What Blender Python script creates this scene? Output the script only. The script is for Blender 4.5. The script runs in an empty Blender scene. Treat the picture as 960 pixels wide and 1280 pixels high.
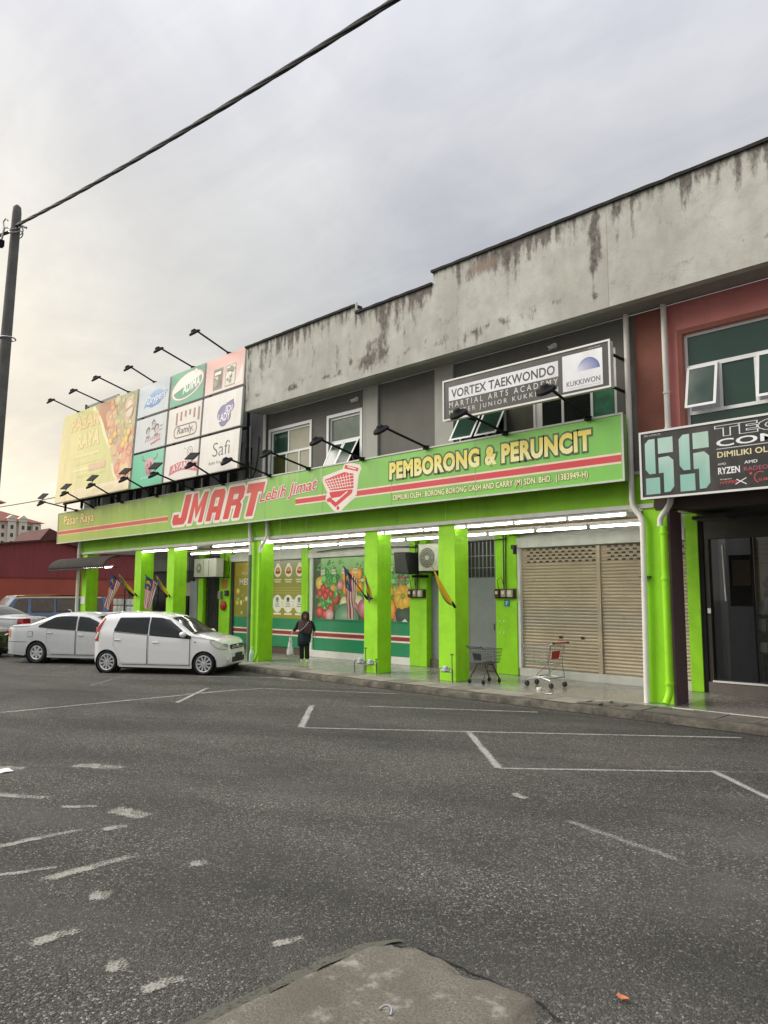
import bpy, bmesh, math, random
from math import sin, cos, pi, radians, sqrt, atan2, exp
from mathutils import Vector, Matrix, noise
random.seed(7)
scene = bpy.context.scene
COL = scene.collection

# ------------------------------------------------------------------ camera
yaw, pitch, roll = radians(44.2865), radians(6.36375), radians(0.14219)
fw = Vector((-sin(yaw)*cos(pitch), cos(yaw)*cos(pitch), sin(pitch)))
r0 = Vector((cos(yaw), sin(yaw), 0)); u0 = r0.cross(fw)
rt = r0*cos(roll)+u0*sin(roll); up = -r0*sin(roll)+u0*cos(roll)
cam = bpy.data.cameras.new('camera'); co = bpy.data.objects.new('camera', cam); COL.objects.link(co)
co.matrix_world = Matrix(((rt.x, up.x, -fw.x, 0), (rt.y, up.y, -fw.y, 0), (rt.z, up.z, -fw.z, 2.0), (0, 0, 0, 1)))
cam.sensor_fit = 'VERTICAL'; cam.sensor_height = 36; cam.lens = 931.29/1280*36
cam.clip_start = 0.05; cam.clip_end = 3000
scene.camera = co

# ------------------------------------------------------------------ light
SUN_AZ = radians(128)      # left of +Y
SUN_EL = radians(34)
sd = Vector((-sin(SUN_AZ)*cos(SUN_EL), cos(SUN_AZ)*cos(SUN_EL), sin(SUN_EL)))
sl = bpy.data.lights.new('sun', 'SUN'); sl.energy = 1.5; sl.angle = radians(40); sl.color = (1, .93, .82)
so = bpy.data.objects.new('sun', sl); COL.objects.link(so); so.rotation_euler = sd.to_track_quat('Z', 'Y').to_euler()
so.location = (0, 0, 40)
scene.view_settings.view_transform = 'Standard'; scene.view_settings.look = 'None'
scene.view_settings.exposure = 0.97; scene.view_settings.gamma = 1; scene.view_settings.use_curve_mapping = False
scene.cycles.use_denoising = True
scene.cycles.max_bounces = 8

w = bpy.data.worlds.new('World'); scene.world = w; w.use_nodes = True
nt = w.node_tree; nt.nodes.clear(); N = nt.nodes.new; L = nt.links.new
def mth(tree, op, a, b=None, c=None, clamp=False):
    n = tree.nodes.new('ShaderNodeMath'); n.operation = op; n.use_clamp = clamp
    for i, v in enumerate((a, b, c)):
        if v is None: continue
        if isinstance(v, (int, float)): n.inputs[i].default_value = v
        else: tree.links.new(v, n.inputs[i])
    return n.outputs[0]
def mixc(tree, f, a, b, mode='MIX'):
    n = tree.nodes.new('ShaderNodeMix'); n.data_type = 'RGBA'; n.blend_type = mode
    for s, v in ((0, f), (6, a), (7, b)):
        if isinstance(v, (int, float)): n.inputs[s].default_value = v
        elif isinstance(v, tuple): n.inputs[s].default_value = (*v, 1) if len(v) == 3 else v
        else: tree.links.new(v, n.inputs[s])
    return n.outputs[2]
def ramp(tree, f, stops, interp='LINEAR'):
    n = tree.nodes.new('ShaderNodeValToRGB'); cr = n.color_ramp; cr.interpolation = interp
    while len(cr.elements) < len(stops): cr.elements.new(0.5)
    for e, (p, c) in zip(cr.elements, stops):
        e.position = p; e.color = (c, c, c, 1) if isinstance(c, (int, float)) else (*c, 1)
    if f is not None: tree.links.new(f, n.inputs[0])
    return n.outputs[0]
def noi(tree, vec, scale, detail=4, rough=.55, dist=0, scl=None):
    if scl:
        m = tree.nodes.new('ShaderNodeMapping'); m.inputs['Scale'].default_value = scl; tree.links.new(vec, m.inputs[0]); vec = m.outputs[0]
    n = tree.nodes.new('ShaderNodeTexNoise'); n.inputs['Scale'].default_value = scale; n.inputs['Detail'].default_value = detail
    n.inputs['Roughness'].default_value = rough; n.inputs['Distortion'].default_value = dist
    if vec is not None: tree.links.new(vec, n.inputs['Vector'])
    return n.outputs['Fac']
tc = N('ShaderNodeTexCoord'); D = tc.outputs['Generated']
sky = N('ShaderNodeTexSky'); sky.sky_type = 'NISHITA'; sky.sun_disc = False
sky.sun_elevation = SUN_EL; sky.sun_rotation = -SUN_AZ; sky.air_density = 1.5; sky.dust_density = 3
vm = N('ShaderNodeVectorMath'); vm.operation = 'DOT_PRODUCT'; L(D, vm.inputs[0]); vm.inputs[1].default_value = Vector((-sin(radians(84)), cos(radians(84)), .10)).normalized()
gl = mth(nt, 'POWER', mth(nt, 'MAXIMUM', vm.outputs['Value'], 0.0), 15.0)
sx = N('ShaderNodeSeparateXYZ'); L(D, sx.inputs[0]); el = mth(nt, 'MAXIMUM', sx.outputs[2], 0.0)
# overcast: clouds on a flat layer overhead, so they stretch towards the horizon
den = mth(nt, 'ADD', el, 0.22)
cb = N('ShaderNodeCombineXYZ'); L(mth(nt, 'DIVIDE', sx.outputs[0], den), cb.inputs[0]); L(mth(nt, 'DIVIDE', sx.outputs[1], den), cb.inputs[1])
n1 = noi(nt, cb.outputs[0], 1.25, 6, .55, .5)
n2 = noi(nt, cb.outputs[0], 3.2, 6, .6, .6, (.6, 1.3, 1))
nn = mth(nt, 'ADD', mth(nt, 'MULTIPLY', n1, .72), mth(nt, 'MULTIPLY', n2, .28))
cl = ramp(nt, nn, [(.34, (.230, .235, .258)), (.46, (.280, .284, .294)), (.55, (.322, .324, .324)), (.66, (.385, .386, .378))])
wf = mth(nt, 'ADD', 1.0, mth(nt, 'MULTIPLY', mth(nt, 'POWER', el, 5.0), 3.6))      # overcast zenith is brighter
clz = N('ShaderNodeVectorMath'); clz.operation = 'SCALE'; L(cl, clz.inputs[0]); L(wf, clz.inputs['Scale'])
bl = ramp(nt, sx.outputs[2], [(0.0, (1.05, 1.02, .95)), (.30, (1, 1.005, .99)), (.6, (.975, .97, 1.015))])
base = mixc(nt, 1.0, clz.outputs[0], bl, 'MULTIPLY')
gcol = N('ShaderNodeVectorMath'); gcol.operation = 'SCALE'; gcol.inputs[0].default_value = (.36, .275, .145)
L(mth(nt, 'MULTIPLY', gl, mth(nt, 'ADD', .55, mth(nt, 'MULTIPLY', nn, .9))), gcol.inputs['Scale'])
glo = mixc(nt, 1.0, base, gcol.outputs[0], 'ADD')
x10 = N('ShaderNodeVectorMath'); x10.operation = 'SCALE'; L(glo, x10.inputs[0]); x10.inputs['Scale'].default_value = 10
fin = mixc(nt, .94, sky.outputs[0], x10.outputs[0])
bg = N('ShaderNodeBackground'); bg.inputs['Strength'].default_value = 0.1; L(fin, bg.inputs[0])
ow = N('ShaderNodeOutputWorld'); L(bg.outputs[0], ow.inputs[0])

# ------------------------------------------------------------------ materials
def srgb(h):
    if isinstance(h, str):
        h = h.lstrip('#'); h = tuple(int(h[i:i+2], 16)/255 for i in (0, 2, 4))
    return tuple(c/12.92 if c <= .04045 else ((c+.055)/1.055)**2.4 for c in h)
MATS = {}
def newmat(name):
    m = bpy.data.materials.new(name); m.use_nodes = True; t = m.node_tree
    b = t.nodes['Principled BSDF']; MATS[name] = m
    return m, t, b
def setc(t, sock, v):
    if isinstance(v, tuple): sock.default_value = (*v, 1) if len(v) == 3 else v
    else: t.links.new(v, sock)
def mat(name, c, rough=.6, metal=0, var=.12, scale=3, bump=0, bscale=40, spec=.5, emit=None, coat=0, grime=0, streak=0):
    """plain material with colour variation, optional grime patches, rain streaks and bump"""
    m, t, b = newmat(name)
    o = t.nodes.new('ShaderNodeTexCoord').outputs['Object']
    f = noi(t, o, scale, 5, .6)
    col = mixc(t, ramp(t, f, [(.3, 0.0), (.7, 1.0)]), tuple(x*(1-var) for x in c), tuple(min(1, x*(1+var)) for x in c))
    if grime:
        g = ramp(t, noi(t, o, 1.3, 8, .7), [(.5, 0.0), (.75, 1.0)])
        col = mixc(t, mth(t, 'MULTIPLY', g, grime), col, tuple(x*.35 for x in c))
    if streak:
        g = ramp(t, noi(t, o, 5, 6, .65, 0, (1, 1, .08)), [(.52, 0.0), (.72, 1.0)])
        col = mixc(t, mth(t, 'MULTIPLY', g, streak), col, tuple(x*.4 for x in c))
    setc(t, b.inputs['Base Color'], col)
    b.inputs['Metallic'].default_value = metal; b.inputs['Specular IOR Level'].default_value = spec
    rr = t.nodes.new('ShaderNodeMapRange'); t.links.new(noi(t, o, scale*2.7, 3), rr.inputs[0])
    rr.inputs[3].default_value = max(.03, rough-.08); rr.inputs[4].default_value = min(1, rough+.1)
    t.links.new(rr.outputs[0], b.inputs['Roughness'])
    if coat: b.inputs['Coat Weight'].default_value = coat; b.inputs['Coat Roughness'].default_value = .05
    if bump:
        bn = t.nodes.new('ShaderNodeBump'); bn.inputs['Strength'].default_value = bump; bn.inputs['Distance'].default_value = .02
        t.links.new(noi(t, o, bscale, 6, .65), bn.inputs['Height']); t.links.new(bn.outputs[0], b.inputs['Normal'])
    if emit:
        b.inputs['Emission Color'].default_value = (*emit[0], 1); b.inputs['Emission Strength'].default_value = emit[1]
    return m
LIME = (.31, .72, .008)
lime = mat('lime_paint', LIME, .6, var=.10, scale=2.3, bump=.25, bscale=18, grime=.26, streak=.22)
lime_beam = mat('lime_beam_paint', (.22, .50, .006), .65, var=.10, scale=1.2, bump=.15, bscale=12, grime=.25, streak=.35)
white = mat('white_paint', (.74, .74, .70), .55, var=.06, grime=.15)
dirtywhite = mat('weathered_white', (.60, .60, .55), .6, var=.08, grime=.3, streak=.2)
alu = mat('white_aluminium', (.78, .79, .78), .4, var=.04)
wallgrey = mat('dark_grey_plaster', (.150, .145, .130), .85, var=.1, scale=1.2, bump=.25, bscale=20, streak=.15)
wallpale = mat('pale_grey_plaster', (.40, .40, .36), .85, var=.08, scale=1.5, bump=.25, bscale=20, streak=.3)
wallmid = mat('mid_grey_plaster', (.30, .30, .31), .85, var=.08, scale=1.5, bump=.2, bscale=20, streak=.3)
soffitm = mat('soffit_plaster', (.30, .29, .265), .9, var=.1, grime=.3)
ceilm = mat('ceiling_plaster', (.62, .62, .58), .8, var=.06, grime=.2)
capm = mat('mouldy_coping', (.028, .027, .024), .9, var=.5, scale=6, bump=.5)
pink = mat('pink_plaster', (.52, .185, .170), .8, var=.09, scale=1.6, bump=.25, bscale=20, streak=.12)
maroon = mat('maroon_plaster', (.235, .088, .062), .85, var=.12, scale=1.4, bump=.25, bscale=20, grime=.3)
purple = mat('plum_paint', (.105, .062, .065), .7, var=.1, bump=.1)
darkbrown = mat('dark_brown_beam', (.045, .03, .026), .7, var=.15)
black = mat('black_metal', (.010, .010, .010), .75, var=.2, spec=.2)
darkgrey = mat('dark_grey', (.05, .05, .05), .6, var=.2)
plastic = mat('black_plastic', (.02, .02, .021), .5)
steel = mat('galvanised_steel', (.36, .37, .37), .38, .85, var=.15)
chrome = mat('chrome', (.62, .62, .63), .18, 1)
concrete = mat('concrete', (.165, .147, .118), .95, var=.38, scale=55, bump=1.0, bscale=85, grime=.45)
polem = mat('concrete_pole', (.13, .128, .12), .9, var=.2, scale=5, bump=.3, streak=.3)
greydoor = mat('grey_steel_door', (.25, .265, .275), .6, var=.1, scale=2, grime=.2)
shutm = mat('beige_shutter_steel', (.50, .415, .30), .5, .1, var=.10, scale=2.2, grime=.18, streak=.15)
acm = mat('cream_ac_casing', (.56, .55, .47), .5, var=.08, grime=.25)
pvc = mat('cream_pvc_pipe', (.74, .72, .66), .5, var=.08, grime=.2, streak=.25)
greenpipe = mat('grey_green_pipe', (.15, .19, .14), .5, var=.15)
tubem = mat('lit_tube', (1, 1, .97), .5, var=0, emit=((1, .985, .93), 8))
battenm = mat('white_batten', (.72, .72, .68), .5, grime=.2)
timber = mat('brown_conduit', (.20, .095, .05), .7, var=.2)
redw = mat('red_metal_cladding', (.25, .040, .042), .55, var=.1, scale=.8, streak=.25)
redl = mat('red_painted_wall', (.40, .090, .058), .85, var=.1, scale=.7, grime=.15)
roofm = mat('dark_red_roof', (.10, .03, .026), .8, var=.15)
aptm = mat('cream_render', (.70, .63, .52), .85, var=.05)
darkglass = mat('dark_window_glass', (.012, .016, .016), .06, var=.2, spec=.6)
greenglass = mat('green_tinted_glass', (.020, .055, .038), .07, var=.15, scale=.8, spec=.6)
blindm = mat('cream_blind', (.42, .41, .31), .7, var=.08)
curtain = mat('green_curtain', (.04, .17, .09), .8, var=.3, scale=6)
carwhite = mat('white_car_paint', (.80, .80, .78), .22, var=.01, coat=1)
carsilver = mat('silver_car_paint', (.56, .57, .575), .28, 0, var=.03, coat=.8)
carblack = mat('black_car_paint', (.012, .012, .014), .25, coat=1)
carglass = mat('tinted_car_glass', (.010, .013, .013), .03, var=.1, spec=.55)
rubber = mat('tyre_rubber', (.014, .014, .014), .85, var=.2)
alloy = mat('alloy_rim', (.66, .66, .66), .32, .6, var=.05)
seamm = mat('dark_seam', (.03, .03, .03), .8)
tailred = mat('red_tail_lens', (.42, .012, .018), .12, coat=.8)
clearlens = mat('clear_lens', (.72, .70, .62), .1, coat=.6)
amber = mat('amber_lens', (.75, .28, .08), .15, coat=.6)
vanblue = mat('faded_blue_paint', (.15, .20, .29), .5, var=.12, grime=.2)
vangrey = mat('grey_van_paint', (.20, .25, .30), .5, var=.12, grime=.3)
vantan = mat('tan_roof_paint', (.60, .40, .19), .6, var=.1)
cablem = mat('black_cable', (.011, .011, .012), .55)
skin = mat('skin', (.44, .26, .18), .6, var=.05)
cloth_k = mat('black_cloth', (.012, .013, .015), .9, var=.2, scale=9)
cloth_t = mat('dark_teal_cloth', (.010, .028, .032), .9, var=.2, scale=9)
strapm = mat('grey_strap', (.36, .35, .31), .8)
shoem = mat('pale_shoe', (.55, .53, .47), .7)
redplastic = mat('red_plastic', (.42, .018, .022), .45)
orangem = mat('orange_plastic', (.65, .22, .03), .5)
brownbox = mat('brown_meter_board', (.075, .022, .014), .6, var=.3, scale=10)
bluetile = mat('blue_plate', (.03, .23, .36), .5)
def scarf():
    m, t, b = newmat('patterned_scarf')
    o = t.nodes.new('ShaderNodeTexCoord').outputs['Object']
    v = t.nodes.new('ShaderNodeTexVoronoi'); v.inputs['Scale'].default_value = 28; t.links.new(o, v.inputs['Vector'])
    setc(t, b.inputs['Base Color'], ramp(t, v.outputs['Distance'], [(.15, (.16, .085, .08)), (.42, (.075, .04, .04)), (.7, (.04, .025, .028))]))
    b.inputs['Roughness'].default_value = .9
    return m
scarfm = scarf()
def apronmat():
    m, t, b = newmat('rough_old_concrete'); o = t.nodes.new('ShaderNodeTexCoord').outputs['Object']
    f = noi(t, o, 70, 6, .7); g = noi(t, o, 7, 6, .6); h = noi(t, o, 150, 3, .6)
    c = ramp(t, f, [(.28, (.075, .064, .048)), (.5, (.185, .165, .13)), (.72, (.30, .275, .22))])
    c = mixc(t, ramp(t, g, [(.56, 0.0), (.66, .75)]), c, (.44, .42, .36))
    c = mixc(t, ramp(t, noi(t, o, 3, 6, .65), [(.40, .55), (.6, 0.0)]), c, (.11, .095, .072))
    c = mixc(t, ramp(t, h, [(.62, 0.0), (.72, .7)]), c, (.05, .045, .036))
    setc(t, b.inputs['Base Color'], c); b.inputs['Roughness'].default_value = .95
    bn = t.nodes.new('ShaderNodeBump'); bn.inputs['Strength'].default_value = 1; bn.inputs['Distance'].default_value = .012
    t.links.new(mth(t, 'ADD', f, mth(t, 'MULTIPLY', h, .6)), bn.inputs['Height']); t.links.new(bn.outputs[0], b.inputs['Normal']); return m
apronm = apronmat()
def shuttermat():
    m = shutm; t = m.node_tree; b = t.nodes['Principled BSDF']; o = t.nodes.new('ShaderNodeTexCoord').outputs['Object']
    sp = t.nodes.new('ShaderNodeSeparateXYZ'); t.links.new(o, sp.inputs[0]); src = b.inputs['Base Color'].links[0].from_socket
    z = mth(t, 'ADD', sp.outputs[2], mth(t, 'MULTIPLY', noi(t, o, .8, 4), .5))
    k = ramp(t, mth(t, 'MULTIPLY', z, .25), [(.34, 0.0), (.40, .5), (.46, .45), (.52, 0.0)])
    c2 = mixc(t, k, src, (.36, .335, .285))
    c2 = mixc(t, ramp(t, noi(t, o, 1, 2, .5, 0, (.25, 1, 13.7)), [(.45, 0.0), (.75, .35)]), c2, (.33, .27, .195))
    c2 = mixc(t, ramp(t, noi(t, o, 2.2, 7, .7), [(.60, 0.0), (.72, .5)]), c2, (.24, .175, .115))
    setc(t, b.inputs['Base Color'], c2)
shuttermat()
def bagmat():
    m, t, b = newmat('white_carrier_bag')
    b.inputs['Base Color'].default_value = (.78, .80, .76, 1); b.inputs['Roughness'].default_value = .4
    b.inputs['Transmission Weight'].default_value = .15
    o = t.nodes.new('ShaderNodeTexCoord').outputs['Object']
    bn = t.nodes.new('ShaderNodeBump'); bn.inputs['Strength'].default_value = .8; bn.inputs['Distance'].default_value = .02
    t.links.new(noi(t, o, 18, 5), bn.inputs['Height']); t.links.new(bn.outputs[0], b.inputs['Normal'])
    c = ramp(t, noi(t, o, 9, 2), [(.55, (.78, .80, .76)), (.66, (.16, .30, .17))]); setc(t, b.inputs['Base Color'], c)
    return m
bagm = bagmat()
def printmat(name, rough=.42, dirt=.12):
    m, t, b = newmat(name)
    a = t.nodes.new('ShaderNodeAttribute'); a.attribute_name = 'Col'
    o = t.nodes.new('ShaderNodeTexCoord').outputs['Object']
    g = ramp(t, noi(t, o, 2.2, 7, .65, 0, (1, 1, .35)), [(.45, 0.0), (.8, 1.0)])
    col = mixc(t, mth(t, 'MULTIPLY', g, dirt*2.2), a.outputs['Color'], (.22, .20, .15))
    setc(t, b.inputs['Base Color'], col); b.inputs['Roughness'].default_value = rough
    return m
vinyl = printmat('printed_vinyl'); vinyl_old = printmat('faded_vinyl', .5, .22)
def stainmat():
    m, t, b = newmat('weathered_parapet_paint')
    a = t.nodes.new('ShaderNodeAttribute'); a.attribute_name = 'Stain'
    o = t.nodes.new('ShaderNodeTexCoord').outputs['Object']
    sp = t.nodes.new('ShaderNodeSeparateColor'); t.links.new(a.outputs['Color'], sp.inputs[0])
    f = noi(t, o, 2.4, 7, .62)
    base = ramp(t, f, [(.25, (.39, .395, .35)), (.5, (.51, .515, .46)), (.75, (.60, .61, .555))])
    base = mixc(t, ramp(t, noi(t, o, 1.0, 6, .6, 0, (1, 1, .45)), [(.42, 0.0), (.66, .7)]), base, (.36, .355, .31))
    fine = noi(t, o, 17, 9, .78, .4, (1, 1, .38))
    k = ramp(t, mth(t, 'ADD', sp.outputs[0], mth(t, 'MULTIPLY', mth(t, 'SUBTRACT', fine, .5), 1.7)), [(.30, 0.0), (.75, .92)])
    stain = mixc(t, ramp(t, noi(t, o, 9, 5, .7), [(.35, 0.0), (.65, 1.0)]), (.050, .045, .040), (.19, .165, .145))
    col = mixc(t, k, base, stain)
    r = ramp(t, mth(t, 'ADD', sp.outputs[1], mth(t, 'MULTIPLY', mth(t, 'SUBTRACT', fine, .5), .7)), [(.35, 0.0), (.8, .85)])
    col = mixc(t, r, col, (.26, .19, .155))
    setc(t, b.inputs['Base Color'], col); b.inputs['Roughness'].default_value = .9
    bn = t.nodes.new('ShaderNodeBump'); bn.inputs['Strength'].default_value = .35; bn.inputs['Distance'].default_value = .02
    t.links.new(noi(t, o, 14, 8, .7), bn.inputs['Height']); t.links.new(bn.outputs[0], b.inputs['Normal'])
    return m
stainm = stainmat()
def asphaltmat():
    m, t, b = newmat('asphalt')
    o = t.nodes.new('ShaderNodeTexCoord').outputs['Object']
    def vor(s, feat='F1'):
        v = t.nodes.new('ShaderNodeTexVoronoi'); v.inputs['Scale'].default_value = s; v.feature = feat; t.links.new(o, v.inputs['Vector']); return v
    v1 = vor(78); v2 = vor(165)
    sp = t.nodes.new('ShaderNodeSeparateColor'); t.links.new(v1.outputs['Color'], sp.inputs[0])
    sp2 = t.nodes.new('ShaderNodeSeparateColor'); t.links.new(v2.outputs['Color'], sp2.inputs[0])
    big = noi(t, o, .35, 6, .6, .6)
    mid = noi(t, o, 1.6, 6, .6)
    base = mixc(t, ramp(t, big, [(.36, 0.0), (.62, 1.0)]), (.050, .0475, .041), (.088, .083, .071))
    base = mixc(t, ramp(t, mid, [(.55, 0.0), (.78, .55)]), base, (.115, .112, .10))
    st = ramp(t, sp.outputs[0], [(0, (.013, .012, .0105)), (.45, (.050, .0475, .041)), (.76, (.112, .106, .091)), (.93, (.25, .238, .205)), (1, (.52, .50, .44))])
    st2 = ramp(t, sp2.outputs[1], [(0, .45), (.6, 1.0), (1, 1.9)])
    stone = mixc(t, 1.0, st, st2, 'MULTIPLY')
    wear = ramp(t, noi(t, o, .8, 5, .6), [(.3, .45), (.7, .85)])
    col = mixc(t, wear, base, mixc(t, .55, stone, mixc(t, 1.0, base, stone, 'ADD')))
    # dusty smears
    du = ramp(t, noi(t, o, .55, 8, .66, 1.2, (1, 1.8, 1)), [(.54, 0.0), (.74, .6)])
    col = mixc(t, du, col, (.15, .146, .132))
    mp = t.nodes.new('ShaderNodeMapping'); mp.inputs['Rotation'].default_value = (0, 0, radians(-28)); t.links.new(o, mp.inputs[0])
    sw = ramp(t, noi(t, mp.outputs[0], 1, 5, .55, .3, (.10, .55, 1)), [(.40, 0.0), (.52, .0), (.66, .55)])
    col = mixc(t, sw, col, (.125, .12, .105))
    sw2 = ramp(t, noi(t, mp.outputs[0], 1, 5, .55, .3, (.13, .75, 2)), [(.48, 0.0), (.66, .45)])
    col = mixc(t, sw2, col, (.030, .029, .0255))
    dk = ramp(t, noi(t, o, .28, 4, .5, .5, (.6, 1.6, 1)), [(.50, 0.0), (.66, .55)])
    col = mixc(t, dk, col, (.034, .0335, .031))
    setc(t, b.inputs['Base Color'], col)
    rr = t.nodes.new('ShaderNodeMapRange'); t.links.new(mid, rr.inputs[0]); rr.inputs[3].default_value = .68; rr.inputs[4].default_value = .95
    t.links.new(rr.outputs[0], b.inputs['Roughness']); b.inputs['Specular IOR Level'].default_value = .35
    h = mth(t, 'ADD', mth(t, 'MULTIPLY', v1.outputs['Distance'], -1.0), mth(t, 'MULTIPLY', v2.outputs['Distance'], -.5))
    bn = t.nodes.new('ShaderNodeBump'); bn.inputs['Strength'].default_value = 1.0; bn.inputs['Distance'].default_value = .02
    t.links.new(h, bn.inputs['Height']); t.links.new(bn.outputs[0], b.inputs['Normal'])
    return m
asphalt = asphaltmat()
def paintmat(name, c, thr, soft=.12, sc=9, fs=60):
    m, t, b = newmat(name)
    o = t.nodes.new('ShaderNodeTexCoord').outputs['Object']
    f = mth(t, 'ADD', mth(t, 'MULTIPLY', noi(t, o, fs, 3, .6), .5), mth(t, 'ADD', mth(t, 'MULTIPLY', noi(t, o, sc, 6, .7), .25), mth(t, 'MULTIPLY', noi(t, o, 1.7, 4, .6), .25)))
    at = t.nodes.new('ShaderNodeAttribute'); at.attribute_name = 'Fade'
    f = mth(t, 'SUBTRACT', f, mth(t, 'MULTIPLY', at.outputs['Fac'], .30))
    k = ramp(t, f, [(thr-soft/2, 0.0), (thr+soft/2, 1.0)])
    b.inputs['Base Color'].default_value = (*c, 1); b.inputs['Roughness'].default_value = .8
    tr = t.nodes.new('ShaderNodeBsdfTransparent'); mx = t.nodes.new('ShaderNodeMixShader')
    t.links.new(k, mx.inputs[0]); t.links.new(tr.outputs[0], mx.inputs[1]); t.links.new(b.outputs[0], mx.inputs[2])
    t.links.new(mx.outputs[0], t.nodes['Material Output'].inputs[0])
    return m
line_good = paintmat('worn_white_paint', (.35, .34, .305), .455, .16, 14)
line_faint = paintmat('faint_white_paint', (.25, .245, .22), .505, .16)
line_old = paintmat('old_grey_paint', (.29, .28, .24), .470, .12, 9)
def tilemat():
    m, t, b = newmat('wet_grey_tiles')
    o = t.nodes.new('ShaderNodeTexCoord').outputs['Object']
    br = t.nodes.new('ShaderNodeTexBrick'); t.links.new(o, br.inputs['Vector']); br.inputs['Scale'].default_value = 1
    br.offset = 0; br.inputs['Brick Width'].default_value = .3; br.inputs['Row Height'].default_value = .3; br.inputs['Mortar Size'].default_value = .006
    br.inputs['Color1'].default_value = (.265, .262, .235, 1); br.inputs['Color2'].default_value = (.275, .268, .235, 1); br.inputs['Mortar'].default_value = (.20, .195, .17, 1)
    g = ramp(t, noi(t, o, 1.1, 7, .65), [(.5, 0.0), (.8, .3)])
    setc(t, b.inputs['Base Color'], mixc(t, g, br.outputs['Color'], (.145, .135, .115)))
    setc(t, b.inputs['Roughness'], ramp(t, noi(t, o, 1.7, 5, .6), [(.35, .16), (.65, .26)]))
    return m
tilem = tilemat()

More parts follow.
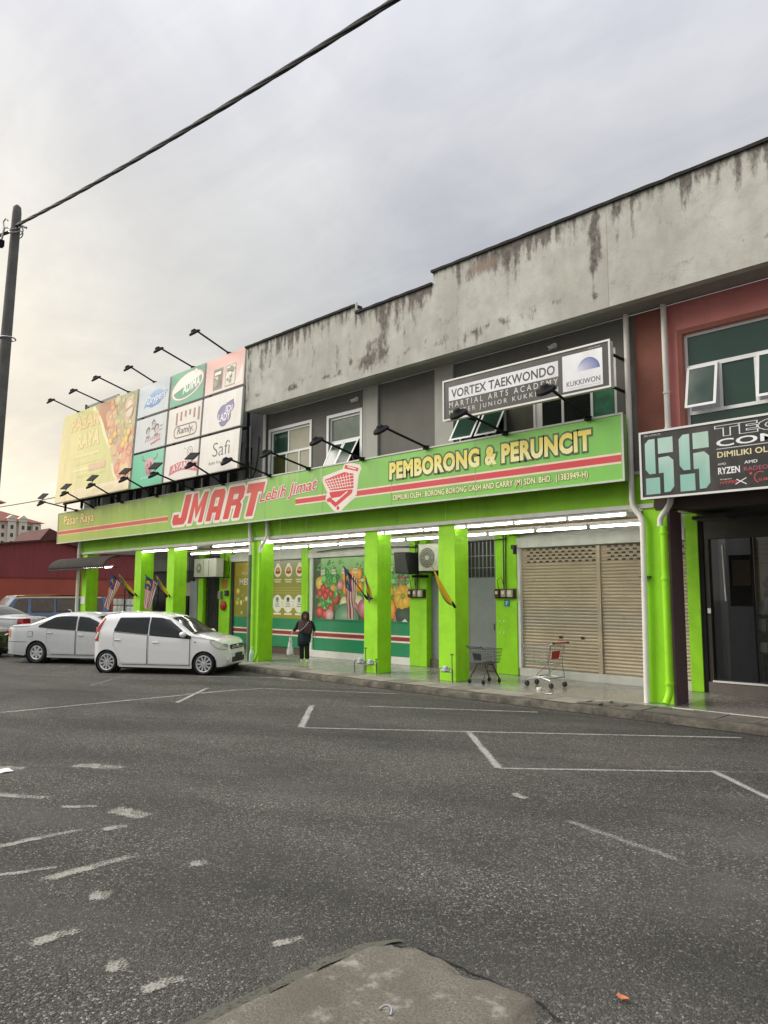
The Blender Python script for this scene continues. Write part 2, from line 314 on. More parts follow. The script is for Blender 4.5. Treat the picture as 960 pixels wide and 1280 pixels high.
# ------------------------------------------------------------------ mesh helpers
ORG = {}
class MB:
    def __init__(s): s.v = []; s.f = []; s.m = []
    def face(s, pts, m=0):
        i = len(s.v); s.v += [tuple(p) for p in pts]; s.f.append(tuple(range(i, i+len(pts)))); s.m.append(m); return s
    def box(s, x0, x1, y0, y1, z0, z1, m=0):
        i = len(s.v)
        s.v += [(x, y, z) for z in (z0, z1) for y in (y0, y1) for x in (x0, x1)]
        for q in ((0, 2, 3, 1), (4, 5, 7, 6), (0, 1, 5, 4), (1, 3, 7, 5), (3, 2, 6, 7), (2, 0, 4, 6)):
            s.f.append(tuple(i+k for k in q)); s.m.append(m)
        return s
    def hexa(s, c8, m=0):
        i = len(s.v); s.v += [tuple(p) for p in c8]
        for q in ((0, 2, 3, 1), (4, 5, 7, 6), (0, 1, 5, 4), (1, 3, 7, 5), (3, 2, 6, 7), (2, 0, 4, 6)):
            s.f.append(tuple(i+k for k in q)); s.m.append(m)
        return s
    def prism(s, pts, fn, a, b, m=0):
        """pts 2-D outline; fn(p, t) -> 3-D; extruded from t=a to t=b"""
        n = len(pts); i = len(s.v)
        s.v += [tuple(fn(p, a)) for p in pts]+[tuple(fn(p, b)) for p in pts]
        s.f.append(tuple(range(i, i+n))[::-1]); s.m.append(m)
        s.f.append(tuple(range(i+n, i+2*n))); s.m.append(m)
        for k in range(n):
            s.f.append((i+k, i+(k+1) % n, i+n+(k+1) % n, i+n+k)); s.m.append(m)
        return s
    def tube(s, pts, r, n=6, m=0, cap=True):
        pts = [Vector(p) for p in pts]; rs = r if isinstance(r, (list, tuple)) else [r]*len(pts)
        i = len(s.v); prev = None
        for k, p in enumerate(pts):
            d = (pts[min(k+1, len(pts)-1)]-pts[max(k-1, 0)]).normalized()
            if prev is None:
                a = Vector((0, 0, 1)) if abs(d.z) < .9 else Vector((1, 0, 0)); u = d.cross(a).normalized()
            else: u = (prev-d*prev.dot(d)).normalized()
            prev = u; v = d.cross(u)
            s.v += [tuple(p+(u*cos(2*pi*j/n)+v*sin(2*pi*j/n))*rs[k]) for j in range(n)]
        for k in range(len(pts)-1):
            for j in range(n):
                s.f.append((i+k*n+j, i+k*n+(j+1) % n, i+(k+1)*n+(j+1) % n, i+(k+1)*n+j)); s.m.append(m)
        if cap:
            s.f.append(tuple(range(i, i+n))[::-1]); s.m.append(m)
            e = i+(len(pts)-1)*n; s.f.append(tuple(range(e, e+n))); s.m.append(m)
        return s
    def lathe(s, prof, fn, n=24, m=0, close=False):
        """prof: (r, h); fn(x, y, h) -> 3-D"""
        i = len(s.v); k = len(prof)
        for j in range(n):
            a = 2*pi*j/n; s.v += [tuple(fn(r*cos(a), r*sin(a), h)) for r, h in prof]
        for j in range(n):
            for q in range(k-1 if not close else k):
                q2 = (q+1) % k; j2 = (j+1) % n
                s.f.append((i+j*k+q, i+j2*k+q, i+j2*k+q2, i+j*k+q2)); s.m.append(m)
        return s
    def grid(s, P, m=0):
        i = len(s.v); a = len(P); b = len(P[0])
        for row in P: s.v += [tuple(p) for p in row]
        for r in range(a-1):
            for c in range(b-1):
                s.f.append((i+r*b+c, i+r*b+c+1, i+(r+1)*b+c+1, i+(r+1)*b+c)); s.m.append(m)
        return s
    def build(s, name, mats, parent=None, local=False, smooth=False, bevel=0, fixn=True, solid=0):
        if not isinstance(mats, (list, tuple)): mats = [mats]
        me = bpy.data.meshes.new(name)
        off = Vector((0, 0, 0))
        o = bpy.data.objects.new(name, me)
        if parent is not None:
            o.parent = parent
            if not local: off = ORG[parent]
        elif not local and s.v:
            xs = [p[0] for p in s.v]; ys = [p[1] for p in s.v]; zs = [p[2] for p in s.v]
            off = Vector(((min(xs)+max(xs))/2, (min(ys)+max(ys))/2, min(zs))); o.location = off
        ORG[o] = off
        me.from_pydata([(p[0]-off.x, p[1]-off.y, p[2]-off.z) for p in s.v], [], s.f)
        for mm in mats: me.materials.append(mm)
        if len(mats) > 1: me.polygons.foreach_set('material_index', s.m)
        if fixn:
            bm = bmesh.new(); bm.from_mesh(me); bmesh.ops.recalc_face_normals(bm, faces=bm.faces); bm.to_mesh(me); bm.free()
        if smooth:
            me.polygons.foreach_set('use_smooth', [True]*len(me.polygons))
            if smooth != 'all': me.set_sharp_from_angle(angle=radians(40))
        COL.objects.link(o)
        if solid:
            q = o.modifiers.new('s', 'SOLIDIFY'); q.thickness = solid; q.offset = 0
        if bevel:
            q = o.modifiers.new('b', 'BEVEL'); q.width = bevel; q.segments = 2; q.limit_method = 'ANGLE'
        return o
def tag(o, label=None, cat=None, group=None, kind=None):
    if label: o['label'] = label
    if cat: o['category'] = cat
    if group: o['group'] = group
    if kind: o['kind'] = kind
    return o
def thing(name, loc, label, cat, group=None, rz=0):
    o = bpy.data.objects.new(name, None); COL.objects.link(o); o.location = loc; o.rotation_euler.z = rz
    o.empty_display_size = .2; ORG[o] = Vector(loc); return tag(o, label, cat, group)
def struct(o): o['kind'] = 'structure'; return o
def box(name, b, m, parent=None, bevel=0, local=False): return MB().box(*b).build(name, m, parent, bevel=bevel, local=local)
def copy_tree(o, parent=None):
    c = o.copy(); COL.objects.link(c); c.parent = parent
    for ch in list(o.children): copy_tree(ch, c)
    return c
def lerp(tab, x):
    if x <= tab[0][0]: return tab[0][1]
    for (a, b), (c, d) in zip(tab, tab[1:]):
        if x <= c: return b+(d-b)*(x-a)/(c-a) if c > a else d
    return tab[-1][1]
def sm(tab, x):        # smoothed interpolation
    h = .05; return (lerp(tab, x-h)+lerp(tab, x)*2+lerp(tab, x+h))/4

# flat print: coloured shapes on a plane y = Y(z); seen from -Y
class Print:
    def __init__(s, Y): s.Yf = Y if callable(Y) else (lambda z, Y=Y: Y); s.v = []; s.f = []; s.c = []; s.n = 0; s.lay = 0
    def Y(s, z): return s.Yf(z)+.004*s.lay-.0007*s.lay-.00002*s.n
    def _b(s, layer): s.n += 1; s.lay = layer
    def poly(s, pts, col, layer=0, cols=None):
        s._b(layer); i = len(s.v); s.v += [(x, s.Y(z)-.004*layer, z) for x, z in pts]; s.f.append(tuple(range(i, i+len(pts))))
        c = srgb(col); s.c += [srgb(k) for k in cols] if cols else [c]*len(pts); return s
    def tris(s, pts, tr, col, layer=0, cfn=None):
        s._b(layer); i = len(s.v); s.v += [(x, s.Y(z)-.004*layer, z) for x, z in pts]
        for t in tr:
            s.f.append(tuple(i+k for k in t)); s.c += [srgb(cfn(*pts[k])) if cfn else srgb(col) for k in t]
        return s
    def rect(s, x0, x1, z0, z1, col, layer=0, cols=None): return s.poly([(x0, z0), (x1, z0), (x1, z1), (x0, z1)], col, layer, cols)
    def disc(s, x, z, r, col, layer=0, col2=None, n=22, sx=1, hx=-.3, hz=.35, rot=0, wob=0, seed=0):
        s._b(layer); i = len(s.v); ca, sa = cos(rot), sin(rot)
        def P(a, q):
            rr = r*q*(1+wob*noise.noise((cos(a)*1.4+seed, sin(a)*1.4, seed*3.1))); px, pz = rr*cos(a)*sx, rr*sin(a)
            return (x+px*ca-pz*sa, z+px*sa+pz*ca)
        pts = [(x+hx*r*.5*sx, z+hz*r*.5)]+[P(2*pi*k/n, .6) for k in range(n)]+[P(2*pi*k/n, 1) for k in range(n)]
        s.v += [(a, s.Y(b)-.004*layer, b) for a, b in pts]
        c1 = srgb(col); c2 = srgb(col2) if col2 else c1; cm = tuple((p*.35+q*.65) for p, q in zip(c2, c1))
        for k in range(n):
            k2 = (k+1) % n
            s.f.append((i, i+1+k, i+1+k2)); s.c += [c2, cm, cm]
            s.f.append((i+1+k, i+1+n+k, i+1+n+k2, i+1+k2)); s.c += [cm, c1, c1, cm]
        return s
    def ring(s, x, z, r0, r1, col, layer=0, n=28, sx=1, a0=0, a1=2*pi, rot=0):
        for k in range(n):
            a, b = a0+(a1-a0)*k/n, a0+(a1-a0)*(k+1)/n
            q = [(r0*cos(a)*sx, r0*sin(a)), (r1*cos(a)*sx, r1*sin(a)), (r1*cos(b)*sx, r1*sin(b)), (r0*cos(b)*sx, r0*sin(b))]
            s.poly([(x+p*cos(rot)-t*sin(rot), z+p*sin(rot)+t*cos(rot)) for p, t in q], col, layer)
        return s
    def line(s, pts, wd, col, layer=0):
        for (a, b), (c, d) in zip(pts, pts[1:]):
            l = math.hypot(c-a, d-b) or 1; nx, nz = -(d-b)/l*wd/2, (c-a)/l*wd/2
            s.poly([(a-nx, b-nz), (c-nx, d-nz), (c+nx, d+nz), (a+nx, b+nz)], col, layer)
        return s
    def text(s, t, x0, x1, z0, z1, col, layer=0, bold=0, shear=0, rot=0, outlines=(), cfn=None, arc=None, keep=False):
        """text fitted into the box (before rotation); outlines = [(offset, colour)...] drawn below"""
        bp, bt = glyphs(t, bold, shear)
        mx0 = min(p[0] for p in bp); mx1 = max(p[0] for p in bp); mz0 = min(p[1] for p in bp); mz1 = max(p[1] for p in bp)
        kx = (x1-x0)/(mx1-mx0); kz = (z1-z0)/(mz1-mz0)
        if keep: kx = kz = min(kx, kz)
        cx_, cz_ = (x0+x1)/2, (z0+z1)/2
        def T(p):
            x = (p[0]-(mx0+mx1)/2)*kx; z = (p[1]-(mz0+mz1)/2)*kz
            if arc: z += arc*(1-(2*x/(x1-x0))**2)
            return (cx_+x*cos(rot)-z*sin(rot), cz_+x*sin(rot)+z*cos(rot))
        for j, (off, oc) in enumerate(outlines):
            p, r = glyphs(t, bold+off, shear, bold); s.tris([T(q) for q in p], r, oc, layer+j)
        s.tris([T(q) for q in bp], bt, col, layer+len(outlines), cfn)
        return s
    def build(s, name, parent=None, m=None):
        me = bpy.data.meshes.new(name); o = bpy.data.objects.new(name, me); off = Vector((0, 0, 0))
        if parent is not None: o.parent = parent; off = ORG[parent]
        ORG[o] = off
        me.from_pydata([(a-off.x, b-off.y, c-off.z) for a, b, c in s.v], [], s.f)
        at = me.color_attributes.new('Col', 'FLOAT_COLOR', 'CORNER'); flat = []
        for c in s.c: flat += [c[0], c[1], c[2], 1.0]
        at.data.foreach_set('color', flat); me.materials.append(m or vinyl); COL.objects.link(o); return o
_gc = {}
def glyphs(t, bold=0, shear=0, sp=None):
    sp = bold if sp is None else sp
    k = (t, round(bold, 4), shear, sp)
    if k in _gc: return _gc[k]
    cu = bpy.data.curves.new('tmp', 'FONT'); cu.body = t; cu.size = 1; cu.offset = bold; cu.shear = shear; cu.space_character = 1.0+sp*1.6; cu.resolution_u = 3; cu.fill_mode = 'FRONT'
    o = bpy.data.objects.new('tmp', cu); COL.objects.link(o)
    dg = bpy.context.evaluated_depsgraph_get(); ev = o.evaluated_get(dg); me = ev.to_mesh()
    p = [(v.co.x, v.co.y) for v in me.vertices]; f = []
    for q in me.polygons:
        vs = list(q.vertices)
        if q.normal.z < 0: vs.reverse()
        f.append(tuple(vs))
    ev.to_mesh_clear(); bpy.data.objects.remove(o); bpy.data.curves.remove(cu)
    _gc[k] = (p, f); return _gc[k]
def panel_frame(name, x0, x1, z0, z1, y, wd, m, parent, dep=.03, Y=None):
    """four rails round a panel, butted"""
    Yf = Y or (lambda z: y); b = MB()
    def rail(a0, a1, c0, c1):
        ya, yb = Yf(c0), Yf(c1)
        b.hexa([(a0, ya-dep, c0), (a1, ya-dep, c0), (a0, ya, c0), (a1, ya, c0), (a0, yb-dep, c1), (a1, yb-dep, c1), (a0, yb, c1), (a1, yb, c1)])
    rail(x0, x1, z0, z0+wd); rail(x0, x1, z1-wd, z1); rail(x0, x0+wd, z0+wd, z1-wd); rail(x1-wd, x1, z0+wd, z1-wd)
    return b.build(name, m, parent)

# ================================================================== SETTING
road = struct(MB().grid([[(x, y, 0) for y in (-300, -40, 0, 11.9, 60, 400)] for x in (-600, -60, -20, 0, 20, 300)]).build('road', asphalt))
ORG_G = road
def strip(name, pts, wd, m, layer=1, jag=0):
    b = MB(); P = []; wd *= 1.5 if not jag else 1.9; F = []; n = len(pts)
    for i, (x, y) in enumerate(pts):
        a = pts[max(i-1, 0)]; c = pts[min(i+1, n-1)]; l = math.hypot(c[0]-a[0], c[1]-a[1]); nx, ny = -(c[1]-a[1])/l, (c[0]-a[0])/l
        off = random.uniform(-jag, jag)*wd*.25; row = []
        for k in range(7):
            u = -1+k/3; q = wd/2*u+off; row.append((x-nx*q, y-ny*q, .004*layer)); e = min(i, n-1-i)
            F.append(min(1, max(0, (abs(u)-.45)/.55))**1.5*.9+(.5*max(0, 1-e/2.0) if jag else 0))
        P.append(row)
    o = struct(b.grid(P).build(name, m)); at = o.data.color_attributes.new('Fade', 'FLOAT_COLOR', 'POINT'); fl = []
    for f in F: fl += [f, f, f, 1]
    at.data.foreach_set('color', fl); return o
def seg(a, b, n=16): return [(a[0]+(b[0]-a[0])*i/n, a[1]+(b[1]-a[1])*i/n) for i in range(n+1)]
LN = 'road_marking'
strip(LN, seg((-13.69, 4.72), (-13.42, 9.3)), 0.083, line_good); strip(LN, seg((-13.62, 8.23), (-13.2, 9.85)), 0.075, line_good, 2)
strip(LN, seg((-13.2, 9.9), (-10.62, 11.27)), 0.068, line_good)
strip(LN, seg((-12.6, 7.43), (-14.08, 9.03)), 0.090, line_good, 3)
strip(LN, seg((-12.5, 7.38), (-9.8, 9.67)), 0.060, line_faint); strip(LN, seg((-9.8, 9.67), (-7.27, 11.25)), 0.075, line_good)
strip(LN, seg((-10.59, 9.0), (-8.98, 7.42)), 0.112, line_good, 2)
strip(LN, seg((-8.95, 7.42), (-6.98, 8.94)), 0.068, line_good); strip(LN, seg((-6.98, 8.94), (-3.94, 11.31)), 0.075, line_good)
strip(LN, seg((-6.98, 8.95), (-5.28, 7.33)), 0.098, line_good, 2)
strip(LN, seg((-5.28, 7.33), (-3.42, 8.94)), 0.068, line_good); strip(LN, seg((-3.42, 8.94), (-.9, 11.3)), 0.053, line_faint)
strip(LN, seg((-3.46, 8.95), (-2.0, 7.6)), 0.083, line_good, 2)
strip(LN, seg((-16.33, 7.48), (-17.9, 9.2)), 0.075, line_faint); strip(LN, seg((-16.3, 10.2), (-14.6, 11.4)), 0.075, line_good)
strip(LN, seg((-20.9, 8.7), (-21.7, 9.45)), 0.075, line_faint); strip(LN, seg((-16.33, 7.48), (-14.6, 8.9)), 0.053, line_faint)
strip(LN, seg((-23.7, 10.0), (-25.2, 11.6)), 0.075, line_faint); strip(LN, seg((-27.4, 9.2), (-29.0, 10.6)), 0.075, line_faint)
OLD = 'faded_road_marking'
strip('road_marking', seg((-3.75, 6.12), (-2.4, 5.78)), .07, line_faint, 1, .3)
for a, b, wd in (((-6.52, 2.2), (-6.48, 3.02), .07), ((-5.56, 2.2), (-5.55, 3.03), .09), ((-7.32, 3.08), (-7.02, 3.38), .07), ((-6.92, 3.40), (-6.36, 3.55), .16),
                 ((-4.62, 1.8), (-4.59, 2.14), .08), ((-3.69, 2.0), (-3.65, 2.28), .07), ((-3.62, 2.78), (-3.55, 3.0), .06),
                 ((-8.4, 2.7), (-7.6, 3.2), .10), ((-5.05, 2.36), (-4.96, 2.5), .12), ((-5.9, 2.0), (-5.7, 2.5), .05), ((-6.35, 3.05), (-6.3, 3.3), .09),
                 ((-4.55, 6.55), (-4.3, 6.45), .09), ((-4.05, 2.0), (-3.98, 2.12), .10), ((-5.1, 3.15), (-5.02, 3.28), .09), ((-9.5, 3.2), (-9.1, 3.5), .14), ((-9.0, 3.9), (-8.3, 4.3), .16), ((-14.9, 11.35), (-13.5, 11.62), .22), ((-14.4, 11.55), (-13.3, 11.66), .12)):
    strip(OLD, seg(a, b, 12), wd, line_old, 1, .35)
# concrete apron at the photographer's feet: raised slab with a ragged, mossy rim
P = []; nx, ny = 44, 90
for i in range(nx+1):
    row = []
    for j in range(ny+1):
        x = -3.20+(1.15)*i/nx; y = -1.2+4.53*j/ny
        cx = max(0, abs(x+2.6)-.50)/.11; d = min((x+3.20), (-2.07-x), (3.33-y)); rx, ry = (x+3.20, 3.33-y) if x < -2.6 else (-2.07-x, 3.33-y); d = .24-math.hypot(max(0, .24-rx), max(0, .24-ry)) if rx < .24 and ry < .24 else d
        q = noise.noise((x*5, y*5, 0))*.14+noise.noise((x*13, y*13, 3))*.07+noise.noise((x*30, y*30, 6))*.03
        rr = max(0, .0)
        # round the two front corners
        h = .040*min(1, max(0, (d+q*.4)/.05)) if d > 0 else -.012
        h += noise.noise((x*3, y*3, 1))*.006+noise.noise((x*22, y*22, 5))*.0022
        row.append((x+q*.25*(d < .1), y+q*.25*(d < .1), h-.004))
    P.append(row)
struct(MB().grid(P).build('concrete_apron', apronm, smooth='all'))
moss = mat('mossy_rim', (.085, .083, .062), .95, var=.35, scale=14, bump=.8, bscale=60)
P = []
for k in range(80):
    y = .9+.031*k; w2 = .02*noise.noise((k*.15, 9, 0))+max(0, y-3.1)*.45; q = .035+.03*noise.noise((k*.2, 0, 0))
    P.append([(-3.235+a+w2, y, h) for a, h in ((-q*1.2, .004), (-q*.4, .006+.006*abs(noise.noise((k*.4, 2, 0)))), (q*.5, .010+.006*abs(noise.noise((k*.5, 5, 0)))), (q*1.3, .012))])
struct(MB().grid(P).build('apron_rim', paintmat('moss_patches', (.085, .083, .062), .40, .2, 12, 40), smooth='all'))
P = []
for k in range(60):
    x = -3.13+1.10*k/59; e = .022*noise.noise((x*5, 3, 0))+.014*noise.noise((x*14, 3, 1)); q = .006+.010*abs(noise.noise((x*9, 8, 0)))+.012*max(0, noise.noise((x*3, 1, 5)))
    yy = 3.345+e-max(0, -2.98-x)*.5-max(0, x+2.18)*.45
    P.append([(x, yy-q, .006), (x, yy+q, .005)])
struct(MB().grid(P).build('apron_crack', mat('crack_dirt', (.016, .015, .012), 1)))
th = []
for k in range(15):
    a = pi*k/14; th.append((-2.62+.035*cos(a), 2.70+.03*sin(a), 0.040+.016*sin(a)))
tag(MB().tube(th, .006, 6).build('lifting_loop', steel, smooth=True), 'small rusty steel loop set in the concrete slab', 'steel loop')
# loose stones
b = MB()
def stone(b, x, y, z, r):
    q = [(random.uniform(.7, 1.2)*r) for _ in range(6)]
    i = len(b.v); b.v += [(x+q[0], y, z), (x-q[1], y, z), (x, y+q[2], z), (x, y-q[3], z), (x, y, z+q[4]*.7), (x, y, z-q[5]*.4)]
    for t in ((0, 2, 4), (2, 1, 4), (1, 3, 4), (3, 0, 4), (2, 0, 5), (1, 2, 5), (3, 1, 5), (0, 3, 5)): b.f.append(tuple(i+k for k in t)); b.m.append(0 if random.random() < .8 else 1)
for _ in range(11000):
    y = 1.3+6.5*random.random()**1.6; x = random.uniform(-2.4*y-1.2, .42*y)
    if -3.3 < x < -1.95 and y < 3.4 and random.random() < .97: continue
    if noise.noise((x*.7, y*.7, 4)) < random.uniform(-.7, .5): continue
    stone(b, x, y, .002, random.choice((.002, .003, .003, .004, .004, .005, .006, .008)))
for x, y, r in ((-2.647, 3.947, .014), (-2.62, 3.99, .008), (-3.1, 3.9, .010), (-4.4, 3.1, .012), (-6.0, 4.4, .016), (-2.2, 4.9, .011), (-5.2, 5.4, .013)): stone(b, x, y, .004, r)
st1 = mat('grey_stone', (.15, .142, .125), .9, var=.4, scale=30); st2 = mat('pale_stone', (.40, .385, .34), .9, var=.2, scale=30)
tag(b.build('gravel', [st1, st2]), None, None, None, 'stuff')
leafm = mat('dry_orange_leaf', (.50, .16, .06), .8)
P = [[(-1.90+.03*u, 3.65+.02*v*(1-abs(u)*.6), .012+.010*abs(v)+.006*u*u) for v in (-1, -.5, 0, .5, 1)] for u in (-1, -.6, -.2, .2, .6, 1)]
tag(MB().grid(P).build('fallen_leaf', leafm, solid=.002), 'small dry orange leaf lying on the asphalt', 'leaf')
papm = mat('crumpled_paper', (.7, .7, .66), .8)
def scrap(name, x, y, z, s, lab):
    P = [[(x+s*u+s*.2*noise.noise((u*2, v*2, x)), y+s*v*.7, z+.004+s*.35*abs(noise.noise((u*1.7+x, v*1.7, 2)))) for v in (-1, -.5, 0, .5, 1)] for u in (-1, -.5, 0, .5, 1)]
    tag(MB().grid(P).build(name, papm, solid=.003), lab, 'litter')
scrap('paper_scrap', -7.9, 12.62, .128, .06, 'white crumpled paper scrap on the walkway edge before the right trolley')
scrap('paper_scrap', -9.19, 3.25, .0, .10, 'pale crumpled scrap lying on the road near the leaning pole')

# ------------------------------------------------------------------ kerb and five-foot way
P = []
x = -31.0
while x <= 6.01:
    e = .05*noise.noise((x*1.3, 0, 0))+.035*noise.noise((x*5, 0, 1)); t = .022*noise.noise((x*2.3, 3, 0))+.012*noise.noise((x*9, 5, 0))
    P.append([(x, 11.70+e, -.02), (x, 11.72+e, .05), (x, 11.735+e*.8, .095+t), (x, 11.77+e*.5, .118+t), (x, 11.93, .122+t*.4), (x, 11.935, .0)]); x += .06
kerbm = mat('dirty_kerb_concrete', (.10, .090, .070), .95, var=.6, scale=4, bump=1, bscale=22, grime=.95)
struct(MB().grid(P).build('kerb', kerbm, smooth='all'))
P = []
for k in range(420):
    x = -31+.088*k; q = .05+.07*abs(noise.noise((x*1.7, 2, 0)))+.05*noise.noise((x*6, 4, 0)); P.append([(x, 11.70-max(.02, q), .005), (x, 11.76, .006)])
struct(MB().grid(P).build('gutter_dirt', paintmat('gutter_grime', (.030, .026, .020), .44, .2, 6, 25)))
walk = struct(MB().box(-31, 6, 11.94, 15.6, 0, .10).build('walkway', mat('walkway_mortar', (.10, .092, .075), .95, var=.3, bump=.5, grime=.5)))
slabm = mat('drain_cover_concrete', (.27, .25, .205), .85, var=.18, scale=3, bump=.4, grime=.6)
slabd = mat('dark_drain_concrete', (.12, .108, .09), .85, var=.25, scale=3, bump=.4, grime=.8)
slabk = mat('stained_drain_concrete', (.195, .175, .14), .85, var=.3, scale=3, bump=.4, grime=.8)
x = -31.0; k = 0
while x < 5.6:
    wd = random.choice((.58, .6, .62)); g = .018
    broken = -7.35 < x < -5.9
    if not (-7.0 < x < -6.35):
        t = random.uniform(-.006, .006); tl = random.uniform(-.006, .006); y1 = 12.58 if x < -7.3 else 12.62
        z1 = .122
        MB().hexa([(x+g, 11.95, .1), (x+wd, 11.95, .1), (x+g, y1, .1), (x+wd, y1, .1),
                   (x+g, 11.95, z1+t), (x+wd, 11.95, z1+tl), (x+g, y1, z1+t), (x+wd, y1, z1+tl)]).build('drain_slab', slabd if x > -7.5 else (slabm, slabm, slabk)[k % 3], walk, bevel=.008)
    x += wd; k += 1
for (a, c, d, rz, m) in ((-6.95, 12.0, .42, .12, slabd), (-6.5, 12.12, .38, -.2, slabd), (-6.85, 12.38, .3, .3, slabm)):
    MB().hexa([(a, c, .1), (a+d, c+rz*.2, .1), (a-.05, c+.22, .1), (a+d-.04, c+.25, .1), (a, c, .125), (a+d, c+rz*.2, .14), (a-.05, c+.22, .118), (a+d-.04, c+.25, .13)]).build('drain_slab', m, walk)
box('tiled_floor', (-31, -5.5, 12.60, 15.6, .1, .126), tilem, walk)
tile2 = mat('brown_grey_tiles', (.20, .18, .16), .25, var=.1, scale=2, grime=.2)
box('tiled_floor', (-5.49, 6, 12.64, 15.6, .1, .127), tile2, walk)
box('tile_edging', (-5.49, 6, 12.60, 12.637, .1, .131), dirtywhite, walk)

# ================================================================== GREEN SHOP BUILDING
shop = thing('shop_building', (-18, 13, 0), 'long two storey shop block painted lime green below and grey above', 'shop building')
def S_(name, b, m, bevel=0): return box(name, b, m, shop, bevel)
for x0, x1 in ((-29.40, -28.93), (-25.03, -24.55), (-22.78, -22.32), (-18.0, -17.55), (-13.26, -12.79), (-10.87, -10.385)):
    S_('column', (x0, x1, 12.9, 13.38, .126, 3.652), lime, .012)
S_('column', (-6.02, -5.575, 12.9, 13.37, .126, 3.652), lime, .012)
S_('column_back', (-6.02, -5.53, 13.372, 13.39, .13, 3.5), purple)
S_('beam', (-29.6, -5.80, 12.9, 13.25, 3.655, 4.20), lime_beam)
S_('beam_trim', (-29.6, -5.80, 12.862, 13.24, 3.575, 3.653), dirtywhite)
S_('ledge', (-29.6, -5.80, 12.86, 13.0, 4.203, 4.26), wallpale)
S_('ceiling', (-29.6, -5.60, 13.252, 15.6, 3.66, 3.76), ceilm)
# beam expansion joints
for x in (-24.1, -23.0, -20.1, -15.2, -10.65): S_('beam_joint', (x, x+.02, 12.893, 12.899, 3.66, 4.19), lime)
def holed(x0, x1, z0, z1, y0, y1, holes):
    b = MB(); xs = sorted({x0, x1, *[h for q in holes for h in q[:2]]}); zs = sorted({z0, z1, *[h for q in holes for h in q[2:]]})
    for a, c in zip(xs, xs[1:]):
        for d, e in zip(zs, zs[1:]):
            mx, mz = (a+c)/2, (d+e)/2
            if any(h[0] < mx < h[1] and h[2] < mz < h[3] for h in holes): continue
            b.box(a, c, y0, y1, d, e)
    return b
W1 = (-17.16, -15.40, 4.9, 6.68); W2 = (-14.62, -13.42, 4.9, 6.66); W3 = (-10.28, -6.45, 4.9, 6.72)
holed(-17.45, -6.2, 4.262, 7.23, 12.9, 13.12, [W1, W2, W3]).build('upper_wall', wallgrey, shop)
holed(-29.6, -17.452, 4.262, 8.6, 12.95, 13.12, [(-29.0+1.5*k, -27.9+1.5*k, 4.6, 6.4) for k in range(8)]).build('upper_wall', wallmid, shop)
for k in range(8):
    wn = box('window', (-29.0+1.5*k, -27.9+1.5*k, 13.05, 13.10, 4.6, 6.4), darkglass, shop)
    box('frame', (-28.5+1.5*k, -28.45+1.5*k, 13.0, 13.045, 4.6, 6.4), alu, wn)
S_('back_wall', (-29.6, -5.81, 13.3, 22, 4.3, 7.2), wallmid)
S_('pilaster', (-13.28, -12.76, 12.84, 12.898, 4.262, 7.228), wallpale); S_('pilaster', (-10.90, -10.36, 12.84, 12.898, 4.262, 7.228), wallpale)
S_('pilaster', (-18.05, -17.45, 12.88, 12.948, 4.262, 7.0), wallmid)
S_('wall_band', (-6.198, -6.06, 12.9, 13.12, 4.262, 7.228), wallgrey)
S_('soffit', (-17.5, -6.2, 12.40, 12.9, 7.232, 7.30), soffitm)
# parapet with weather stains
STREAKS = [(-6.42, .13, 9.12, 8.0, 1.0), (-6.48, .10, 8.9, 7.85, .8), (-6.02, .14, 9.1, 8.75, .75), (-6.0, .05, 8.7, 8.0, .6), (-9.0, .5, 9.1, 8.75, .55), (-9.4, .22, 8.95, 8.6, .6), (-8.75, .2, 9.1, 8.55, .5),
           (-16.75, .16, 8.9, 7.9, .75), (-16.35, .08, 8.95, 8.1, .6), (-15.9, .07, 8.95, 8.3, .5), (-15.5, .08, 8.9, 8.2, .4), (-14.5, .1, 8.5, 7.9, .5), (-13.6, .12, 8.3, 7.5, .5), (-13.1, .1, 8.5, 7.5, .5),
           (-12.35, .35, 8.1, 7.35, .75), (-11.95, .25, 8.8, 7.4, .8), (-11.5, .12, 8.85, 8.0, .75), (-11.3, .06, 8.9, 7.7, .7), (-11.0, .1, 8.8, 7.9, .6), (-10.75, .1, 8.85, 8.3, .55), (-12.6, .3, 7.75, 7.35, .7),
           (-14.9, .4, 7.75, 7.5, .5), (-15.3, .5, 7.6, 7.4, .4), (-17.35, .12, 9.0, 7.4, .7), (-10.2, .06, 8.4, 7.7, .4), (-8.2, .05, 9.1, 8.2, .4), (-7.2, .08, 9.1, 8.6, .5), (-4.6, .3, 9.1, 8.95, .5), (-4.2, .05, 9.0, 8.6, .4),
           (-6.35, .25, 7.75, 7.55, .45), (-5.8, .18, 7.85, 7.7, .55), (-7.8, .2, 7.75, 7.5, .5), (-9.3, .35, 7.6, 7.4, .5), (-10.1, .4, 7.7, 7.35, .6), (-8.6, .15, 7.65, 7.45, .45)]
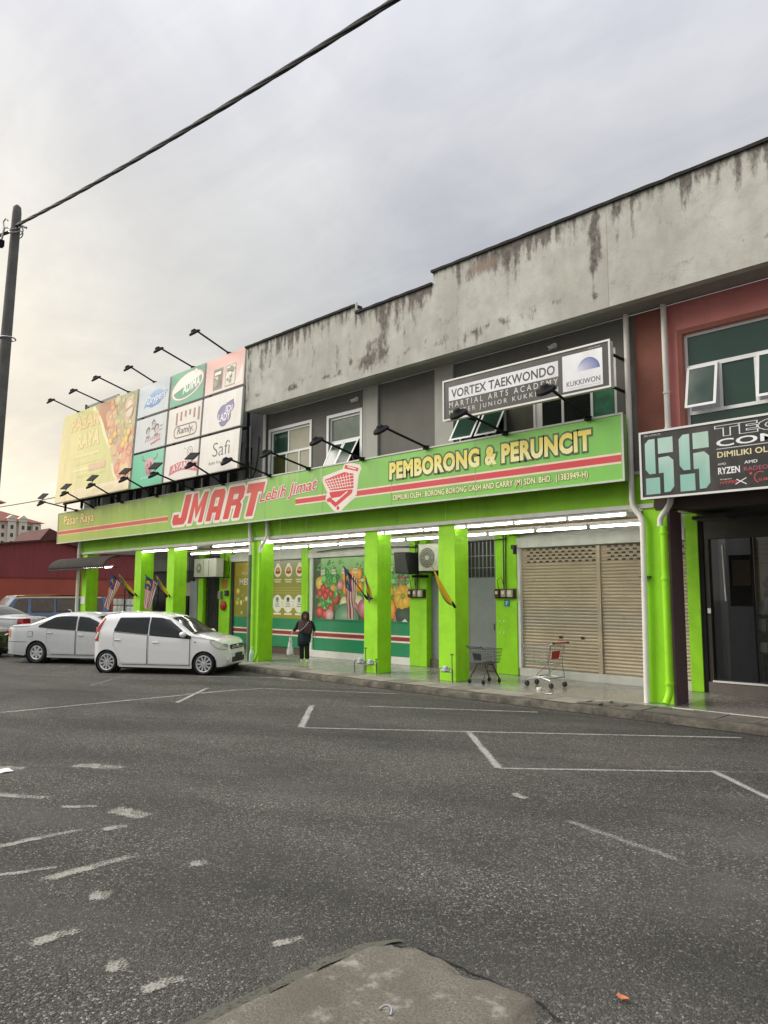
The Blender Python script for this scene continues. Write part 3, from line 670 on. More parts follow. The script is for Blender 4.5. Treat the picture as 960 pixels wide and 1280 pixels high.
def stain(x, z, zt):
    d = zt-z; k = 0
    n1_ = noise.noise((x*4.5, z*.5, 0)); n2_ = noise.noise((x*11, z*1.2, 7)); env = noise.noise((x*.55, 1, 2))
    k += max(0, (.62+.5*env)*exp(-d/.26)*(1+n2_*1.4))+.16*max(0, noise.noise((x*.9, z*1.1, 55))+.3)
    k += max(0, (n1_*.8+n2_*.6+env*.5-.08))*1.15*exp(-d/.7)
    # band of spots where water clings above the lower edge
    k += max(0, noise.noise((x*3.1, z*5, 11))+noise.noise((x*7, z*9, 12))*.6-.02)*1.1*exp(-((z-7.55)/.16)**2)
    k += max(0, noise.noise((x*2.2, z*2.2, 21))-.30)*.7; k += max(0, noise.noise((x*9, z*.9, 31))*.9+noise.noise((x*.7, z*.5, 41))*.7-.35)*.8
    for sx_, w_, z1_, z0_, s_ in STREAKS:
        if abs(x-sx_) < w_*2.2 and z0_-.1 < z < z1_+.1:
            dx = (x-sx_+.05*noise.noise((z*2.5, sx_, 0)))/w_; e = min(1, (z1_+.05-z)/.10, (z-z0_+.1)/.3)
            k += max(0, e)*s_*exp(-dx*dx*1.6)*(.62+.5*noise.noise((x*16, z*5, 4)))
    red = max(0, .9*exp(-((x+9.0)/.55)**2-((z-8.9)/.2)**2)+.5*exp(-((x+11.1)/.5)**2-((z-8.6)/.35)**2)+.35*exp(-((x+12.2)/.6)**2-((z-7.6)/.25)**2))
    return min(1, k), min(1, red)
def parapet(x0, x1, z1, par, step=.05):
    b = MB(); z0 = 7.23; nx = max(2, int((x1-x0)/step)); nz = int((z1-z0)/step); y = 12.22
    b.grid([[(x0+(x1-x0)*i/nx, y, z0+(z1-z0)*j/nz) for j in range(nz+1)] for i in range(nx+1)]); nf = len(b.f)
    b.face([(x0, y, z0), (x1, y, z0), (x1, 12.40, z0), (x0, 12.40, z0)]); b.face([(x0, y, z1), (x1, y, z1), (x1, 12.40, z1), (x0, 12.40, z1)])
    b.face([(x0, y, z0), (x0, 12.4, z0), (x0, 12.4, z1), (x0, y, z1)]); b.face([(x1, y, z0), (x1, 12.4, z0), (x1, 12.4, z1), (x1, y, z1)]); b.face([(x0, 12.4, z0), (x1, 12.4, z0), (x1, 12.4, z1), (x0, 12.4, z1)])
    o = b.build('parapet', stainm, par, fixn=False); me = o.data
    at = me.color_attributes.new('Stain', 'FLOAT_COLOR', 'POINT'); ng = (nx+1)*(nz+1); out = []
    off = ORG[o]
    for i, v in enumerate(me.vertices):
        if i < ng: k, r = stain(v.co.x+off.x, v.co.z+off.z, z1); out += [k, r, 0, 1]
        else: out += [0, 0, 0, 1]
    at.data.foreach_set('color', out); return o
def coping(x0, x1, z, par):
    P = []; x = x0; n = int((x1-x0)/.12)
    for i in range(n+1):
        x = x0+(x1-x0)*i/n; e = .012*noise.noise((x*3, 0, 0)); f = .012*noise.noise((x*4, 5, 0))
        P.append([(x, 12.43, z+.002), (x, 12.17+e, z+.002), (x, 12.165+e, z+.055+f), (x, 12.43, z+.06+f)])
    b = MB().grid(P); b.face(P[0]); b.face(P[-1]); return b.build('coping', capm, par)
parapet(-17.5, -12.95, 9.10, shop); coping(-17.53, -12.90, 9.10, shop)
parapet(-12.948, -10.41, 8.90, shop); coping(-12.898, -10.42, 8.90, shop)
parapet(-10.408, -6.205, 9.18, shop); coping(-10.43, -6.206, 9.18, shop)
MB().tube([(-12.86, 12.19, 9.17), (-12.86, 12.19, 8.99), (-12.84, 12.3, 8.97)], .03).build('overflow_pipe', dirtywhite, shop, smooth=True)

# windows
def pane(win, x0, x1, z0, z1, y, m=greenglass): return box('pane', (x0, x1, y, y+.012, z0, z1), m, win)
def rails(b, x0, x1, z0, z1, y0, y1, w):
    b.box(x0, x1, y0, y1, z0, z0+w); b.box(x0, x1, y0, y1, z1-w, z1); b.box(x0, x0+w, y0, y1, z0+w, z1-w); b.box(x1-w, x1, y0, y1, z0+w, z1-w)
def sash(win, x0, x1, z0, z1, y, deg, m=greenglass):
    """top-hung sash swung outwards"""
    w = .045; a = radians(deg); s = MB(); rails(s, x0, x1, z0, z1, y-.03, y, w)
    def R(p): d = z1-p[2]; return (p[0], y+(p[1]-y)*cos(a)-d*sin(a), z1-d*cos(a)+(p[1]-y)*sin(a))
    s.v = [R(p) for p in s.v]; o = s.build('sash', alu, win)
    g = MB().box(x0+w, x1-w, y-.022, y-.010, z0+w, z1-w); g.v = [R(p) for p in g.v]; g.build('pane', m, win); return o
def window(par, x0, x1, z0, z1, surround=.0, y=12.9):
    b = MB(); rails(b, x0, x1, z0, z1, y+.03, y+.10, .06)
    if surround: rails(b, x0-surround, x1+surround, z0-surround, z1+surround, y-.03, y-.002, surround)
    return b
b = window(shop, *W1, surround=.08); b.box(-17.10, -15.46, 12.94, 12.99, 5.97, 6.03); b.box(-16.52, -16.47, 12.94, 12.99, 4.96, 5.97); b.box(-15.95, -15.90, 12.94, 12.99, 4.96, 5.97); b.box(-16.42, -16.37, 12.94, 12.99, 6.03, 6.62)
w1 = b.build('window', alu, shop)
pane(w1, -17.10, -16.42, 6.03, 6.62, 12.96); pane(w1, -16.37, -15.46, 6.03, 6.62, 12.96, blindm); pane(w1, -17.10, -16.52, 4.96, 5.97, 12.96, mat('olive_glass', (.055, .06, .02), .1)); pane(w1, -16.47, -15.95, 4.96, 5.97, 12.96, blindm); pane(w1, -15.90, -15.46, 4.96, 5.97, 12.96, blindm)
b = window(shop, *W2, surround=.08); b.box(-14.56, -13.48, 12.94, 12.99, 5.97, 6.03); b.box(-14.06, -14.01, 12.94, 12.99, 4.96, 5.97)
w2 = b.build('window', alu, shop); pane(w2, -14.56, -13.48, 6.03, 6.60, 12.96, mat('pale_green_glass', (.13, .17, .13), .08, spec=.6)); pane(w2, -14.56, -14.06, 4.96, 5.97, 12.96); pane(w2, -14.01, -13.48, 4.96, 5.97, 12.96, darkglass)
sash(w2, -14.52, -14.05, 5.2, 5.97, 12.93, 26); sash(w2, -14.02, -13.50, 5.2, 5.97, 12.93, 30)
b = window(shop, *W3)
for x in (-9.55, -9.06, -8.32, -8.16, -7.66, -7.02): b.box(x, x+.05, 12.94, 12.99, 4.96, 6.66)
w3 = b.build('window', alu, shop)
pane(w3, -10.22, -9.06, 4.96, 6.66, 12.995, darkglass); pane(w3, -9.01, -8.32, 4.96, 6.66, 12.96, mat('dull_grey_glass', (.10, .10, .085), .15)); pane(w3, -8.27, -8.16, 4.96, 6.66, 12.96, white)
pane(w3, -8.11, -7.66, 4.96, 6.66, 12.96, darkglass); pane(w3, -7.61, -7.02, 4.96, 6.66, 12.96, darkglass); pane(w3, -6.97, -6.51, 4.96, 6.66, 12.96, curtain)
sash(w3, -10.24, -9.62, 5.28, 6.0, 12.93, 32); sash(w3, -9.55, -8.98, 5.28, 6.0, 12.93, 32)

# drainpipes
def pipe(name, pts, r, m, par, clamps=()):
    Q = [Vector(pts[0])]
    for i in range(1, len(pts)-1):
        p = Vector(pts[i]); a = (Vector(pts[i-1])-p); c = (Vector(pts[i+1])-p); l = min(.12, a.length*.4, c.length*.4)
        Q += [p+a.normalized()*l, p+(a.normalized()+c.normalized())*l*.22, p+c.normalized()*l]
    Q.append(Vector(pts[-1])); b = MB().tube(Q, r, 12)
    for z in clamps:
        for p, q in zip(pts, pts[1:]):
            lo, hi = min(p[2], q[2]), max(p[2], q[2])
            if lo < z < hi and abs(p[0]-q[0]) < .02: b.tube([(p[0], p[1], z-.02), (p[0], p[1], z+.02)], r*1.22, 12)
    return b.build(name, m, par, smooth=True)
pipe('drainpipe', [(-6.17, 12.80, 7.23), (-6.17, 12.80, 3.62), (-5.98, 12.80, 3.38), (-6.02, 12.80, .13)], .052, pvc, shop, (3.2, 2.4, 1.5, .9))
MB().box(-6.08, -5.9, 12.8, 12.9, 2.32, 2.35).build('pipe_bracket', darkgrey, shop)
pipe('drainpipe', [(-18.12, 12.82, 7.0), (-18.12, 12.82, 5.4), (-17.97, 12.80, 3.9), (-17.9, 12.79, 3.5), (-17.9, 12.79, 3.15)], .05, pvc, shop)
pipe('drainpipe', [(-17.9, 12.79, 3.15), (-17.9, 12.79, .13)], .052, greenpipe, shop, (2.4, 1.4))
pipe('drainpipe', [(-17.37, 12.82, 7.23), (-17.37, 12.82, 5.0), (-17.12, 12.80, 3.9), (-17.12, 12.80, 3.6), (-17.42, 12.80, 3.36), (-17.42, 12.80, 3.2)], .05, pvc, shop)
pipe('drainpipe', [(-17.42, 12.80, 3.2), (-17.46, 12.80, .35), (-17.56, 12.74, .15)], .05, lime, shop, (2.0, 1.0))
pipe('drainpipe', [(-29.48, 12.80, 4.2), (-29.48, 12.80, .13)], .06, pvc, shop, (3.6, 1.9))

# ---- shopfront in the recess
def shutter(x0, x1, z0, z1, y, name='roller_shutter', grille=True):
    prof = []; p = .073; n = int((z1-z0)/p)
    for k in range(n):
        z = z0+(z1-z0)*k/n; h = (z1-z0)/n
        prof += [(y+.022, z), (y+.002, z+h*.18), (y-.004, z+h*.5), (y+.004, z+h*.85), (y+.022, z+h*.97)]
    b = MB().grid([[(x0, a, z) for a, z in prof], [(x1, a, z) for a, z in prof]])
    o = b.build(name, shutm, shop, smooth='all')
    if grille:
        g = MB()
        for r in range(5):
            z = z1-.04-r*.073; x = x0+.16+(.08 if r % 2 else 0)
            while x < min(x1-.08, x0+1.9): g.box(x, x+.085, y-.010, y+.01, z-.020, z+.016); x += .17
        g.build('vent_slots', plastic, o)
    k = MB()
    for x in (x0+(x1-x0)*.5, x0+(x1-x0)*.78): k.box(x, x+.08, y-.02, y+.0, z0+.72, z0+.77)
    k.build('lock', plastic, o); return o
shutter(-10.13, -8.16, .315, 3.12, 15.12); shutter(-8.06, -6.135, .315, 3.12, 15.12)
S_('shutter_post', (-8.158, -8.062, 15.07, 15.16, .312, 3.118), shutm)
S_('shutter_jamb', (-10.20, -10.132, 15.03, 15.18, .312, 3.118), alu)
S_('shutter_box', (-10.19, -6.132, 14.98, 15.18, 3.122, 3.37), dirtywhite, .01)
S_('plinth', (-10.19, -6.132, 15.04, 15.3, .128, .31), dirtywhite)
for x0, x1 in ((-6.13, -5.88), (-10.82, -10.205), (-13.66, -13.05), (-18.25, -17.94), (-22.82, -22.17), (-24.21, -23.87)):
    S_('pilaster', (x0, x1, 15.0, 15.3, .128, 3.655), lime, .01)
S_('inner_wall', (-29.2, -5.6, 15.3, 15.5, .1, 3.655), wallmid)
S_('upper_inner_wall', (-22.16, -10.21, 15.18, 15.29, 3.39, 3.655), ceilm); S_('upper_inner_wall', (-10.2, -6.14, 15.18, 15.29, 3.375, 3.655), ceilm)
# two steel doors with grilles above
def steeldoor(x0, x1, z0, z1, grille_to):
    d = box('steel_door', (x0, x1, 15.18, 15.24, z0, z1), greydoor, shop)
    box('middle_rail', (x0+.03, x1-.03, 15.17, 15.178, (z0+z1)/2-.04, (z0+z1)/2+.0), greydoor, d)
    MB().tube([(x1-.12, 15.15, 1.15), (x1-.12, 15.15, 1.3)], .012).build('handle', darkgrey, d)
    box('fanlight', (x0, x1, 15.28, 15.297, z1+.02, grille_to), darkgrey, shop)
    g = MB(); n = int((x1-x0)/.11)
    for k in range(n+1): x = x0+(x1-x0)*k/n; g.box(x-.008, x+.008, 15.20, 15.216, z1+.01, grille_to)
    for z in (z1+.25, z1+.55): g.box(x0, x1, 15.19, 15.198, z-.008, z+.008)
    g.build('window_grille', steel, shop)
steeldoor(-13.03, -12.05, .32, 2.50, 3.36); steeldoor(-11.83, -10.86, .32, 2.44, 3.36)
S_('wall_pier', (-12.03, -11.85, 15.1, 15.29, .128, 3.4), greydoor)
S_('door_step', (-13.04, -10.83, 15.12, 15.29, .128, .315), concrete)
# vegetable panel (fixed shopfront graphics: flat print on boards)
def front_board(x0, x1, name, label):
    t = thing('shopfront_panel', ((x0+x1)/2, 15.1, .3), label, 'shopfront panel')
    box('board', (x0, x1, 15.11, 15.15, .34, 3.12), alu, t)
    q = Print(15.108); q.rect(x0, x1, .34, 1.25, '#118a5c'); q.rect(x0, x1, .70, .90, '#f1ead8', 1); q.rect(x0, x1, .745, .855, '#9c2b33', 2)
    q.build('green_band', t); return t
vp = front_board(-17.78, -13.70, 'veg', 'shopfront panel printed with a heap of vegetables over a green band')
q = Print(15.108); q.rect(-17.78, -13.70, 1.25, 3.12, '#5d9a4c', 0, ['#3f7c46', '#6f9a48', '#a8cf85', '#9cc58a']); q.rect(-17.78, -17.45, 1.25, 3.12, '#4a5a3e', 1)
rnd = random.Random(5)
def leafy(x, z, r, n=26):
    for k in range(n):
        a = rnd.uniform(0, 2*pi); d = r*sqrt(rnd.random())
        g = rnd.choice(('#2f8f3e', '#3ca552', '#6cc46a', '#1d6d34', '#8fd37c', '#257a45'))
        q.disc(x+d*cos(a), z+d*sin(a)*.9, r*rnd.uniform(.14, .3), g, 4+k % 5, rnd.choice(('#9be08a', '#5fb85b')), 9, rnd.uniform(.5, 1), 0, 0, rnd.uniform(0, 3), .5, k)
def fruit(x, z, r, c, c2, ly=6, sx=1, n=20, wob=.12): q.disc(x, z, r*1.04, '#20301c', ly, None, n, sx, 0, 0, 0, wob, x); q.disc(x, z, r, c, ly+1, c2, n, sx, -.35, .45, 0, wob, x)
for k in range(46): leafy(-17.6+3.8*rnd.random(), 1.5+1.45*rnd.random(), .16+.12*rnd.random(), 9)
for k in range(60):
    c, c2 = rnd.choice((('#b01f26', '#f07a6a'), ('#c8667d', '#f6c6cd'), ('#d9cf9a', '#f6f2d4'), ('#e07c17', '#ffbf62'), ('#7a9a3c', '#c6dc82'), ('#8f2b3a', '#d9808c'), ('#5f8f4a', '#a9cf86'), ('#d8b13a', '#f6e08a')))
    fruit(-17.5+3.7*rnd.random(), 1.35+1.05*rnd.random(), .09+.12*rnd.random(), c, c2, 6)
leafy(-14.9, 2.95, .32); leafy(-17.0, 2.5, .36); leafy(-16.85, 2.2, .3); leafy(-14.5, 2.55, .32); leafy(-17.2, 1.75, .3); leafy(-15.0, 2.2, .25); leafy(-13.95, 2.45, .25); leafy(-13.9, 2.8, .15, 12)
for x, z, r in ((-16.2, 2.55, .26), (-15.85, 2.62, .24), (-16.15, 2.2, .27), (-15.8, 2.25, .22), (-14.75, 2.35, .22), (-14.55, 2.1, .2)):
    for k in (-1, 0, 1): fruit(x+k*r*.55, z, r*.72, '#e88c1c', '#ffc860', 9, .7)
    q.disc(x, z+r*.62, r*.2, '#3d7a2c', 12, '#7fb552')
for x, z, r in ((-17.3, 2.2, .13), (-17.1, 2.12, .12), (-17.45, 2.05, .13), (-17.2, 1.98, .13), (-16.95, 2.02, .12), (-17.45, 1.5, .16), (-17.2, 1.42, .16), (-16.95, 1.58, .14)): fruit(x, z, r, '#b01f26', '#f07a6a', 9)
for x, z, r, a, c in ((-16.0, 1.95, .22, '#d9cf9a', '#f6f2d4'), (-16.35, 1.75, .2, '#dccb8b', '#fbf4cf'), (-15.75, 1.75, .24, '#d6d39b', '#f4f4da'), (-16.0, 1.58, .27, '#c8667d', '#f6c6cd'), (-15.5, 1.62, .28, '#b9556f', '#f2b5bf'), (-15.1, 1.75, .27, '#d08391', '#f7d6d4'),
                      (-14.85, 1.5, .3, '#cf7386', '#f3bcc4'), (-15.3, 1.4, .22, '#c06078', '#eeaab8'), (-17.0, 1.4, .18, '#c98f93', '#f2d0cc')): fruit(x, z, r, a, c, 11)
for x in (-14.62, -14.5, -14.38): fruit(x, 1.6, .27, '#e07c17', '#ffbf62', 12, .45)
fruit(-16.25, 1.32, .42, '#5f8f74', '#9cc7a2', 14, 1.25, 26, .05)
for a in range(7): q.disc(-13.98+.17*cos(a*.9), 1.95+.17*sin(a*.9), .17, '#e0a21c', 15, '#f8d560')
q.disc(-13.98, 1.97, .08, '#7c8b3a', 17, '#b7b766'); fruit(-13.95, 1.45, .26, '#2a3a30', '#4d6153', 13, 1.2); q.poly([(-14.05, 1.26), (-13.78, 1.26), (-13.9, 1.36)], '#dfe6df', 16)
for k in range(8): q.rect(-17.4+.48*k, -17.22+.48*k, 2.62+.008*k, 2.76+.008*k, '#e9e6d0', 22); q.text('RM', -17.38+.48*k, -17.24+.48*k, 2.65+.008*k, 2.73+.008*k, '#a04a3a', 23)
q.poly([(-17.78, 1.25), (-13.7, 1.25), (-13.7, 1.275), (-17.78, 1.275)], '#118a5c', 24)
# keep fruit inside the board
q.v = [(min(max(x, -17.78), -13.70), y, min(max(z, 1.25), 3.12)) for x, y, z in q.v]; q.build('print', vp)
box('panel_frame', (-17.93, -17.79, 15.06, 15.2, .30, 3.13), white, vp)
S_('panel_box', (-17.93, -13.67, 15.0, 15.18, 3.14, 3.385), dirtywhite); S_('plinth', (-17.93, -13.67, 15.03, 15.29, .128, .325), white)
# promotional panel behind the pedestrian
mp = front_board(-22.05, -18.26, 'menu', 'olive yellow shopfront panel with rows of white circles and numbers')
q = Print(15.108); q.rect(-22.05, -18.26, 1.25, 3.12, '#a39a2a', 0, ['#8b8a22', '#a3992c', '#9c9a55', '#b49f3a'])
q.rect(-20.4, -18.26, 2.7, 3.12, '#9aa07c', 1, ['#9d983e', '#8f9440', '#a9a993', '#a8ab98'])
for k in range(4):
    x = -20.15+.56*k
    q.disc(x, 2.77, .19, '#f0ecd6', 2, None, 20, 1); q.disc(x, 2.93, .10, '#f0ecd6', 2); q.disc(x, 2.78, .12, '#c46b4a', 4, '#e6b56a', 14); q.rect(x-.13, x+.13, 2.70, 2.76, '#8e3038', 5)
    for j in range(2): q.rect(x-.2+.04*j, x+.2-.04*j, 2.47-.07*j, 2.51-.07*j, '#e4dfb6', 2)
    q.disc(x, 1.72, .285, '#f2efdf', 2, None, 24, .9)
    for j in range(3): q.rect(x-.12+.02*j, x+.12-.02*j, 1.62+.07*j, 1.65+.07*j, '#9a9a92', 3)
    q.disc(x, 1.86, .07, ('#b04848', '#5a7ab0', '#444444', '#777777')[k], 3); q.rect(x-.2, x+.2, 1.36, 1.42, '#eee9c8', 2)
for k, t in enumerate('123'): q.text(t, -19.96+.56*k, -19.80+.56*k, 1.58, 1.86, '#f4f1e2', 4, .03)
for k in range(3): q.rect(-20.2, -18.4, 2.05+.08*k, 2.07+.08*k, '#c1b65c', 2)
q.text('MENU', -21.74, -20.85, 2.33, 2.56, '#f3efdc', 3, .02); q.text('PILIHAN', -21.6, -20.9, 2.68, 2.8, '#e9e2b8', 3)
for k in range(14): q.disc(-21.9+rnd.random()*1.2, 1.35+rnd.random()*.8, .03+.08*rnd.random(), rnd.choice(('#d9b833', '#f2e7a0', '#7d8a1f')), 3+k % 3, '#f4e9a0', 10)
q.build('print', mp)
S_('panel_box', (-22.16, -18.255, 15.0, 15.18, 3.14, 3.385), dirtywhite); S_('plinth', (-22.16, -18.255, 15.06, 15.29, .128, .325), mat('brown_plinth', (.11, .075, .06), .8))
box('panel_frame', (-22.165, -22.055, 15.04, 15.2, .33, 3.13), darkgrey, mp)

# grille gate, shelves and goods at the far end
g = MB()
for k in range(9): x = -23.80+.12*k; g.box(x-.012, x+.012, 15.1, 15.124, .3, 2.62)
for k in range(9): z = .4+.27*k; g.box(-23.86, -22.83, 15.126, 15.14, z-.012, z+.012)
for k in range(8): x = -25.0+.3*k; g.box(x-.01, x+.01, 15.08, 15.1, 2.65, 3.4)
gate = g.build('grille_gate', darkgrey, shop)
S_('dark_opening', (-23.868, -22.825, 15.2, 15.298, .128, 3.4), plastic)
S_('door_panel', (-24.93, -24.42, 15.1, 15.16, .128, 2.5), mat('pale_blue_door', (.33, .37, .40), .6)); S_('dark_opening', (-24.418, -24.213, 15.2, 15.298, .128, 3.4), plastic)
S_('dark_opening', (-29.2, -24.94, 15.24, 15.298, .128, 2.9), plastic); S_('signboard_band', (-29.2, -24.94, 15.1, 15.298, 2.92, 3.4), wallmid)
gm = MB()
for k in range(12): gm.box(-26.6+.12*k, -26.585+.12*k, 15.2, 15.212, .2, 2.88)
gm.build('window_grille', steel, shop)
sh = thing('goods_rack', (-28, 14.4, .126), 'dark metal rack behind the parked cars stacked with white sacks', 'rack')
b = MB()
for x in (-29.1, -27.9, -26.75):
    for y in (14.0, 14.8): b.box(x-.02, x+.02, y-.02, y+.02, .126, 2.35)
for z in (.3, .95, 1.95): b.box(-29.12, -26.73, 13.98, 14.82, z, z+.03)
b.build('shelf', darkgrey, sh)
sackm = mat('white_sack', (.62, .64, .64), .6, var=.12, scale=6, bump=.4, bscale=12)
pr = None
for i in range(6):
    for j in range(3):
        x = -28.95+.37*i; z = .985+.29*j
        lab = 'white packed sack on the rack under the awning, %s row, %s of six' % (('bottom', 'middle', 'top')[j], ('first', 'second', 'third', 'fourth', 'fifth', 'sixth')[i])
        if pr is None:
            o = MB().box(x, x+.35, 14.03, 14.6, z, z+.27).build('sack', sackm, bevel=.06); pr = o
        else: o = pr.copy(); COL.objects.link(o); o.location = (x+.175, 14.315, z)
        tag(o, lab, 'sack', 'white sacks stacked on the rack')
box_o = MB().box(-25.6, -25.15, 14.6, 15.0, .13, 1.95).build('drinks_stand', mat('orange_stand', (.60, .27, .05), .6), bevel=.02); tag(box_o, 'orange and yellow display stand inside the shop beyond the second flag', 'display stand')
fb = MB().box(-26.1, -24.95, 15.16, 15.22, 1.95, 2.45).build('notice_board', mat('cream_board', (.55, .5, .40), .7)); tag(fb, 'cream notice board on the shop wall behind the flags', 'notice board')
MB().box(-29.36, -28.97, 12.885, 12.898, 1.62, 1.92).build('notice', white, shop)

# ================================================================== MAIN GREEN SIGN
ms = thing('shop_sign', (-18.5, 12.5, 4.07), 'very long green shop sign reading JMART with red stripes', 'shop sign')
MB().box(-30.92, -6.16, 12.5, 12.66, 4.07, 5.29).build('panel', mat('sign_case', (.22, .42, .12), .6), ms)
panel_frame('frame', -30.94, -6.14, 4.05, 5.31, 12.5, .035, dirtywhite, ms, .02)
b = MB()
for k in range(13): b.box(-30.2+1.95*k, -30.16+1.95*k, 12.66, 12.9, 4.3, 4.34)
b.build('bracket', darkgrey, ms)
q = Print(12.496); rnd = random.Random(3)
stops = [(-30.92, '#b4bd5a'), (-27, '#a9c052'), (-22, '#95c04e'), (-17.5, '#8fc45c'), (-13, '#82c353'), (-6.16, '#7cc752')]
for a, c in zip(stops, stops[1:]):
    q.rect(a[0], c[0], 4.085, 5.275, a[1], 0, [a[1], c[1], c[1], a[1]])
for _ in range(34):
    x = rnd.uniform(-28.5, -14); wd = rnd.uniform(.05, .22); q.poly([(x, 4.9+.2*rnd.random()), (x+wd, 4.9+.2*rnd.random()), (x+wd, 5.27), (x, 5.27)], '#b2c468' if x < -20 else '#9bc970', 1, None)
for x in (-28.6, -26.2, -23.7, -21.9, -19.3, -16.85, -14.4, -11.95, -9.5): q.rect(x, x+.012, 4.085, 5.275, '#6f9c45', 2)
q.build('face', ms)
for x0, x1, zc in ((-30.88, -22.12, 4.485), (-15.5, -6.2, 4.475)):
    q = Print(12.496)
    q.rect(x0, x1, zc-.10, zc+.10, '#e9c9a0' if x0 < -20 else '#f0dcc4', 2); q.rect(x0, x1, zc-.062, zc+.062, '#cf5a4a' if x0 < -20 else '#d43b45', 3)
    q.build('stripe', ms)
q = Print(12.496)
q.text('Pasar Raya', -30.36, -27.62, 4.66, 5.15, '#f6e692', 5, .02, outlines=((.03, '#a8642c'),)); q.build('lettering', ms); q = Print(12.496)
GL = {
 'J': ([[(.58, 1), (.58, .14), (.88, 0), (1, .14), (1, 1)], [(.0, .12), (.12, 0), (.88, 0), (.58, .24), (.0, .24)], [(0, .24), (.40, .24), (.40, .36), (0, .36)]]),
 'M': ([[(0, 0), (.27, 0), (.27, 1), (0, 1)], [(.73, 0), (1, 0), (1, 1), (.73, 1)], [(.27, 1), (.27, .55), (.5, .12), (.5, .52)], [(.5, .52), (.5, .12), (.73, .55), (.73, 1)]]),
 'A': ([[(0, 0), (.36, 0), (.36, 1), (.14, 1), (0, .86)], [(.64, 0), (1, 0), (1, .86), (.86, 1), (.64, 1)], [(.36, .74), (.64, .74), (.64, 1), (.36, 1)], [(.36, .26), (.64, .26), (.64, .46), (.36, .46)]]),
 'R': ([[(0, 0), (.36, 0), (.36, 1), (0, 1)], [(.36, .76), (.66, .76), (.66, 1), (.36, 1)], [(.66, .5), (.86, .5), (1, .62), (1, .88), (.86, 1), (.66, 1)], [(.36, .40), (.66, .40), (.66, .60), (.36, .60)], [(.64, 0), (1, 0), (1, .40), (.86, .5), (.66, .5)]]),
 'T': ([[(0, .72), (1, .72), (1, 1), (0, 1)], [(.30, 0), (.70, 0), (.70, .72), (.30, .72)]])}
for ch, x0, x1 in (('J', -21.80, -20.95), ('M', -20.82, -19.98), ('A', -19.77, -19.02), ('R', -18.84, -18.02), ('T', -17.92, -17.10)):
    def T(p, x0=x0, x1=x1): return (x0+(x1-x0)*p[0]+.36*p[1]-.08, 4.235+.93*p[1])
    for pg in GL[ch]:
        P = [T(p) for p in pg]
        q.line(P+[P[0]], .17, '#efe6da', 5)
        for p in P: q.disc(p[0], p[1], .085, '#efe6da', 6, None, 12)
        zc = lambda z: (z-4.235)/.93
        cc = ['#d83a33' if zc(z) < .5 else '#df5a4c' for x, z in P]; q.poly(P, '#d8413a', 8, cc)
q.build('lettering', ms); q = Print(12.495)
q.text('Lebih Jimat', -17.10, -14.6, 4.56, 4.98, '#d24545', 9, .012, .35, .055, outlines=((.045, '#f3e9dd'),))
q.build('lettering', ms); q = Print(12.495)
q.text('PEMBORONG & PERUNCIT', -12.01, -6.78, 4.69, 5.10, '#f4e77e', 8, .05, outlines=((.075, '#47603a'),), cfn=lambda x, z: '#f7efac' if z < 4.86 else '#efdd63')
q.build('lettering', ms); q = Print(12.495)
q.text('DIMILIKI OLEH : BORONG BORONG CASH AND CARRY (M) SDN. BHD.  (1383949-H)', -11.88, -6.87, 4.155, 4.325, '#f3ecb8', 6, .03, outlines=((.05, '#4f7a2c'),))
q.build('lettering', ms)
# trolley logo
q = Print(12.496)
sil = [(-14.40, 4.98), (-13.60, 5.10), (-13.52, 5.27), (-13.0, 5.12), (-13.10, 4.93), (-13.18, 4.44), (-13.62, 4.20), (-13.72, 4.11), (-13.90, 4.13), (-14.24, 4.42), (-14.16, 4.60)]
q.line(sil+[sil[0]], .10, '#f2e6da', 3); q.poly(sil, '#f2e6da', 4)
q.poly([(-14.33, 4.94), (-13.58, 5.06), (-13.24, 4.98), (-13.24, 4.62), (-14.10, 4.64)], '#d8333c', 5)
for k in range(9): t = k/9+.05; q.line([(-14.30+.95*t, 4.93+.10*t), (-14.08+.78*t, 4.66)], .022, '#f2e6da', 6)
for k in range(4): t = .15+k*.23; q.line([(-14.33+.23*t, 4.94-.3*t), (-13.24, 5.0-.36*t)], .018, '#f2e6da', 6)
q.poly([(-13.55, 5.24), (-13.06, 5.10), (-13.09, 5.02), (-13.58, 5.15)], '#d8333c', 5); q.line([(-13.46, 5.18), (-13.16, 5.09)], .03, '#f2e6da', 6)
q.poly([(-14.14, 4.60), (-13.30, 4.60), (-13.46, 4.46), (-14.06, 4.44)], '#d8333c', 6)
q.poly([(-14.2, 4.42), (-13.9, 4.2), (-13.3, 4.5), (-13.26, 4.58), (-13.32, 4.60), (-13.88, 4.32), (-14.12, 4.48)], '#d8333c', 7)
q.line([(-13.85, 4.36), (-13.45, 4.56)], .035, '#f2e6da', 8)
for x, z in ((-13.8, 4.17), (-14.17, 4.40)): q.disc(x, z, .05, '#d8333c', 9)
q.build('logo', ms)

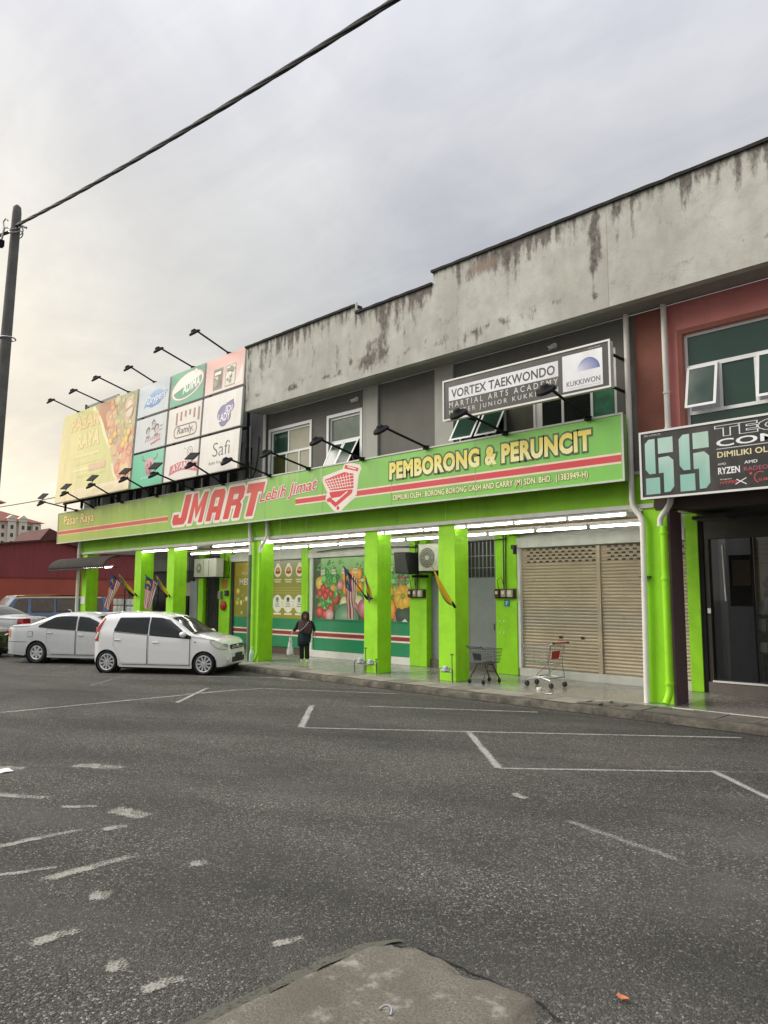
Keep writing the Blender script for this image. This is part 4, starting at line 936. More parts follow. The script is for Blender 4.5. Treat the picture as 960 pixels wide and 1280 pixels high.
# ================================================================== BILLBOARDS over the left half
yb = lambda z: 12.03+.055*(z-5.55)
def billboard(x0, x1, z0, z1, label, bgc, cols=None, name='billboard', cat='billboard', old=False):
    t = thing(name, ((x0+x1)/2, yb(z0), z0), label, cat, 'square advertising boards above the green sign' if not old else None)
    b = MB(); d = .07
    b.hexa([(x0, yb(z0)+.004, z0), (x1, yb(z0)+.004, z0), (x0, yb(z0)+d, z0), (x1, yb(z0)+d, z0), (x0, yb(z1)+.004, z1), (x1, yb(z1)+.004, z1), (x0, yb(z1)+d, z1), (x1, yb(z1)+d, z1)])
    b.build('panel', dirtywhite, t)
    q = Print(lambda z: yb(z)+.001); q.rect(x0+.01, x1-.01, z0+.01, z1-.01, bgc, 0, cols); q.build('face', t, vinyl)
    return t, Print(lambda z: yb(z)-.001)
def done(tq, name='print'): tq[1].build(name, tq[0], vinyl)
CX = [(-23.86, -21.80), (-21.68, -19.70), (-19.60, -17.56)]; RZ = [(8.06, 9.17), (6.83, 7.98), (5.58, 6.75)]
# row 1
B_ = billboard(*CX[0], *RZ[0], 'pale board with the blue leaf logo lettered Drypers', '#c3cdd2'); q = B_[1]
lf = [(-23.44, 8.33), (-23.30, 8.40), (-22.9, 8.30), (-22.45, 8.36), (-22.10, 8.55), (-21.88, 8.76), (-22.15, 8.76), (-22.45, 8.88), (-22.85, 8.86), (-23.2, 8.70), (-23.36, 8.5)]
q.poly(lf, '#5f90c8', 1, ['#4a79b8']*4+['#86aeda']*7); q.text('Drypers', -23.22, -22.02, 8.40, 8.76, '#eef2f5', 3, .01, .15, .09, outlines=((.03, '#3e6cae'),)); done(B_)
B_ = billboard(*CX[1], *RZ[0], 'deep green board with a white oval two tone logo', '#2f9c72', ['#3da97e', '#2f9c72', '#2a8f69', '#2f9c72']); q = B_[1]
def oval(q, s, col, ly, a0=0, a1=2*pi): q.poly([(-20.66+.92*s*cos(a0+(a1-a0)*k/40), 8.63+.41*s*sin(a0+(a1-a0)*k/40)+.12*cos(a0+(a1-a0)*k/40)*s) for k in range(41)], col, ly)
oval(q, 1.04, '#d98f8c', 2); oval(q, .99, '#eee6da', 3); oval(q, .90, '#2f8f69', 4, -pi*.96, .30)
q.text('ADIMA', -20.95, -19.93, 8.44, 8.76, '#eef2ea', 7, .03, .2, .14); q.disc(-20.2, 9.02, .10, '#e8ded2', 6, None, 5); done(B_)
B_ = billboard(*CX[2], *RZ[0], 'salmon pink board with two snack packets printed on it', '#dfb3a8', ['#e3c7bb', '#e9d6ca', '#dd9a90', '#d9a59b']); q = B_[1]
q.poly([(-18.05, 8.10), (-17.62, 8.18), (-17.62, 8.72)], '#eadfd2', 1)
for x0, x1, dk in ((-19.16, -18.66, 1), (-18.52, -17.98, 0)):
    q.rect(x0, x1, 8.14, 8.80, '#7d7b6a' if dk else '#8f8d7c', 1); q.rect(x0+.04, x1-.04, 8.18, 8.76, '#595847' if dk else '#d5d2bd', 2)
    for k in range(10): q.disc(x0+.08+(x1-x0-.16)*rnd.random(), 8.25+.45*rnd.random(), .05+.05*rnd.random(), rnd.choice(('#cfcbb4', '#8f8c76', '#55543f', '#e9e5d3')), 3+k, None, 8, 1, 0, 0, 0, .5, k)
    q.rect(x0+.08, x1-.08, 8.60, 8.70, '#ebe7d6' if dk else '#6b6955', 14)
done(B_)
# row 2
B_ = billboard(*CX[0], *RZ[1], 'pale grey board with three small sketched heads over a red swoosh', '#c6cccd'); q = B_[1]
for x, z, r in ((-22.98, 7.46, .13), (-22.66, 7.70, .12), (-22.42, 7.50, .15)):
    q.disc(x, z+.02, r*1.15, '#3f3f47', 1, None, 14, .9, 0, 0, 0, .3, x); q.disc(x+.02, z-.03, r*.85, '#c9b7b2', 2, None, 14, .85); q.rect(x-r*.9, x+r*.9, z-r*1.7, z-r*1.15, '#8b5a68', 2)
    for k in (-1, 1): q.disc(x+.02+k*r*.3, z, .02, '#3f3f47', 3, None, 8)
for k in range(7): q.line([(-23.14+.15*k, 7.10+.012*k), (-23.06+.15*k, 7.22+.012*k)], .035, '#a84852', 2)
q.line([(-22.75, 7.00), (-22.15, 7.12)], .06, '#c8424a', 2); q.line([(-22.2, 7.55), (-22.05, 7.57)], .03, '#4a4a50', 2); q.line([(-22.25, 7.42), (-22.05, 7.44)], .03, '#7a7a80', 2); done(B_)
B_ = billboard(*CX[1], *RZ[1], 'off white board with brown hanging bars above the word Ramly', '#dcd6cc'); q = B_[1]
for k in range(6): x = -21.20+.26*k; l = (.42, .30, .20, .18, .30, .42)[k]; q.rect(x, x+.10, 7.80-l, 7.80, '#8a5f56', 1)
def rrect(q, x0, x1, z0, z1, r, wd, col, ly, sk=0):
    P = []
    for cx, cz, a in ((x1-r, z1-r, 0), (x0+r, z1-r, pi/2), (x0+r, z0+r, pi), (x1-r, z0+r, 1.5*pi)):
        for k in range(7): P.append((cx+r*cos(a+pi/2*k/6), cz+r*sin(a+pi/2*k/6)))
    P.append(P[0]); q.line(P, wd, col, ly)
rrect(q, -21.25, -19.92, 6.96, 7.34, .18, .035, '#4a3b38', 2); q.text('Ramly.', -21.06, -20.10, 7.0, 7.30, '#4a3b38', 2, .008, .1); done(B_)
B_ = billboard(*CX[2], *RZ[1], 'off white board with a round violet blob lettered Lady', '#dbd8d0'); q = B_[1]
q.disc(-18.40, 7.30, .36, '#5c5488', 1, '#7a72a4', 26, 1.0, -.3, .3, 0, .25, 3); q.disc(-18.12, 7.50, .18, '#5c5488', 2, '#7a72a4', 20); q.poly([(-18.3, 7.62), (-17.98, 7.70), (-18.02, 7.4)], '#5c5488', 3)
q.text('IDI', -18.36, -18.02, 7.34, 7.54, '#e6e3ec', 5, .02); q.text('LADY', -18.72, -18.12, 7.10, 7.34, '#eceaf0', 5, .02); done(B_)
# row 3
B_ = billboard(*CX[0], *RZ[2], 'sea green board with a small pink bull head', '#4fb890', ['#46b489', '#58be98', '#6cc7a6', '#4fb890']); q = B_[1]
q.poly([(-23.02, 6.36), (-22.86, 6.52), (-22.55, 6.52), (-22.40, 6.36), (-22.52, 6.08), (-22.60, 5.96), (-22.82, 5.96), (-22.92, 6.08)], '#c07a86', 1, ['#d29aa0']*4+['#b05e72']*4)
q.poly([(-22.66, 6.40), (-22.52, 6.34), (-22.58, 6.0), (-22.68, 5.97)], '#8a3f56', 2)
q.line([(-22.98, 6.46), (-23.18, 6.50), (-23.20, 6.66)], .05, '#7d5a58', 2); q.line([(-22.44, 6.46), (-22.24, 6.50), (-22.22, 6.64)], .05, '#7d5a58', 2)
for x in (-22.82, -22.6): q.disc(x, 6.30, .035, '#4c2b36', 3)
for k in range(5): q.line([(-23.2+.2*k, 5.85), (-23.05+.2*k, 5.92)], .03, '#cfe8dc', 2)
done(B_)
B_ = billboard(*CX[1], *RZ[2], 'off white board with a wavy red AYAMAS banner', '#dedad2'); q = B_[1]
N_ = 16; tp = [(-21.32+1.62*k/N_, 6.06+.09*sin(pi*k/N_*1.1)-.0*k) for k in range(N_+1)]; bt_ = [(-21.36+1.70*k/N_, 5.76+.11*sin(pi*k/N_*1.1)-.0*k) for k in range(N_+1)]
for k in range(N_): q.poly([bt_[k], bt_[k+1], tp[k+1], tp[k]], '#c6606c', 1)
q.text('AYAMAS', -21.22, -19.86, 5.83, 6.05, '#f0dad6', 3, .015, .1, 0, outlines=((.03, '#9c3a4a'),), arc=.08)
q.ring(-20.2, 6.42, .14, .165, '#8c8c88', 1); q.ring(-20.2, 6.42, .06, .08, '#9a9a96', 1); q.line([(-20.55, 6.58), (-20.42, 6.52)], .02, '#9a9a96', 1); done(B_)
B_ = billboard(*CX[2], *RZ[2], 'cream board with the black word Safi', '#dedbd2'); q = B_[1]
q.text('Safi', -18.90, -18.02, 6.06, 6.48, '#33343a', 1, -.012); q.text('Bukti Kasih', -19.06, -18.30, 5.83, 5.92, '#6a6a6a', 1); done(B_)
# big poster
bt = thing('poster_billboard', (-27.1, yb(5.6), 5.6), 'big yellow green market poster paled by painted lens haze with fruit photo at its right', 'billboard')
X0, X1, Z0, Z1 = -30.22, -24.0, 5.60, 9.17
MB().hexa([(X0, yb(Z0)+.004, Z0), (X1, yb(Z0)+.004, Z0), (X0, yb(Z0)+.08, Z0), (X1, yb(Z0)+.08, Z0), (X0, yb(Z1)+.004, Z1), (X1, yb(Z1)+.004, Z1), (X0, yb(Z1)+.08, Z1), (X1, yb(Z1)+.08, Z1)]).build('panel', dirtywhite, bt)
q = Print(yb)  # poster colours are paled, lens haze painted into the print
G = [['#ecdfae', '#e4dd9e', '#dcd896', '#d2d090'], ['#efdfa6', '#e8dc98', '#d9d68c', '#cccd84'], ['#ecdb9a', '#dfd68a', '#cccd7c', '#bec572'], ['#d8d28c', '#cacb78', '#bdc472', '#b4bd6c']]
for i in range(3):
    for j in range(3):
        xa, xb, za, zb2 = X0+(X1-X0)*i/3, X0+(X1-X0)*(i+1)/3, Z0+(Z1-Z0)*j/3, Z0+(Z1-Z0)*(j+1)/3
        q.poly([(xa, za), (xb, za), (xb, zb2), (xa, zb2)], '#ffffff', 0, [G[j][i], G[j][i+1], G[j+1][i+1], G[j+1][i]])
q.poly([(-27.35, 9.16), (-26.6, 8.5), (-25.75, 7.3), (-25.35, 6.5), (-24.95, 6.0), (-24.01, 6.1), (-24.01, 9.16)], '#a89763', 1, ['#a39a6c', '#b0966c', '#c4a87c', '#e2c6a0', '#e6cbac', '#e3bda4', '#a2a06a'])
q.poly([(-27.1, 9.16), (-26.3, 8.1), (-25.9, 7.9), (-25.25, 9.16)], '#b06a3c', 2, ['#c07a48', '#b55a34', '#c46a40', '#a08048'])
q.poly([(-24.95, 6.0), (-25.1, 6.5), (-24.6, 7.3), (-24.01, 7.9), (-24.01, 6.1)], '#d98a72', 2, ['#e0a890', '#dda088', '#d98a6c', '#d07a60', '#dfa88e'])
q.line([(-27.45, 9.1), (-26.75, 8.5), (-26.2, 7.75), (-25.72, 7.3)], .16, '#efe4b4', 3); q.line([(-25.5, 6.7), (-25.28, 6.3), (-25.0, 6.02)], .13, '#efe4b4', 3); q.line([(-25.2, 9.0), (-25.6, 8.4), (-25.95, 7.75)], .09, '#d9cf9c', 3)
for k in range(90):
    u = rnd.random(); v = rnd.random(); z = 6.15+2.95*v; xl = lerp([(6.0, -24.95), (6.5, -25.3), (7.3, -25.7), (8.5, -26.5), (9.2, -27.1)], z); x = xl+.2+(-24.15-xl-.2)*u
    if z > 7.4: c = rnd.choice(('#9a9c66', '#b8a26c', '#d0b270', '#a9a86c', '#c4906a', '#dcc888')) if x > -25.6 else rnd.choice(('#cc8460', '#c67654', '#d6a070'))
    else: c = rnd.choice(('#dd9a7c', '#d98068', '#e2b08e', '#cf7a62', '#e6c29c'))
    q.disc(x, z, .08+.17*rnd.random(), c, 4+k % 8, rnd.choice(('#e9cf94', '#e4b184', '#d8c680')), 10, 1, -.3, .3, 0, .4, k)
q.disc(-24.52, 8.55, .42, '#d8c2a0', 14, '#e6d8bc', 22, .8); q.ring(-24.52, 8.55, .33, .37, '#c08a78', 15, 24, .8); q.line([(-24.78, 8.5), (-24.28, 8.64)], .09, '#b87a6c', 15)
for x, z in ((-25.75, 7.55), (-25.45, 7.75), (-24.55, 7.45), (-24.4, 7.7), (-24.75, 7.3)): q.disc(x, z, .16, '#d9a93c', 14, '#f0d878', 12)
q.text('PASAR', -29.35, -26.85, 8.40, 8.94, '#ebcf8e', 3, .02, 0, .0, outlines=((.04, '#e0bd74'),)); q.text('RAYA', -28.6, -26.72, 7.62, 8.20, '#efdca2', 3, .02, outlines=((.04, '#e6cd8c'),))
for z0, x0, x1, c in ((7.25, -29.0, -26.6, '#e6e2a0'), (6.95, -28.6, -26.3, '#d8d88e'), (6.70, -28.9, -26.0, '#efe6b4'), (6.45, -28.3, -25.9, '#d6d88c')): q.rect(x0, x1, z0, z0+.10, c, 2)
q.rect(-27.4, -26.0, 6.62, 6.86, '#e2b894', 3); q.text('SEGAR & JIMAT', -27.3, -26.1, 6.67, 6.81, '#f3e6c8', 5)
q.rect(X0+.02, X1-.02, Z0+.02, 6.02, '#f0dfae', 16, ['#f1dfae', '#ecd9b4', '#efe2c0', '#f1e3b2']); q.text('HARGA BORONG', -26.9, -25.2, 5.74, 5.90, '#dccda0', 17)
q.build('print', bt, vinyl)
# steel frame holding the boards
sf = thing('steel_rack', (-23.5, 12.3, 5.3), 'black steel frame carrying the row of advertising boards', 'steel frame')
b = MB()
for x in (-30.1, -28.6, -27.1, -25.5, -23.93, -21.74, -19.65, -17.62): MB().tube([(x, 12.42, 5.33), (x, 12.42, 8.9)], .05, 4).build('post', black, sf)
for z in (5.62, 6.79, 8.02, 8.9): MB().box(-30.15, -17.58, 12.33, 12.37, z-.04, z+.04).build('rail', black, sf)
for x in (-29.3, -27.8, -26.2, -24.6, -22.8, -20.7, -18.6): MB().tube([(x, 12.70, 5.0), (x, 12.9, 6.6)], .025, 4).build('brace', darkgrey, sf)
for x in (-28.2, -26.9, -25.0, -22.3, -18.3, -18.0): MB().box(x-.02, x+.02, 12.72, 12.76, 5.0, 5.9).build('upright', steel, sf)
rs = thing('rear_signboard', (-31.2, 14.2, 8.6), 'back of a grey signboard rising behind the yellow poster', 'signboard')
MB().box(-32.6, -29.6, 14.2, 14.26, 9.45, 10.45).build('panel', wallmid, rs)
MB().tube([(-32.58, 14.15, 8.2), (-32.58, 14.15, 10.5)], .05, 4).build('post', black, rs); MB().tube([(-29.9, 14.3, 7.2), (-29.9, 14.3, 10.4)], .05, 4).build('post', black, rs)
MB().box(-32.6, -29.6, 14.12, 14.18, 9.78, 9.86).build('rail', black, rs); MB().tube([(-32.5, 14.14, 10.4), (-31.6, 14.14, 9.5)], .04, 4).build('brace', darkgrey, rs)

# ================================================================== FLOODLIGHTS
lampface = mat('floodlight_glass', (.30, .31, .30), .2)
def flood(Bp, Hp, label, solar=False, group='floodlights on arms'):
    B = Vector(Bp); Hh = Vector(Hp); t = thing('floodlight', B, label, 'floodlight', group)
    d = (Hh-B).normalized()
    MB().tube([B, Hh], .026, 6).build('arm', black, t, smooth=True)
    MB().box(B.x-.06, B.x+.06, B.y-.04, B.y+.06, B.z-.05, B.z+.03).build('bracket', black, t)
    # head points back towards the board and down
    aim = Vector((0, .62, -.78)) if not solar else Vector((0, .55, -.83))
    u = Vector((1, 0, 0)); v = aim.cross(u).normalized(); c = Hh+Vector((0, -.03, -.10))-aim*.03
    fn = lambda x, y, h: c+u*x+v*y+aim*h
    MB().lathe([(0, -.10), (.06, -.10), (.09, -.05), (.17, -.02), (.185, .03), (.16, .032), (0, .032)], fn, 16).build('head', black, t, smooth=True)
    MB().lathe([(0, .036), (.15, .036)], fn, 16).build('lens', lampface, t)
    MB().tube([Hh, Hh+Vector((.19, -.02, -.04)), c+u*.19], .012, 5).tube([Hh, Hh+Vector((-.19, -.02, -.04)), c-u*.19], .012, 5).build('yoke', black, t)
    if solar:
        n = Vector((.15, -.72, .68)).normalized(); a = Vector((1, 0, 0)); a = (a-n*a.dot(n)).normalized(); e = n.cross(a); pc = Hh+Vector((0, .02, .20))
        P = [pc+a*x*.21+e*y*.15+n*h for h in (0, .03) for y in (-1, 1) for x in (-1, 1)]
        o = MB().hexa(P).build('solar_panel', black, t); MB().tube([Hh, pc], .018, 5).build('stem', steel, t)
    return t
sol = ['in front of the yellow poster, lowest at the far end', 'at the lower middle of the yellow poster', 'at the lower right of the yellow poster', 'between the yellow poster and the bull head board', 'in front of the bull head board', 'in front of the red AYAMAS banner']
for k, (x, hy, hz) in enumerate(((-29.17, 11.15, 5.53), (-27.66, 11.39, 5.78), (-25.32, 11.33, 5.84), (-22.84, 11.30, 5.79), (-20.61, 11.15, 5.68), (-18.89, 11.37, 5.79))):
    flood((x, 12.46, 5.31), (x, hy, hz), 'solar floodlight with square panel '+(['over the far left end of the green sign'] + ['at the lower left corner of the yellow poster', 'at the lower middle of the yellow poster', 'at the lower right corner of the yellow poster', 'in front of the bull head board', 'in front of the AYAMAS banner board'])[k], True)
low = ['in front of the Safi board', 'before the wider grey window', 'between the two grey upstairs windows', 'before the bare grey wall above PEMBORONG', 'at the lower left corner of the taekwondo sign', 'at the lower right part of the taekwondo sign']
for k, (x, hy, hz) in enumerate(((-16.62, 11.09, 5.60), (-14.94, 11.12, 5.58), (-12.91, 11.04, 5.60), (-10.84, 11.06, 5.55), (-8.69, 10.98, 5.51), (-6.82, 11.06, 5.63))):
    flood((x, 12.46, 5.31), (x, hy, hz), 'black floodlight on an arm '+low[k])
upl = ['above the left part of the yellow poster', 'above the middle of the yellow poster', 'above the right part of the yellow poster', 'above the Drypers board', 'above the deep green oval board', 'above the salmon snack packet board']
for k, (x, hy, hz) in enumerate(((-29.0, 11.24, 9.53), (-26.9, 11.21, 9.50), (-24.81, 11.12, 9.54), (-22.98, 11.38, 9.57), (-20.54, 11.13, 9.57), (-18.53, 11.16, 9.63))):
    flood((x, 12.30, 9.22), (x, hy, hz), 'black floodlight on a long arm high '+upl[k])

# ================================================================== VORTEX SIGN
vs = thing('taekwondo_sign', (-8, 12.0, 5.67), 'black and white sign reading VORTEX TAEKWONDO below the parapet', 'sign')
MB().box(-9.93, -6.11, 12.0, 12.14, 5.68, 6.53).build('panel', dirtywhite, vs)
panel_frame('frame', -9.95, -6.09, 5.665, 6.545, 12.0, .035, white, vs, .02)
q = Print(11.995); q.rect(-9.91, -6.13, 5.70, 6.51, '#33322f'); q.rect(-9.79, -7.15, 6.08, 6.38, '#dfe0e4', 1); q.rect(-7.06, -6.25, 5.75, 6.43, '#e6e7e9', 1, ['#dcdde2', '#dcdde2', '#eff0f1', '#eff0f1'])
q.build('face', vs)
q = Print(11.995)
q.text('VORTEX TAEKWONDO', -9.72, -7.22, 6.13, 6.32, '#2c2b2b', 3, .022)
q.build('lettering', vs); q = Print(11.995)
q.text('M A R T I A L   A R T S   A C A D E M Y', -9.78, -7.16, 5.93, 6.05, '#d5d4d0', 3)
q.build('lettering', vs); q = Print(11.995); q.text('M A S T E R   J U N I O R   K U K K I W O N', -9.78, -7.16, 5.76, 5.88, '#d5d4d0', 3)
q.build('lettering', vs); q = Print(11.995)
q.text('KUKKIWON', -6.98, -6.30, 5.83, 5.93, '#5a5c6a', 3, .012); q.line([(-6.98, 5.79), (-6.3, 5.79)], .008, '#b5b6c0', 3)
q.text('MIRROR CONCEPT', -6.52, -6.28, 6.455, 6.475, '#d5d4d0', 3)
q.build('lettering', vs)
q = Print(11.995); P = [(-6.72+.0, 6.12)]
q.poly([(-6.76+.23*(1-cos(pi*k/16)), 6.08+.20*sin(pi*k/16)*(1+.15*sin(pi*k/16))) for k in range(17)], '#8b93c4', 3, ['#e3e5ef', '#d5d9ea', '#bcc3de', '#a5aed4', '#949ecb', '#8690c2', '#7c87bd', '#7580b9', '#6c78b4', '#6673b1', '#616eae', '#5d6aab', '#5a67a8', '#5764a6', '#5562a4', '#5360a2', '#525fa1'])
q.build('logo', vs)
b = MB()
for x in (-9.7, -6.3): b.box(x-.02, x+.02, 12.14, 12.9, 6.40, 6.44).box(x-.02, x+.02, 12.14, 12.9, 5.78, 5.82)
b.build('bracket', black, vs)

# cctv cameras
def cctv(x, z, y, label):
    t = thing('security_camera', (x, y, z), label, 'security camera', 'security cameras')
    MB().lathe([(0, 0), (.06, 0), (.06, .03), (0, .03)], lambda a, b_, h: (x+a, y-h, z+.05+b_), 12).build('mount', white, t, smooth=True)
    MB().tube([(x, y-.03, z+.05), (x, y-.14, z+.03)], .02, 6).build('arm', white, t)
    MB().tube([(x+.04, y-.08, z+.02), (x-.04, y-.20, z-.04)], .04, 10).build('body', white, t, smooth=True)
    MB().tube([(x-.041, y-.201, z-.0405), (x-.043, y-.205, z-.0425)], .028, 10).build('lens', plastic, t)
cctv(-13.55, 6.95, 12.9, 'white security camera on the grey wall above the narrower window'); cctv(-7.75, 6.98, 12.9, 'white security camera under the parapet above the taekwondo sign')
ch = MB().tube([(-17.6, 12.8, 6.6), (-17.62, 12.78, 6.0), (-17.7, 12.76, 5.6), (-17.85, 12.74, 5.35)], .02, 5).build('hanging_cable', cablem); tag(ch, 'loose black cable hanging beside the pale downpipe near the billboards', 'cable')

# ================================================================== TUBE LIGHTS
ordn = ['first', 'second', 'third', 'fourth', 'fifth', 'sixth', 'seventh', 'eighth', 'ninth', 'tenth', 'eleventh', 'twelfth', 'thirteenth', 'fourteenth', 'fifteenth', 'sixteenth']
def tubelight(x, y, z, label, group):
    t = thing('tube_light', (x, y, z), label, 'tube light', group)
    o = MB().box(-.62, .62, -.03, .03, .0, .05).build('batten', battenm, t, local=True)
    MB().tube([(-.585, 0, -.026), (.585, 0, -.026)], .021, 8).build('tube', tubem, t, local=True, smooth=True)
    MB().box(-.62, -.59, -.022, .022, -.05, -.001).box(.59, .62, -.022, .022, -.05, -.001).build('end_cap', battenm, t, local=True); return t
proto = None
def puttube(x, y, z, label, group):
    global proto
    if proto is None: proto = tubelight(x, y, z, label, group); return proto
    c = copy_tree(proto); c.location = (x, y, z); c['label'] = label; c['group'] = group; return c
for k in range(11): puttube(-6.95-1.25*k, 12.93, 3.52, 'lit tube light in the front row under the green beam, %s from the right end' % ordn[k], 'tube lights under the beam')
for k in range(3): puttube(-24.1+1.25*k, 12.93, 3.52, 'lit tube light in the front row at the two far columns, %s from the left' % ordn[k], 'tube lights under the beam')
for k in range(13): puttube(-7.05-1.28*k, 13.95, 3.43, 'lit tube light in the rear row behind the columns, %s from the right end' % ordn[k], 'tube lights behind the columns')
for k in range(2): puttube(-28.0+1.25*k, 12.62, 3.02, 'lit tube light under the corrugated awning, %s from the left' % ordn[k], 'tube lights under the awning')
b = MB().box(-24.5, -6.3, 14.05, 14.10, 3.49, 3.56).build('timber_rail', timber, shop)
b = MB()
for k in range(17): b.box(-24.2+1.1*k, -24.17+1.1*k, 14.06, 14.09, 3.56, 3.66)
b.build('hanger', timber, shop)['kind'] = 'stuff'
MB().box(-24.5, -6.3, 13.93, 13.97, 3.482, 3.51).build('light_rail', battenm, shop)
for x in (-16.6, -15.45): MB().tube([(x, 12.85, 4.05), (x, 12.85, 2.9)], .006, 4).build('hanging_wire', battenm, shop)
wires = [[(-17.4, 14.9, 3.30), (-15.5, 14.7, 3.42), (-13.3, 14.9, 3.28)], [(-13.3, 14.8, 3.32), (-12.0, 14.6, 3.24), (-10.4, 14.9, 3.36)], [(-10.3, 14.85, 3.42), (-8.5, 14.7, 3.46), (-6.2, 14.9, 3.50)]]
for wv in wires:
    P = [tuple(Vector(wv[0])*(1-t)**2+Vector(wv[1])*2*t*(1-t)+Vector(wv[2])*t*t) for t in [k/10 for k in range(11)]]; MB().tube(P, .014, 5).build('wire', cablem, shop)

# awning
aw = thing('awning', (-28.2, 12.6, 3.0), 'grey corrugated quarter barrel awning at the far left end', 'awning')
P = []; n = 270
for i in range(n+1):
    x = -30.9+(4.9)*i/n; w_ = .035*cos(2*pi*i/n*27); row = []
    for j in range(9):
        a = pi/2*j/8; row.append((x, 12.84-(.62+w_)*sin(a), 2.98+(.42+w_)*cos(a)))
    P.append(row)
awm = mat('grey_corrugated_sheet', (.085, .075, .063), .8, var=.2, grime=.4)
MB().grid(P).build('corrugated_sheet', awm, aw, smooth='all', solid=.006)
MB().tube([(-30.9, 12.23, 2.96), (-26.0, 12.23, 2.96)], .02, 6).build('front_rail', darkgrey, aw)
for x in (-30.8, -28.5, -26.1): MB().tube([(x, 12.24, 2.97), (x, 12.88, 3.0)], .016, 5).build('strut', darkgrey, aw)

# ================================================================== AC units, speaker, boards
def ac(x0, x1, z0, z1, y, label, fans, dep=.34):
    t = thing('air_conditioner', ((x0+x1)/2, y, z0), label, 'air conditioner', 'outdoor air conditioner units')
    box('casing', (x0, x1, y, y+dep, z0, z1), acm, t, .015)
    box('top_lid', (x0-.01, x1+.01, y-.01, y+dep+.01, z1+.001, z1+.02), acm, t)
    for fx, r in fans:
        fz = (z0+z1)/2; fn = lambda a, b_, h, fx=fx, fz=fz: (fx+a, y-h, fz+b_)
        g = MB()
        for rr in [r*k/5 for k in range(1, 6)]: g.lathe([(rr-.006, .012), (rr+.006, .012), (rr+.006, .02), (rr-.006, .02)], fn, 20)
        for k in range(10): a = 2*pi*k/10; g.tube([fn(.03*cos(a), .03*sin(a), .016), fn(r*cos(a), r*sin(a), .016)], .005, 4)
        g.build('fan_guard', mat('ac_guard', (.40, .39, .33), .5), t)
        MB().lathe([(0, .022), (.06, .022), (.06, .0)], fn, 14).build('fan_hub', acm, t); MB().lathe([(.0, .003), (r*.97, .003)], fn, 20).build('fan_opening', mat('ac_dark', (.13, .125, .10), .6), t)
    b = MB(); b.box(x0+.05, x0+.08, y, 15.0, z0-.04, z0-.003); b.box(x1-.08, x1-.05, y, 15.0, z0-.04, z0-.003); b.build('bracket', darkgrey, t); return t
ac(-12.80, -12.14, 2.62, 3.28, 14.4, 'square cream outdoor air conditioner beside the grey steel doors', [(-12.50, .26)])
acl = ac(-23.55, -22.12, 2.62, 3.24, 14.4, 'wide cream outdoor air conditioner over the dark grille gate', [(-23.2, .17)], .3)
for x in (-22.95, -22.6): MB().box(x, x+.02, 14.395, 14.399, 2.66, 3.2).build('casing_groove', seamm, acl)
sp = thing('loudspeaker', (-13.4, 14.4, 2.5), 'black loudspeaker box hung beside the vegetable panel', 'loudspeaker')
MB().hexa([(-13.64, 14.42, 2.57), (-13.10, 14.36, 2.53), (-13.62, 14.8, 2.60), (-13.08, 14.75, 2.56), (-13.66, 14.38, 3.13), (-13.17, 14.32, 3.12), (-13.62, 14.8, 3.13), (-13.12, 14.75, 3.12)]).build('cabinet', plastic, sp)
MB().hexa([(-13.62, 14.405, 2.62), (-13.13, 14.35, 2.58), (-13.62, 14.41, 2.62), (-13.13, 14.355, 2.58), (-13.635, 14.37, 3.09), (-13.19, 14.315, 3.08), (-13.635, 14.376, 3.09), (-13.19, 14.32, 3.08)]).build('grille', darkgrey, sp)
MB().box(-13.3, -12.98, 14.7, 15.0, 2.46, 2.53).build('bracket', black, sp)
def board(x0, x1, z0, z1, label):
    t = thing('meter_board', ((x0+x1)/2, 14.95, z0), label, 'meter board', 'electric meter boards')
    box('backboard', (x0, x1, 14.94, 14.998, z0, z1), brownbox, t)
    n = 3
    for k in range(n):
        xa = x0+.04+(x1-x0-.04)/n*k; q_ = box('meter', (xa, xa+.13, 14.86, 14.938, z0+.03, z1-.03), (brownbox, acm, brownbox)[(k+int(x0)) % 3] if k != 1 else mat('meter_case', (.30, .26, .2), .4), t, .01)
        box('dial', (xa+.03, xa+.10, 14.852, 14.858, z0+.10, z1-.06), clearlens, q_)
    b = MB()
    for k in range(2): x = x0+.25+.06*k; b.tube([(x, 14.97, z1), (x, 14.97, z1+.5), (x+.02*k, 14.97, 3.6)], .014, 6)
    b.build('conduit', darkgrey, t)
    MB().tube([(x0+.1, 14.96, z1), (x0+.08, 14.93, z1+.2), (x0+.2, 14.95, z1+.28), (x0+.24, 14.96, z1+.1)], .008, 5).build('wire', cablem, t)
board(-10.80, -10.21, 1.93, 2.16, 'brown electric meter board on the pilaster left of the big shutters')
board(-13.65, -13.07, 1.93, 2.16, 'brown electric meter board on the pilaster under the loudspeaker')
pl = thing('number_plate', (-10.48, 14.99, 1.74), 'small blue plate with a white 7 below a meter board', 'number plate'); box('plate', (-10.56, -10.41, 14.985, 14.998, 1.74, 1.89), bluetile, pl)
q = Print(14.983); q.text('7', -10.52, -10.45, 1.77, 1.86, '#e8f0f4', 0, .02); q.build('digit', pl)
for x, z in ((-10.72, 1.37), (-10.60, 1.37), (-10.72, 1.1), (-10.6, 1.1)): box('screw_patch', (x, x+.03, 14.99, 14.998, z, z+.03), white, shop)
rb = thing('alarm_box', (-22.5, 14.9, 1.4), 'red alarm bell box and pale switch boxes on the pilaster behind the white car', 'alarm box')
MB().lathe([(0, 0), (.16, 0), (.17, .05), (.10, .10), (0, .11)], lambda a, b_, h: (-22.48+a, 14.99-h, 1.62+b_), 18).build('bell', redplastic, rb, smooth=True)
